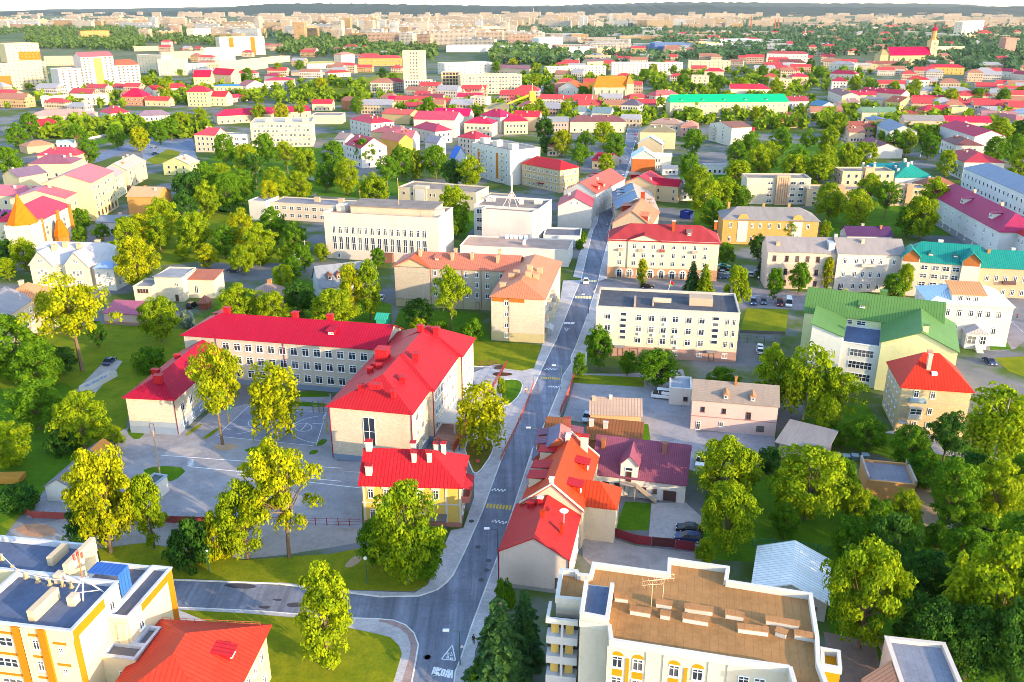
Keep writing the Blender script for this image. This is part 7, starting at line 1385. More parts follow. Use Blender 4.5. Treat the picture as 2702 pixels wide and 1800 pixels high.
def plant(kind,p,h,wid,tone,label,name=None,cat=None,group=None,parts=True):
 ntree[0]+=1;v=ntree[0]%{'round':7,'tall':4,'open':4,'bush':3,'far':4,'weep':3,'spruce':3}[kind]
 cm,tm=crown_for(kind,v,tone);nm=name or{'bush':'bush','spruce':'spruce_tree','weep':'birch_tree'}.get(kind,'tree')
 root=link(nm,None,None,(p[0],p[1],.0),random.uniform(0,6.28));sx=wid/2/RAD[kind];root.scale=(sx,sx,h)
 tag(root,label,cat or nm.replace('_',' '),group);link('trunk',tm,root);link('crown',cm,root);TREES.append(root);return root
def T(kind,q_,bx,by,ty,wpx,tone,label,**kw):
 """foot of the trunk, top and crown width as seen in the crop"""
 p=G(q_,bx,by);h=height(q_,(bx,ty),q_,(bx,by));d=math.sqrt(p[0]**2+p[1]**2+(CAM_H-h/2)**2);wid=wpx*CR[q_][2]*d/FPX*.97
 return plant(kind,p,h,wid,tone,label,**kw)
NEAR=[
 ('round',256,1272,1036,158,'y','large round tree with golden crown behind the flat cream block'),('round',205,1262,1165,90,'d','dark bushy tree at the foot of the golden crown'),('tall',355,1262,1085,82,'l','slim olive-green tree between golden tree and flat hut'),
 ('open',512,1022,800,150,'y','two-coloured tall golden tree beside annex and basketball court'),('weep',640,1012,832,118,'y','yellow weeping birch on the edge of the basketball court'),
 ('open',665,1282,1015,205,'y','tall airy yellow-green tree with long bare trunk by the red fence'),('round',570,1284,1110,130,'l','broad half-shaded tree left of the airy yellow tree'),('bush',440,1300,1205,120,'d','dark green shrubs under the slim olive tree'),('bush',505,1285,1180,70,'y','golden lit shrub left of the airy yellow tree'),
 ('round',938,1340,1118,185,'l','dense bright green tree in front of the yellow house'),('round',862,1305,1195,85,'g','small dark companion left of the bright tree by the yellow house'),('round',985,1330,1215,95,'g','lower green crown right under the bright tree by the yellow house'),
 ('tall',756,1540,1302,135,'l','tall oval bright green tree on the corner lawn'),('weep',1108,1035,880,122,'y','weeping birch in the oval bed by the school entrance'),('bush',1152,905,868,22,'l','round clipped bush beside the school fence'),
 ('spruce',1148,1580,1365,150,'s','large dark spruce at the kerb, left of two'),('spruce',1205,1520,1345,100,'s','narrower bronze-tinted spruce behind the large kerb spruce'),('bush',1158,1400,1335,55,'g','green bush between pink gable and the spruces'),('bush',1215,1500,1450,60,'d','dark undergrowth shrub behind the spruces'),('bush',1110,1585,1530,60,'g','low green hedge at the foot of the large spruce'),
 ('round',1975,1490,1252,178,'l','perfectly round chestnut with bright clumps beside the white shed'),('round',1665,1160,1015,165,'l','feathery lime tree behind the mauve house'),('round',1668,1265,1120,140,'l','drooping lime-green tree by the two dark cars'),('round',1850,1195,1035,195,'l','wide lime-green tree in the middle of the gardens'),('tall',1620,1300,1240,50,'l','small thuja by the gate of dark red fence'),
 ('round',1765,1085,1030,70,'d','dark green tree behind the feathery lime tree'),('round',1930,1150,1060,80,'g','green tree left of the apricot garages'),('round',2075,1215,1130,75,'l','young lit tree under the apricot garages'),('round',2005,1220,1150,100,'g','shaded garden tree below the apricot garages'),
 ('round',1955,1300,1195,110,'g','bushy tree just above the round chestnut'),('round',2040,1330,1190,130,'d','dark tree right above the round chestnut'),('spruce',2165,1500,1250,90,'l','larch with yellow lit tip in the dark grove'),('round',2280,1500,1245,220,'l','big half lit tree at the right side of the dark grove'),
 ('round',2110,1540,1380,150,'d','dark tree at the grove edge above the corner building'),('round',2215,1560,1400,150,'d','deep shaded tree in the bottom right grove'),('round',2320,1590,1390,150,'d','dark tree at the bottom right corner'),('round',2085,1575,1470,90,'g','lower green tree left of the corner building'),('round',2360,1440,1270,120,'g','tree cut by the right edge above the grove'),('round',2110,1400,1270,130,'d','dark tree between chestnut and larch'),
 ('round',2120,1120,1040,90,'g','garden tree by the dirt path head'),('round',2330,1300,1190,120,'g','tree at right edge behind the old cars'),('round',2220,1330,1220,110,'g','tree over the pale plot fence'),('round',1960,1215,1120,70,'l','small lit garden tree left of the dirt path'),('round',1700,1110,1050,60,'d','dark tree filling behind mauve house garden'),('round',1800,1240,1160,70,'g','low tree above the white shed lawn'),('round',2180,1200,1060,120,'g','dense garden tree right of the dirt path'),('round',2280,1190,1060,120,'l','sunlit tree at the right, upper gardens'),('round',2345,1170,1050,90,'g','tree at right edge over the upper gardens'),('round',2230,1130,1045,110,'d','dark crown behind the sunlit garden trees'),('bush',2150,1260,1205,60,'g','small garden shrub beside the dirt path'),('bush',2250,1230,1180,80,'g','shrub among vegetable plots'),
 ('weep',1845,965,795,120,'l','weeping willow in front of the white office front',),('round',1772,935,800,105,'l','full green tree left of the willow'),('open',1925,985,850,120,'l','thin yellowing tree right of the willow'),('round',1895,1010,920,70,'l','young bright tree below the willow'),('round',1990,1040,960,90,'g','leafy tree between pink shed and brick villa'),('round',1930,1030,975,60,'g','small tree above the pink outbuilding'),
 ('open',2165,1075,945,95,'d','sparse dark larch in front of the brick villa'),('weep',2282,1075,885,140,'l','large birch right of the brick villa'),('round',2085,1075,985,100,'g','green tree at the steps of the brick villa'),('bush',2010,1020,985,45,'g','ivy-green shrub at the villa corner'),
 ('round',1508,888,806,118,'g','spreading tree over the white van'),('round',1375,850,752,72,'g','street tree left of the cream four-storey block'),('round',1443,865,808,50,'g','small tree under the ground floor windows of the cream block'),('round',1332,872,812,38,'g','little round tree at the red fence corner'),('round',1660,900,848,82,'g','bushy tree behind the pink house roof'),
 ('open',190,852,632,190,'y','huge yellow-green tree with bare trunk on the left lawn'),('round',35,870,730,150,'g','dark full tree left of the huge yellow-green one'),('round',100,900,790,110,'g','lower dark tree between the left lawn trees'),('bush',345,850,800,85,'g','long low bush on the left lawn'),('round',372,785,685,100,'l','rounded bright tree by the mauve garage'),('bush',432,755,715,36,'b','silver-blue willow bush next to school corner'),
 ('round',90,985,880,130,'g','broad dark tree below the driveway'),('round',195,1030,905,120,'l','olive-lit tree left of the low annex'),('round',30,1070,975,110,'l','bright tree at left edge above the timber stack'),('round',258,1030,985,60,'l','tree behind the white gabled shed'),('bush',150,1040,990,80,'d','dark shrubs behind the gabled shed'),('bush',45,1170,1120,90,'d','dark undergrowth at left edge below timber'),('round',140,860,800,80,'d','dark small tree near the open skip'),('round',230,800,740,40,'d','shaded shrub tree right of the huge tree trunk'),
 ('open',1038,770,620,100,'l','tall tree with orange trunk before the salmon block'),('round',965,750,688,80,'d','dark bush tree under the grey brick wall'),('bush',960,770,735,55,'l','rounded light shrub left of orange trunk'),('bush',1085,785,735,60,'g','green shrub at the corner of the salmon block'),('bush',1010,772,738,55,'g','grey-green shrub behind the school roof'),
 ('round',770,760,668,125,'l','wide yellow-green tree behind the school roof'),('tall',812,735,600,65,'y','tall yellow poplar left of the slate gabled house'),('tall',852,735,598,62,'l','tall green poplar next to the yellow poplar'),('round',555,745,655,110,'l','green tree touching the salmon cottage'),('round',630,752,672,90,'l','light green tree right of the salmon cottage'),('round',690,730,650,90,'d','dark green tree in front of slate gabled house'),('round',655,680,610,60,'l','young tree left of slate gabled house'),('round',675,650,590,50,'g','garden tree at the tiny white hut'),
 ('spruce',1590,672,595,44,'s','blue-green spruce at the pediment house, left of two'),('spruce',1618,678,602,50,'l','gold-tipped spruce at the pediment house, right of two'),('tall',1475,660,595,28,'y','slim golden street tree before the arched shopfronts'),('round',1690,712,615,66,'l','lit tree between cream block and parking row'),('tall',1778,690,615,42,'g','first street tree before the pale terrace'),('round',1835,675,605,52,'g','second street tree before the pale terrace'),('tall',1898,668,592,26,'y','thin yellowing street tree before the pale terrace'),('round',2050,690,630,55,'g','dark street tree at the teal roofed house'),('tall',2075,685,605,40,'l','bright street tree at the teal roofed house'),('spruce',1752,640,555,34,'s','tall blue spruce at left end of pale terrace'),('round',1665,610,560,50,'g','garden tree left of the ochre mansion steps'),('round',1742,600,540,50,'d','dark tree before the ochre mansion'),('tall',1815,560,498,52,'l','conical bright tree before the ochre mansion'),('tall',1892,560,505,32,'l','narrow tree at the right corner of ochre mansion'),
]
for r_ in NEAR:T(r_[0],'D',*r_[1:7])
for i,(x,y,ty,w_)in enumerate(((355,1600,1490,130),(380,1530,1430,120),(395,1490,1400,110),(400,1450,1385,110))):T('bush','V',x,y,ty,w_,'g',('nearest','second','third','farthest')[i]+' ball of the clipped hedge on the street verge',name='hedge_ball',cat='hedge',group='clipped hedge balls on the street verge')
# ---- town trees in the middle distance, named by the building they stand next to
MIDT="""45,310,55,g 30,378,62,g 74,292,48,g 22,622,42,l 26,520,36,d 272,322,40,g 325,325,46,y 370,310,42,g 420,275,62,l 462,268,62,l 395,295,50,g 210,352,44,g 180,320,40,g 598,264,34,l 650,264,38,y 692,260,34,l
520,348,60,g 510,398,92,l 572,362,84,l 612,332,84,g 662,350,92,l 704,372,84,l 640,422,94,l 560,425,84,g 480,412,84,g 440,445,74,d 622,462,58,y 692,432,64,l 768,368,62,g 800,402,84,l 862,428,104,l 892,398,84,g 925,382,62,g 955,382,52,l 1002,372,74,g 1042,398,58,d 1082,402,62,l 845,352,56,g 752,408,60,g 590,395,70,d 530,450,70,g
480,466,62,l 430,492,64,d 380,512,82,l 332,532,72,y 300,548,62,l 452,538,82,l 562,540,74,y 602,562,84,l 630,520,74,g 680,545,60,g 660,592,46,l 322,602,122,y 282,590,60,l 370,545,60,l 240,547,42,g 190,512,42,g 188,546,38,g 30,556,46,l 62,590,62,l 20,590,50,d 420,580,36,l 480,590,50,y 740,580,40,l 880,562,36,y 520,560,60,g 700,600,50,g 560,600,60,l 870,595,40,g
1042,478,88,l 1052,515,60,g 1292,332,52,y 1332,368,64,g 1386,298,82,l 1412,332,74,g 1392,384,42,l 1345,335,50,g 1252,305,46,d 1258,335,40,d 1590,332,52,g 1582,392,52,g 1622,458,92,l 1662,442,82,l 1692,412,62,l 1600,428,72,l 1700,462,50,g 1640,495,70,g
1722,330,82,g 1792,305,102,g 1852,305,102,g 1902,318,82,l 1762,352,92,l 1832,362,102,g 1892,370,82,l 1922,292,52,l 1880,395,72,l 1942,372,62,l 1982,366,62,l 1740,375,70,l 1820,400,60,l 1690,355,50,g 1902,470,72,l 1962,482,74,l 1992,448,84,l 2032,472,62,g 2112,490,112,l 2142,468,74,l 2082,510,62,g 2262,512,46,y 2230,530,34,g 2052,332,52,g 2132,342,46,g 2080,335,44,l 2292,300,62,l 2322,332,84,g 2342,372,84,l 2282,352,62,g 2172,386,44,l 2348,300,60,d
2052,190,64,l 2002,185,64,g 1962,188,52,l 2182,202,88,l 2242,202,82,g 2302,204,82,g 2342,206,62,l 2100,195,50,l 1702,182,60,l 1652,190,42,g 1690,265,30,l 1736,265,28,l 1632,178,40,g 1232,172,62,l 1252,192,52,g 1230,148,52,l 1262,205,40,d 1340,218,32,g 1366,215,32,l 1300,262,36,l 1240,260,40,l 880,160,58,d 905,185,34,g 985,250,42,g 1042,262,34,l 822,245,34,g 740,195,36,y 1215,272,40,l 1525,150,40,l 1548,168,30,g 1570,185,34,g 1500,160,36,l 1862,150,26,d 340,190,40,l 380,205,44,l 570,165,50,g 640,150,44,l 690,145,40,g 770,120,0,g 1180,140,40,y 1140,150,36,g 1415,150,40,g 1480,175,30,g 1430,200,34,l 1620,220,30,l 1780,200,40,l 1752,165,30,g 1880,165,36,g"""
def short(lab):
 w_=lab.split();k=7
 for i in range(3,min(len(w_),8)):
  if w_[i]in('beside','behind','by','in','over','near','of','left','right','before','at','under','above','below','opposite','next','just','towards','across','up','on','amid','backing','north','to','facing','among','hidden','running','beyond','rising','standing','round','cut','glimpsed','where','climbing'):k=i;break
 while w_[min(k,len(w_))-1]in('and','with','the','a','of','in','big','its'):k-=1
 return ' '.join(w_[:k]).rstrip(',')
used={};TONE={'y':'golden','l':'yellow-green','g':'green','d':'dark green'}
mids=[]
for it in MIDT.split():
 x,y,w_,tn=it.split(',');x,y,w_=float(x),float(y),float(w_)
 if w_>0:mids.append((x,y,w_,tn))
mids.sort(key=lambda t:-t[1])
for x,y,w_,tn in mids:
 by=y+.55*w_;p=G('D',x,by);d=math.sqrt(p[0]**2+p[1]**2+CAM_H**2);wid=min(15.0,w_*1.148*d/FPX);h=min(18,max(6.5,wid*random.uniform(1.05,1.3)))
 nb=min(Bld.all,key=lambda q:float((q.org[0]-p[0])**2+(q.org[1]-p[1])**2));px_,py_=proj(nb.org)
 dx_,dy_=x*1.148-px_,by*1.148-py_
 rel=('in front of' if dy_>0 else 'behind')if abs(dy_)>abs(dx_)*.6 else('right of' if dx_>0 else 'left of')
 kd=random.choice(('round','round','round','tall','open'));shp={'round':'round','tall':'slender','open':'loose'}[kd]
 sz='small' if h<9.5 else 'big' if h>14 else 'medium'
 lab='%s %s %s tree %s the %s'%(sz,shp,TONE[tn],rel,short(nb.label));k=used.get(lab,0);used[lab]=k+1
 if k:lab=lab.replace(' tree ',' tree, %s such back, '%('second','third','fourth','fifth','sixth')[min(4,k-1)])
 lab=' '.join(lab.split()[:16]);plant(kd,p,h,wid,tn,lab)
# ---- woods farther out: one mass each
def wood(name,regions,m,n_,seed,hmin=9,hmax=17,per=9,label=None):
 g_=np.random.default_rng(seed);Cs,Ns,Ss=[],[],[]
 tot=sum(r_[5]for r_ in regions)
 for(x0,y0,x1,y1,sl,wt)in regions:
  k=int(n_*wt/tot);xs_=g_.uniform(x0,x1,k);ys_=g_.uniform(y0,y1,k)+sl*(xs_-x0)
  for x,y in zip(xs_,ys_):
   p=G('D',x,max(y,24));h=g_.uniform(hmin,hmax);r=h*.42
   c=np.array((p[0],p[1],h*.55))+g_.normal(size=(per,3))*np.array((r*.5,r*.5,h*.2))
   Cs.append(c);d_=g_.normal(size=(per,3));d_[:,2]=abs(d_[:,2])+.2;d_[:,1]-=.4;Ns.append(d_);Ss.append(np.full((per,1),h*.5))
 C,N,Sz=np.vstack(Cs),np.vstack(Ns),np.vstack(Ss)
 me=quads_mesh(name,C,N,Sz,m,1.1);return tag(link(name,me),label,None,None,'stuff')
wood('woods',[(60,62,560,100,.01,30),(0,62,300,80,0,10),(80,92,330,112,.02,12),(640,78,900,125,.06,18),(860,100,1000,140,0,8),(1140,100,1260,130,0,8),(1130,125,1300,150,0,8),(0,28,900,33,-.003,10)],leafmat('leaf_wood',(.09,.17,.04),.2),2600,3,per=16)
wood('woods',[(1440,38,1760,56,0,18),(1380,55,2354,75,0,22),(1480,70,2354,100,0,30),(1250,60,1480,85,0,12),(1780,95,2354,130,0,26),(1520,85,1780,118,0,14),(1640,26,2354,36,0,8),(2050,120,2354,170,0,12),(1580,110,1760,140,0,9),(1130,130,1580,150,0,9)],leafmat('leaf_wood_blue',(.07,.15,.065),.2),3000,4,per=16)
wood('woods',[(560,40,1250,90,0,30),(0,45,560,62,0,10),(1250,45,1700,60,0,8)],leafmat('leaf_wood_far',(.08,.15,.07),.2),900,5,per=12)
wood('woods',[(100,290,480,320,.0,6),(420,190,900,240,.0,8),(900,240,1500,290,0,10),(1500,200,2354,300,0,16),(2000,280,2354,330,0,6),(0,170,420,250,0,4),(1200,160,2000,200,0,10)],leafmat('leaf_town',(.14,.25,.010),.3),1500,6,5,10,per=50)
# ================================================================== the far town
FC=[(.84,.70,.50),(.86,.74,.62),(.82,.62,.40),(.86,.78,.70),(.74,.76,.78),(.82,.64,.52),(.86,.80,.72),(.70,.44,.26)]
FM=[facade(c)for c in FC];FR=mat('concrete',(.50,.44,.40));FRR=mat('seam',(.50,.06,.07));FRB=mat('seam',(.36,.16,.11));FRG=mat('seam',(.34,.33,.36));WALLF=[facade(c,(.06,.045,.04),2.6,3.1)for c in((.95,.84,.68),(.96,.9,.84),(.9,.70,.46),(.92,.74,.62))]
gq=np.random.default_rng(21)
def slab(name,x,y,w_,d_,h,label,cat,group,roof='flat',ang=0.0,fm=None,stuff=None):
 p=G('D',x,y);mb=stuff or MB();fr=Fr(p,(math.cos(ang),math.sin(ang)));o0=len(mb.f)
 mb.cur=0;c=[(-w_/2,-d_/2),(w_/2,-d_/2),(w_/2,d_/2),(-w_/2,d_/2)]
 for i in range(4):a,b=c[i],c[(i+1)%4];mb.poly([fr.w(*a,-1),fr.w(*b,-1),fr.w(*b,h),fr.w(*a,h)])
 mb.cur=1
 if roof=='flat':
  mb.poly([fr.w(*q,h)for q in c])
  if h>14:
   for k in range(max(1,int(w_/25))):xx=-w_/2+w_*(k+.5)/max(1,int(w_/25));mb.box(fr,xx-3,xx+3,-2.5,2.5,h+.01,h+2.8)
 else:
  r=d_*.32;a0,a1=fr.w(-w_/2+(d_/2 if roof=='hip' else 0),0,h+r),fr.w(w_/2-(d_/2 if roof=='hip' else 0),0,h+r);e=[fr.w(q[0]*1.04,q[1]*1.06,h-.1)for q in c]
  mb.poly([e[0],e[1],a1,a0]);mb.poly([e[2],e[3],a0,a1]);mb.cur=1 if roof=='hip' else 0;mb.poly([e[1],e[2],a1]);mb.poly([e[3],e[0],a0])
 if stuff:return
 mats=[fm,FR if roof=='flat' else gq.choice([FRR,FRR,FRB,FRG])]
 o=mb.build(name,mats,None,tuple(p));o.location=tuple(p);tag(o,label,cat,group)
def facing(px):return-.21+gq.normal()*.08
belt=[(330,900,62,92,46,'pale flats above the wooded valley','flats above the wooded valley'),(600,1120,66,96,58,'pale high-rise flats in the dense belt at upper left centre','high-rise flats of the dense belt'),(860,1250,78,112,42,'cream flats at the front edge of the dense belt','flats at the front of the dense belt'),(1100,1700,50,66,40,'hazy flats under the horizon right of the tall chimney','hazy flats by the tall chimney'),(0,330,52,66,26,'long pale blocks on the far left slope','blocks on the far left slope')]
for(x0,x1,y0,y1,n_,lab,grp)in belt:
 for i in range(n_):
  x,y=gq.uniform(x0,x1),gq.uniform(y0,y1);D_=G('D',x,y)[1];tower=gq.random()<.45 and x>330
  h=gq.choice([27,27,33,48,52])*(1 if tower else .62);w_=gq.uniform(22,34)if tower else gq.uniform(60,130)
  slab('apartment_block',x,y,w_,gq.uniform(14,22),h,lab,'apartment block',grp,'flat',facing(x)+(1.57 if gq.random()<.15 else 0),FM[gq.integers(0,7)])
for(x0,x1,y0,y1,n_,lab,grp,big)in((1260,1800,70,118,46,'pale works hall in the factory quarter right of the chimney','works halls of the factory quarter',1),(1500,2354,72,128,80,'small pale house among the far trees on the right','far houses among the right hand trees',0),(1150,1500,120,150,12,'town house in the far row before the factories','town houses before the factories',0),(1850,2354,60,82,30,'tiny house near the far fields','tiny houses near the far fields',0)):
 for i in range(n_):
  x,y=gq.uniform(x0,x1),gq.uniform(y0,y1)
  if big:slab('works_hall',x,y,gq.uniform(40,120),gq.uniform(20,40),gq.uniform(7,13),lab,'works hall',grp,'flat',facing(x),FM[gq.integers(0,7)])
  else:slab('far_house',x,y,gq.uniform(14,34),gq.uniform(11,15),gq.uniform(6,10),lab,'house',grp,gq.choice(['hip','gable','flat']),facing(x),WALLF[gq.integers(0,4)])
for(x0,x1,y0,y1,n_,lab,grp)in((860,1480,205,268,36,'low infill house tucked between the red roofs of the old town','infill houses between the red roofs'),(1880,2354,205,285,44,'low infill house in the right hand old town','infill houses of the right hand old town'),(1250,2354,140,190,60,'house in the row behind the emerald roofed palace','houses behind the emerald roofed palace'),(380,920,100,180,44,'house on the slope below the tower blocks','houses below the tower blocks'),(0,330,215,260,12,'low building of the railway quarter at left','low buildings of the railway quarter'),(1230,1500,250,300,6,'courtyard building behind the far street','courtyard buildings of the far street')):
 k=0
 for t_ in range(n_*12):
  x,y=gq.uniform(x0,x1),gq.uniform(y0,y1);p=G('D',x,y)
  if min(float(np.hypot(*(q.org[:2]-p[:2])))-.55*max(q.blocks[0].L,q.blocks[0].W)for q in Bld.all)<11:continue
  slab('infill_house',x,y,gq.uniform(15,30),gq.uniform(10,14),gq.uniform(5.5,11),lab,'house',grp,gq.choice(['hip','gable','gable']),facing(x),WALLF[gq.integers(0,4)]);k+=1
  if k>=n_:break
mb=MB()
for i in range(900):
 x=gq.uniform(0,2354);far_=gq.random();y=33+30*far_**1.3
 if 0<x<560 and y>40 and gq.random()<.6:continue
 hgt=gq.choice([10,16,27,40])if 250<x<1750 else gq.choice([7,9,12,27]);slab('x',x,y,gq.uniform(30,140),gq.uniform(14,30),hgt,None,None,None,'flat',facing(x),None,mb)
tag(mb.build('distant_town',[FM[1],FR]),kind='stuff')
# ---- tall chimneys, crane
def stack(q_,x,yb,yt,r,c1,c2,lab):
 p=G(q_,x,yb);h=height(q_,(x,yt),q_,(x,yb));mb=MB();n_=10
 for k in range(n_):mb.cur=k%2;mb.tube((p[0],p[1],h*k/n_),(p[0],p[1],h*(k+1)/n_-.01),r*(1-.05*k),r*(1-.05*(k+1)),10)
 o=mb.build('chimney_stack',[mat('plaster',c1),mat('plaster',c2)],None,tuple(p));o.location=tuple(p);tag(o,lab,'chimney')
stack('q',1328,112,6,7.0,(.62,.16,.12),(.78,.74,.74),'very tall red and white striped chimney above the dense flats')
stack('r',466,215,108,2.6,(.56,.20,.10),(.50,.18,.10),'left brick chimney of the factory quarter');stack('r',632,222,132,2.6,(.56,.20,.12),(.52,.18,.10),'middle brick chimney of the factory quarter');stack('r',653,222,128,2.6,(.60,.16,.12),(.56,.2,.12),'brick chimney right beside the middle one');stack('r',842,255,192,2.6,(.62,.2,.16),(.78,.72,.7),'short striped chimney right of the brick ones')
p=G('q',1318,838);h=height('q',(1318,575),'q',(1318,838));root=link('tower_crane',None,None,tuple(p));tag(root,'yellow tower crane standing among the red roofs','crane');ym_=mat('metal',(.70,.42,.02));o_=tuple(p)
mb=MB();mb.box(Fr(p,(1,.2)),-1.1,1.1,-1.1,1.1,0,h*.72);mb.build('mast',ym_,root,o_)
mb=MB();mb.box(Fr(p,(1,.2)),-2.2,2.4,-1.6,1.6,h*.55,h*.72+2);mb.build('cab',ym_,root,o_)
mb=MB();mb.tube((p[0],p[1],h*.7),(p[0],p[1],h),.7,.3,6);mb.build('apex',ym_,root,o_)
mb=MB();mb.tube((p[0],p[1],h*.72),(p[0]-20,p[1]-6,h*.48),.9,.7,4);mb.build('jib',ym_,root,o_)
# ================================================================== cars, people, fences, lamps, bins
CARM={}
def car_meshes(kind):
 if kind in CARM:return CARM[kind]
 L_,W_,H_={'sedan':(4.6,1.8,1.45),'hatch':(4.1,1.75,1.5),'suv':(4.6,1.9,1.75),'van':(5.6,2.0,2.3),'wagon':(4.8,1.8,1.5)}[kind];h=L_/2;k=W_/2
 if kind=='van':low=[(-h,.35),(h-.1,.35),(h,.75),(h-.35,1.15),(-h,1.15)];top=[(-h+.02,1.15),(h-.4,1.15),(h-1.25,H_-.1),(h-1.6,H_),(-h+.15,H_),(-h+.03,H_-.15)];wx=(-h+1.0,h-.95)
 else:
  b_=.9;low=[(-h,.4),(-h+.1,.28),(h-.1,.28),(h,.45),(h-.05,.7),(h-1.25,b_),(-h+(.75 if kind=='sedan' else .05),b_+.03),(-h,.8)];r0={'sedan':-h+.55,'hatch':-h+.08,'suv':-h+.08,'wagon':-h+.08}[kind]
  top=[(r0,b_+.03),(h-1.2,b_),(h-2.0,H_),(r0+(1.0 if kind=='sedan' else .45),H_-.02)];wx=(-h+.85,h-.85)
 def extr(pr,w0,w1,zt):
  mb=MB();n_=len(pr);zmin=min(z for _,z in pr);f_=lambda z:w0+(w1-w0)*max(0,(z-zmin)/max(.01,zt-zmin))
  A=[(x,-f_(z),z)for x,z in pr];B=[(x,f_(z),z)for x,z in pr];mb.poly(A);mb.poly(B[::-1])
  for i in range(n_):j=(i+1)%n_;mb.poly([A[j],A[i],B[i],B[j]])
  return mb
 body=extr(low,k,k*.97,1.1);tp=extr(top,k*.95,k*.78,H_)
 nb=len(body.v);roof=MB();x0,x1=min(x for x,z in top if z>H_-.2)+.05,max(x for x,z in top if z>H_-.2)-.05;roof.box(WORLD,x0,x1,-k*.76,k*.76,H_-.03,H_+.03)
 wh=MB();wh.tube((0,-.11,0),(0,.11,0),.33,.33,14);hub=MB();hub.tube((0,-.125,0),(0,.125,0),.19,.19,10);lt=MB();lt.box(WORLD,-.06,.06,-.2,.2,-.09,.09)
 pl=MB()
 for s_ in(-1,1):
  for x in((-h+1.2,.02,h-1.75)if kind!='van' else(h-1.7,h-2.9)):pl.box(WORLD,x-.05,x+.05,s_*k*.85-.05,s_*k*.85+.05,.95,H_-.05)
 if kind=='van':pl.box(WORLD,-h+.1,h-2.4,-k*.93,k*.93,1.2,H_-.3)
 CARM[kind]=(body,tp.mesh('windows',mat('glass',(.012,.016,.022))),roof,wh.mesh('wheel',mat('metal',(.018,.018,.02))),hub.mesh('rim',mat('metal',(.5,.5,.52))),lt,pl,wx,h,k);return CARM[kind]
CB={}
def car(q_,x,y,hd,kind,c,label,z=.03,group=None):
 """hd: second crop point, where the bonnet points"""
 p=G(q_,x,y);d=G(q_,*hd)[:2]-p[:2];a=math.atan2(d[1],d[0]);body,tpm,roof,wh,hub,lt,pl,wx,h,k=car_meshes(kind);key=(kind,c)
 if key not in CB:m=mat('car',c);CB[key]=(body.mesh('body',m),roof.mesh('roof',m),pl.mesh('pillars',m))
 root=link('parked_van' if kind=='van' else 'car',None,None,(p[0],p[1],z),a);tag(root,label,'van' if kind=='van' else 'car',group);bm=CB[key]
 link('body',bm[0],root);link('windows',tpm,root);link('roof',bm[1],root);link('pillars',bm[2],root)
 for wx_ in wx:
  for s_ in(-1,1):w_=link('wheel',wh,root,(wx_,s_*(k-.12),.33));link('rim',hub,w_)
 if 'l' not in CB:CB['l']=(lt.mesh('headlight',mat('metal',(.8,.8,.76))),lt.mesh('tail_light',mat('metal',(.4,.01,.01))))
 for s_ in(-1,1):link('headlight',CB['l'][0],root,(h-.08,s_*(k-.35),.66));link('tail_light',CB['l'][1],root,(-h+.03,s_*(k-.3),.72))
 return root
WHT,BLK,NAVY,SILV=(.80,.80,.80),(.012,.013,.017),(.02,.04,.12),(.50,.52,.55)
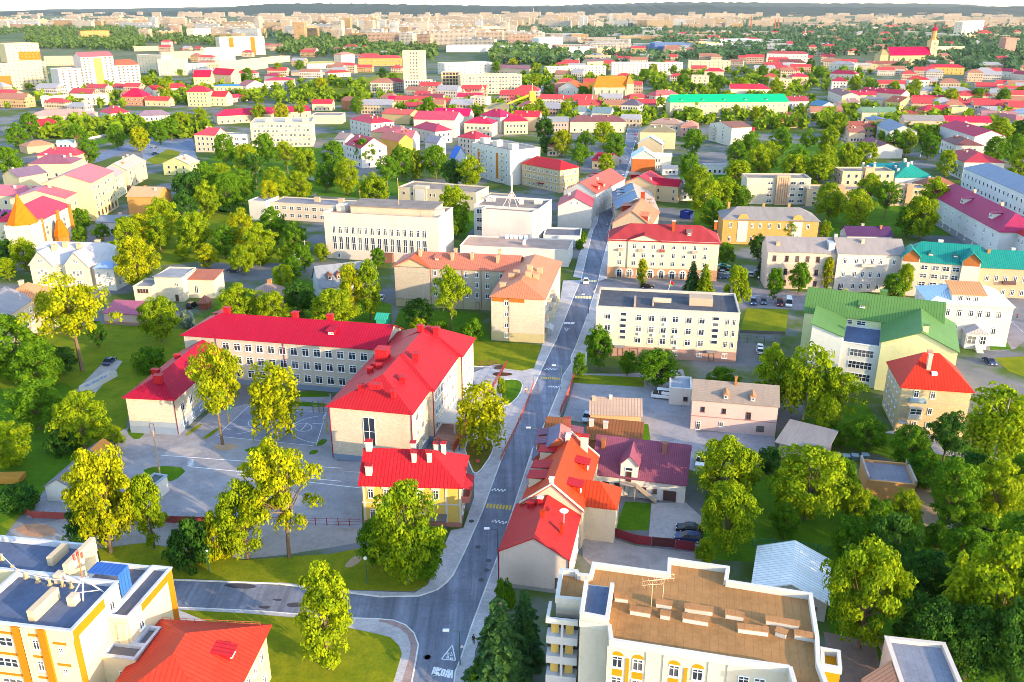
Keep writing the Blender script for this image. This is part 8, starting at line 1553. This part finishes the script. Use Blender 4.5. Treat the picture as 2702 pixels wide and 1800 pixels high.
for a_ in(('b',1480,262,(1440,258),'van',WHT,'white minibus with yellow side stripe parked under the spreading tree'),('b',1130,362,(1122,385),'hatch',(.5,.62,.78),'pale blue car beside the small cream house'),('n',1455,178,(1400,172),'sedan',BLK,'shiny black saloon, upper of two behind the dark red fence'),('n',1450,262,(1400,256),'wagon',NAVY,'dark blue estate car, lower of two behind the dark red fence'),
 ('c',78,565,(74,590),'hatch',WHT,'white car under the feathery lime tree'),('d',756,1328,(790,1300),'sedan',NAVY,'dark blue car on the driveway of the left lawn'),('d',1008,905,(1060,905),'sedan',NAVY,'dark blue saloon below the cream modernist house'),('d',1136,892,(1150,870),'hatch',(.16,.55,.02),'bright green small car below the cream modernist house'),('d',1200,888,(1235,870),'hatch',(.04,.06,.06),'dark car right of the bright green one'),('d',1330,942,(1360,925),'suv',BLK,'black car beside the brown kiosk'),('d',1395,790,(1350,800),'van',WHT,'white van under the pale larch'),('d',1610,700,(1660,698),'sedan',(.03,.04,.07),'dark car driving on the tree-lined lane'),
 ('e',1688,778,(1690,800),'hatch',WHT,'white car crossing the junction zebra'),('f',470,727,(472,712),'hatch',SILV,'silver car on the side road by the pale terrace'),('f',282,668,(310,670),'sedan',(.02,.42,.28),'turquoise saloon by the pediment house yard'),('f',285,697,(310,697),'suv',BLK,'black car in the yard row, second'),('f',282,717,(305,717),'hatch',SILV,'silver car in the yard row, third'),('f',278,742,(300,742),'hatch',(.08,.12,.22),'dark blue car in the yard row, nearest'),
 ('f',485,918,(486,930),'suv',(.04,.07,.18),'dark blue car parked at lawn edge, first from left'),('f',556,916,(557,928),'hatch',(.05,.08,.14),'slate blue car parked at lawn edge, second from left'),('f',668,926,(669,940),'suv',(.14,.02,.03),'maroon car parked at lawn edge, third from left'),('f',728,928,(729,940),'van',WHT,'white van parked at lawn edge beside the green roof'),('f',2112,1330,(2140,1350),'sedan',NAVY,'dark blue saloon beside the small oval lawn of the mansion'),
 ('e',276,888,(290,862),'sedan',(.72,.78,.76),'pale car beside the slate gabled house'),('V',833,568,(835,600),'sedan',BLK,'black car driving down the far street'),('V',1026,250,(1028,235),'hatch',(.5,.02,.06),'red car at the kerb of the far street'),('V',1016,302,(1018,285),'hatch',(.06,.16,.42),'blue car at the kerb below the red one'),('V',1506,888,(1506,910),'hatch',SILV,'silver car beside the slate hipped house'),('f',530,1255,(528,1240),'hatch',WHT,'white car half hidden behind the full green tree'),('e',2110,808,(2150,808),'sedan',BLK,'black car in front of the arched shopfronts'),
 ('L',870,380,(885,370),'suv',BLK,'black car on the narrow street at left'),('T',245,578,(262,575),'sedan',NAVY,'dark car at the blue boulevard'),('L',1048,102,(1070,100),'sedan',(.03,.05,.1),'dark blue car under the boulevard conifer'),('q',2240,772,(2225,772),'van',WHT,'white van on the far street square'),('c',1430,905,(1480,925),'wagon',(.10,.10,.11),'dark old car among the plots at right edge'),('c',1560,925,(1590,925),'hatch',(.2,.25,.2),'green-grey car among the plots at right edge'),('c',352,45,(350,60),'hatch',WHT,'white car behind the office hedge'),):car(*a_)
for i,(x,y)in enumerate(((985,55),(975,72),(965,92),(960,112),(955,138))):car('V',x,y,(x+18,y+2),'sedan',(SILV,WHT,SILV,NAVY,WHT)[i],'%s car in the slanted parking row up the far street'%('topmost silver','white second','silver third','dark fourth','white nearest')[i],group='slanted parking row')
# ---- people
PB={}
def person(q_,x,y,face,top,legs,hair,label,z=.14,h=1.75):
 p=G(q_,x,y);d=G(q_,*face)[:2]-p[:2];root=link('person',None,None,(p[0],p[1],z),math.atan2(d[1],d[0])-math.pi/2);root.scale=(h/1.75,)*3;tag(root,label,'person')
 def skin(nm,V,E_,Rr,m,sub=1):
  me=bpy.data.meshes.new(nm);me.from_pydata(V,E_,[]);me.materials.append(m);o=link(nm,me,root);bpy.context.view_layer.update()
  o.modifiers.new('skin','SKIN');o.modifiers.new('sub','SUBSURF').levels=sub
  o.modifiers['sub'].render_levels=sub
  for i,r in enumerate(Rr):me.skin_vertices[0].data[i].radius=(r,r*.85)
  me.skin_vertices[0].data[0].use_root=True;return o
 SK=mat('plaster',(.55,.33,.24))
 V=[(0,0,.95),(0,0,1.15),(0,0,1.38),(0,0,1.47),(0,.01,1.56),(0,.02,1.66),(-.1,0,.88),(-.1,.03,.48),(-.1,-.02,.09),(-.1,.12,.04),(.1,0,.88),(.1,-.03,.48),(.1,-.06,.09),(.1,.09,.04),(-.19,0,1.38),(-.24,-.02,1.1),(-.2,.14,.95),(-.15,.2,.93),(.19,0,1.38),(.24,-.02,1.1),(.2,.14,.95),(.15,.2,.93)]
 E_=[(0,1),(1,2),(2,3),(3,4),(4,5),(0,6),(6,7),(7,8),(8,9),(0,10),(10,11),(11,12),(12,13),(2,14),(14,15),(15,16),(16,17),(2,18),(18,19),(19,20),(20,21)]
 skin('body',V,E_,[.14,.13,.15,.06,.085,.09,.085,.06,.04,.045,.085,.06,.04,.045,.06,.045,.035,.03,.06,.045,.035,.03],SK,2)
 skin('jacket',[V[0],V[1],V[2],(0,0,1.43),V[14],V[15],(-.21,.11,.98),V[18],V[19],(.21,.11,.98)],[(0,1),(1,2),(2,3),(2,4),(4,5),(5,6),(2,7),(7,8),(8,9)],[.17,.155,.175,.08,.075,.06,.05,.075,.06,.05],mat('plaster',top),2)
 skin('trousers',[(0,0,.97),V[6],V[7],V[8],V[10],V[11],V[12]],[(0,1),(1,2),(2,3),(0,4),(4,5),(5,6)],[.15,.1,.075,.06,.1,.075,.06],mat('plaster',legs),2)
 hr=MB();hr.lathe((0,.0,1.62),[(.1,0),(.105,.06),(.08,.12),(.03,.145)],10);hr.build('hair',mat('plaster',hair),root)
person('m',712,1288,(690,1320),(.03,.03,.035),(.015,.015,.02),(.05,.03,.02),'person in dark clothes standing on the right pavement near the spruces',.135)
person('u',1870,768,(1850,820),(.80,.76,.74),(.6,.2,.14),(.08,.05,.03),'person in white top walking inside the red street fence, left of two',.135);person('u',1884,766,(1870,820),(.72,.5,.46),(.7,.66,.62),(.2,.12,.06),'person in pinkish top beside the white-topped walker',.135,1.6)
person('f',2302,1022,(2320,1060),(.3,.06,.05),(.03,.03,.04),(.05,.03,.02),'person in red top on the cross street at right',.03)
# ---- fences
def fence(q_,P,h,m,label,kind='panel',step=2.6,pm=None,z=.0):
 W_=[G(q_ if isinstance(q_,str)else q_[i],*p)for i,p in enumerate(P)];root=link('fence',None,None,tuple(W_[0]));tag(root,label,'fence');pan=MB();o_=tuple(W_[0]);k=0;pme=None
 for A,B in zip(W_,W_[1:]):
  d=B-A;L_=float(np.linalg.norm(d));fr=Fr(A,d);n_=max(1,round(L_/step))
  if kind=='panel':pan.box(fr,.07,L_-.07,-.03,.03,z+.12,h)
  else:
   for zz in(.25,h*.6,h-.1):pan.box(fr,.05,L_-.05,-.02,.02,z+zz,z+zz+.06)
   if kind=='bars':
    for i in range(int(L_/.22)):pan.box(fr,.1+.22*i,.13+.22*i,-.015,.015,z+.15,h)
  if pme is None:pb=MB();pb.box(WORLD,-.07,.07,-.07,.07,0,h+.12);pme=pb.mesh('post',pm or m)
  for i in range(n_):
   if k<95:link('post',pme,root,tuple(np.array(fr.w(L_*i/n_,0,z))-np.array(o_)),fr.ang);k+=1
 pan.build('panels',m,root,o_)
FRED=mat('metal',(.26,.045,.04));FPNK=mat('metal',(.42,.10,.07));FDRK=mat('metal',(.17,.012,.025));FGRY=mat('metal',(.12,.11,.12))
fence('a',[(95,785),(150,815),(320,822),(800,838),(1060,845)],1.5,FRED,'long dark red panel fence between schoolyard and forecourt','panel');fence('D',[(608,1205),(700,1207),(830,1210)],1.5,FRED,'dark red fence continuing to the yellow house','rails',2.2)
fence('b',[(735,552),(800,420),(868,262),(886,200)],1.2,FPNK,'thin red rail fence along the street before the school','bars',2.0,None,.13);fence('b',[(545,505),(600,395),(690,235),(762,110)],1.5,FRED,'dark red fence between school terrace and plaza','bars',2.5,None,.05);fence('e',[(848,1345),(960,1348),(1100,1352)],1.4,FRED,'low red fence at the back lawn of the school','rails',2.8)
fence('n',[(470,185),(612,195),(800,245),(960,300),(1112,320)],1.9,FDRK,'solid dark red boundary fence of the courtyard garden','panel');fence('n',[(1118,320),(1328,338)],1.9,mat('metal',(.07,.012,.015)),'dark brown sliding gate in the dark red fence','panel',4);fence('n',[(1332,345),(1512,370)],1.9,FDRK,'short dark red fence piece right of the brown gate','panel')
fence('f',[(385,1185),(560,1192),(706,1200)],2.0,FGRY,'dark railing wall under the small lawn by the office','bars');fence('f',[(392,1122),(706,1134)],1.0,mat('concrete',(.16,.15,.15)),'low dark retaining wall of the small lawn','panel',6);fence('e',[(1690,1382),(1860,1392),(2040,1402)],1.4,FGRY,'grey railing in front of the cream four-storey block','bars')
fence('b',[(1078,145),(1050,235),(1005,345)],1.7,mat('metal',(.40,.09,.06)),'red fence with orange posts at the car park edge','panel',2.4);fence('o',[(330,155),(560,175),(850,205),(1155,255)],1.6,mat('metal',(.03,.20,.14)),'green mesh fence behind the white shed','bars',2.6);fence('o',[(1630,1165),(1700,1340),(1780,1500)],1.8,mat('concrete',(.36,.30,.26)),'grey concrete wall of the yard beside the grove','panel',3)
fence('c',[(1180,880),(1280,850),(1340,900)],1.0,mat('metal',(.4,.38,.36)),'pale plot fence in the right hand gardens','rails');fence('d',[(2120,60),(2290,100)],1.8,mat('metal',(.72,.72,.72)),'white fence seen through the park trees','panel');fence('p',[(600,968),(900,905),(1190,848)],1.6,mat('concrete',(.7,.62,.5)),'long pale wall along the railway verge','panel',6)
# ---- lamps, poles, signs
def lamp(q_,x,y,ty,hx,label,c=(.05,.12,.10),z=.1,arm=True):
 p=G(q_,x,y);h=height(q_,(x,ty),q_,(x,y));root=link('street_lamp',None,None,(p[0],p[1],z));tag(root,label,'street lamp');m=mat('metal',c)
 mb=MB();mb.tube((0,0,0),(0,0,h),.09,.06,8);mb.build('pole',m,root)
 if not arm:mb=MB();mb.lathe((0,0,h),[(.1,0),(.28,.15),(.3,.4),(.1,.6)],10);mb.build('lamp_head',FRAME,root);return
 e=-1.8 if hx<x else 1.8;mb=MB();mb.tube((0,0,h-.05),(e,-.2,h+.35),.05,.04,6);mb.build('arm',m,root);mb=MB();mb.box(WORLD,e-.45,e+.45,-.42,0,h+.3,h+.46);mb.build('lamp_head',FRAME,root)
lamp('b',900,482,405,880,'street lamp at the slate blue mansard roof');lamp('m',895,640,425,845,'street lamp at the pink gable corner',(.03,.04,.05));lamp('m',610,1440,1190,545,'green street lamp nearest, by the road lettering',(.02,.12,.09));lamp('b',1010,222,118,985,'street lamp by the far yellow hump');lamp('e',1706,990,862,1680,'street lamp at the cream block corner',(.04,.04,.05))
for x,y,ty,hx,lb in((905,800,730,870,'street lamp on the far street by the crimson roof'),(948,610,552,920,'street lamp on the far street by the blue roof'),(812,1060,992,780,'street lamp on the far street by the blue slope'),(728,1390,1318,680,'street lamp beside the tan pediment house')):lamp('V',x,y,ty,hx,lb)
lamp('a',963,1065,980,900,'thin lamp post on the shaded lawn',(.02,.16,.13),.18,False);lamp('f',515,800,745,500,'white globe lamp by the pale terrace',(.1,.1,.1),.05,False);lamp('b',120,1120,1010,100,'thin lamp post left of the bright tree lawn',(.03,.1,.08),.18,False)
def pole(q_,x,y,ty,r,c,label,nm='utility_pole',cat='pole'):
 p=G(q_,x,y);h=height(q_,(x,ty),q_,(x,y));mb=MB();mb.tube((0,0,0),(0,0,h),r,r*.7,8);mb.box(WORLD,-.8,.8,-.06,.06,h-.7,h-.58);mb.box(WORLD,-.06,.06,-.07,.07,h-.3,h+.1);o=mb.build(nm,mat('plaster',c));o.location=(p[0],p[1],0);tag(o,label,cat)
pole('t',425,1568,1175,.16,(.55,.42,.32),'tall wooden pole with crossarm in the schoolyard');pole('d',2110,610,480,.16,(.7,.6,.5),'pale pole beside the theatre garden');pole('p',660,1030,960,.25,(.7,.7,.7),'pale tram pole at the verge');pole('p',530,1010,925,.2,(.6,.45,.2),'ochre catenary pole at the railway');pole('W',395,725,595,.15,(.6,.4,.15),'ochre pole behind the white office');pole('X',1010,745,560,.25,(.6,.66,.68),'pale tall pole in the dark square')
def sign(q_,x,y,ty,shp,c,label):
 p=G(q_,x,y);h=height(q_,(x,ty),q_,(x,y));root=link('road_sign',None,None,(p[0],p[1],.12));tag(root,label,'road sign');mb=MB();mb.tube((0,0,0),(0,0,h),.045,n=6);mb.build('pole',FGRY,root);mb=MB();n_=3 if shp=='t' else 16
 P=[(.42*math.sin(2*math.pi*k/n_),.42*math.cos(2*math.pi*k/n_))for k in range(n_)];mb.hull([(a,-.06,h-.35+b)for a,b in P][::-1],[(a,-.09,h-.35+b)for a,b in P][::-1]);mb.build('plate',mat('metal',c),root)
sign('m',626,1335,1290,'t',(.78,.74,.74),'white triangular road sign beside the nearest lamp');sign('b',884,197,142,'c',(.3,.33,.38),'round sign seen from behind at the plaza corner');sign('u',1434,1480,1370,'c',(.6,.08,.08),'red road sign in the oval bed');sign('e',1744,888,830,'t',(.8,.8,.8),'white sign at the zebra crossing')
# ---- yard things: flag, skip, bins, timber, hoops, billboards
root=link('flag',None,None,G('f',-130,870,0));p=np.array(root.location);p[2]=13.2;A=G('e',2255,835,13.2);root.location=tuple(A);tag(root,'red and green flag on the roof edge of the cream block','flag');mb=MB();mb.tube((0,0,0),(.6,0,3.4),.05);mb.build('flagpole',FRAME,root)
mb=MB();mb.hull([(.42,-.02,2.2),(1.1,.1,1.7),(1.15,.13,1.7),(.47,.02,2.2)],[(.6,-.02,3.2),(1.3,.1,2.6),(1.35,.13,2.6),(.65,.02,3.2)]);mb.cur=1;mb.hull([(.36,-.02,1.85),(1.03,.1,1.4),(1.08,.13,1.4),(.41,.02,1.85)],[(.42,-.02,2.19),(1.1,.1,1.69),(1.15,.13,1.69),(.47,.02,2.19)]);mb.build('cloth',[mat('plaster',(.6,.02,.03)),mat('plaster',(.03,.35,.08))],root)
A,B=G('d',605,1530),G('d',812,1420);fr=Fr(A,B-A);L_=float(np.linalg.norm(B-A));root=link('open_skip',None,None,tuple(A));tag(root,'long white open skip with bags at the end of the driveway','skip');mb=MB()
for a_ in((0,L_,0,.12),(0,L_,2.3,2.42),(0,.12,.12,2.3),(L_-.12,L_,.12,2.3)):mb.box(fr,*a_,0,1.3)
mb.box(fr,.12,L_-.12,.12,2.3,.05,.3);mb.build('tub',P_((.80,.78,.74)),root,tuple(A));mb=MB()
for i in range(9):mb.lathe(fr.w(1+(L_-2)*i/8.5,1.1+.5*math.sin(i*2.2),.3),[(.35,0),(.5,.3),(.35,.7),(.08,.85)],8)
mb.build('bags',mat('plaster',(.45,.52,.66)),root,tuple(A))
bm_=MB();bm_.hull([(-.6,-.5,.12),(.6,-.5,.12),(.6,.5,.12),(-.6,.5,.12)],[(-.75,-.6,1.15),(.75,-.6,1.15),(.75,.6,1.15),(-.75,.6,1.15)]);bme=bm_.mesh('tub',mat('metal',(.10,.16,.17)));bl_=MB();bl_.hull([(-.78,-.63,1.16),(.78,-.63,1.16),(.78,.63,1.16),(-.78,.63,1.16)],[(-.7,-.5,1.35),(.7,-.5,1.35),(.7,.5,1.4),(-.7,.5,1.4)]);blm=bl_.mesh('lid',mat('metal',(.25,.34,.38)))
for i,(x,y)in enumerate(((705,545),(748,550),(788,548),(835,545))):r_=link('dumpster',None,None,tuple(G('c',x,y)),-.2);tag(r_,'%s of four dark wheeled bins above the apricot garages'%('leftmost','second','third','rightmost')[i],'dumpster','wheeled bins above the garages');link('tub',bme,r_);link('lid',blm,r_)
p=G('a',45,645);root=link('timber_stack',None,None,tuple(p));tag(root,'stack of orange planks on bearers at left edge','timber');mb=MB();fr=Fr(p,(1,.05))
for k in range(5):
 for i in range(6):mb.box(fr,-2.6,2.6,-1.5+.5*i+.01*k,-1.1+.5*i+.01*k,.25+.22*k,.42+.22*k)
mb.build('planks',P_((.62,.36,.10)),root,tuple(p));mb=MB()
for x in(-2,0,2):mb.box(fr,x-.1,x+.1,-1.5,1.5,0,.245)
mb.build('bearers',P_((.2,.14,.1)),root,tuple(p))
for i,(x,y,ty,fx,lb)in enumerate(((1965,1185,1030,-1,'basketball hoop beside the cross wing, white board'),(1065,1095,955,1,'basketball hoop behind the golden tree, green board'))):
 p=G('t',x,y);root=link('basketball_hoop',None,None,tuple(p));tag(root,lb,'basketball hoop');mb=MB()
 for s_ in(-.5,.5):mb.tube((0,s_,0),(0,s_,3.2),.09)
 mb.build('posts',mat('metal',(.62,.42,.05)),root);mb=MB();mb.box(WORLD,fx*.5-.03,fx*.5+.03,-.9,.9,2.8,3.9);mb.tube((0,0,3.2),(fx*.5,0,3.2),.06);mb.build('backboard',FRAME if i==0 else mat('metal',(.05,.45,.3)),root);mb=MB()
 for k in range(10):mb.tube((fx*.8+.23*math.cos(k*.628),.23*math.sin(k*.628),3.05),(fx*.8+.23*math.cos(k*.628+.628),.23*math.sin(k*.628+.628),3.05),.02,n=4)
 mb.build('ring',mat('metal',(.6,.2,.05)),root)
for x0,y0,x1,y1,c,lb in((1835,1000,1880,1002,(.66,.48,.04),'yellow sports wall panel behind the court, left one'),(1890,1003,1975,1008,(.62,.30,.05),'orange-yellow sports wall panel behind the court, right one')):fence('t',[(x0,y0),(x1,y1)],2.6,mat('metal',c),lb,'bars',1.4,mat('metal',(.05,.2,.3)))
p=G('u',1090,1130);root=link('flower_tub',None,None,(p[0],p[1],0));tag(root,'dark flower tub at the foot of the school stairs','planter');mb=MB();mb.lathe((0,0,0),[(.4,0),(.55,.5),(.5,.52)],10);mb.build('tub',FGRY,root)
hz_m=bpy.data.materials.new('haze');hz_m.use_nodes=True;n=hz_m.node_tree.nodes;n.remove(n['Principled BSDF']);pv=n.new('ShaderNodeVolumePrincipled');pv.inputs['Color'].default_value=(.86,.90,1.0,1);pv.inputs['Density'].default_value=1.3e-5;pv.inputs['Anisotropy'].default_value=.3
hz_m.node_tree.links.new(pv.outputs[0],n['Material Output'].inputs['Volume']);mb=MB();mb.box(WORLD,-14500,14500,-100,27000,-3,260);tag(mb.build('haze',hz_m),None,None,None,'stuff')
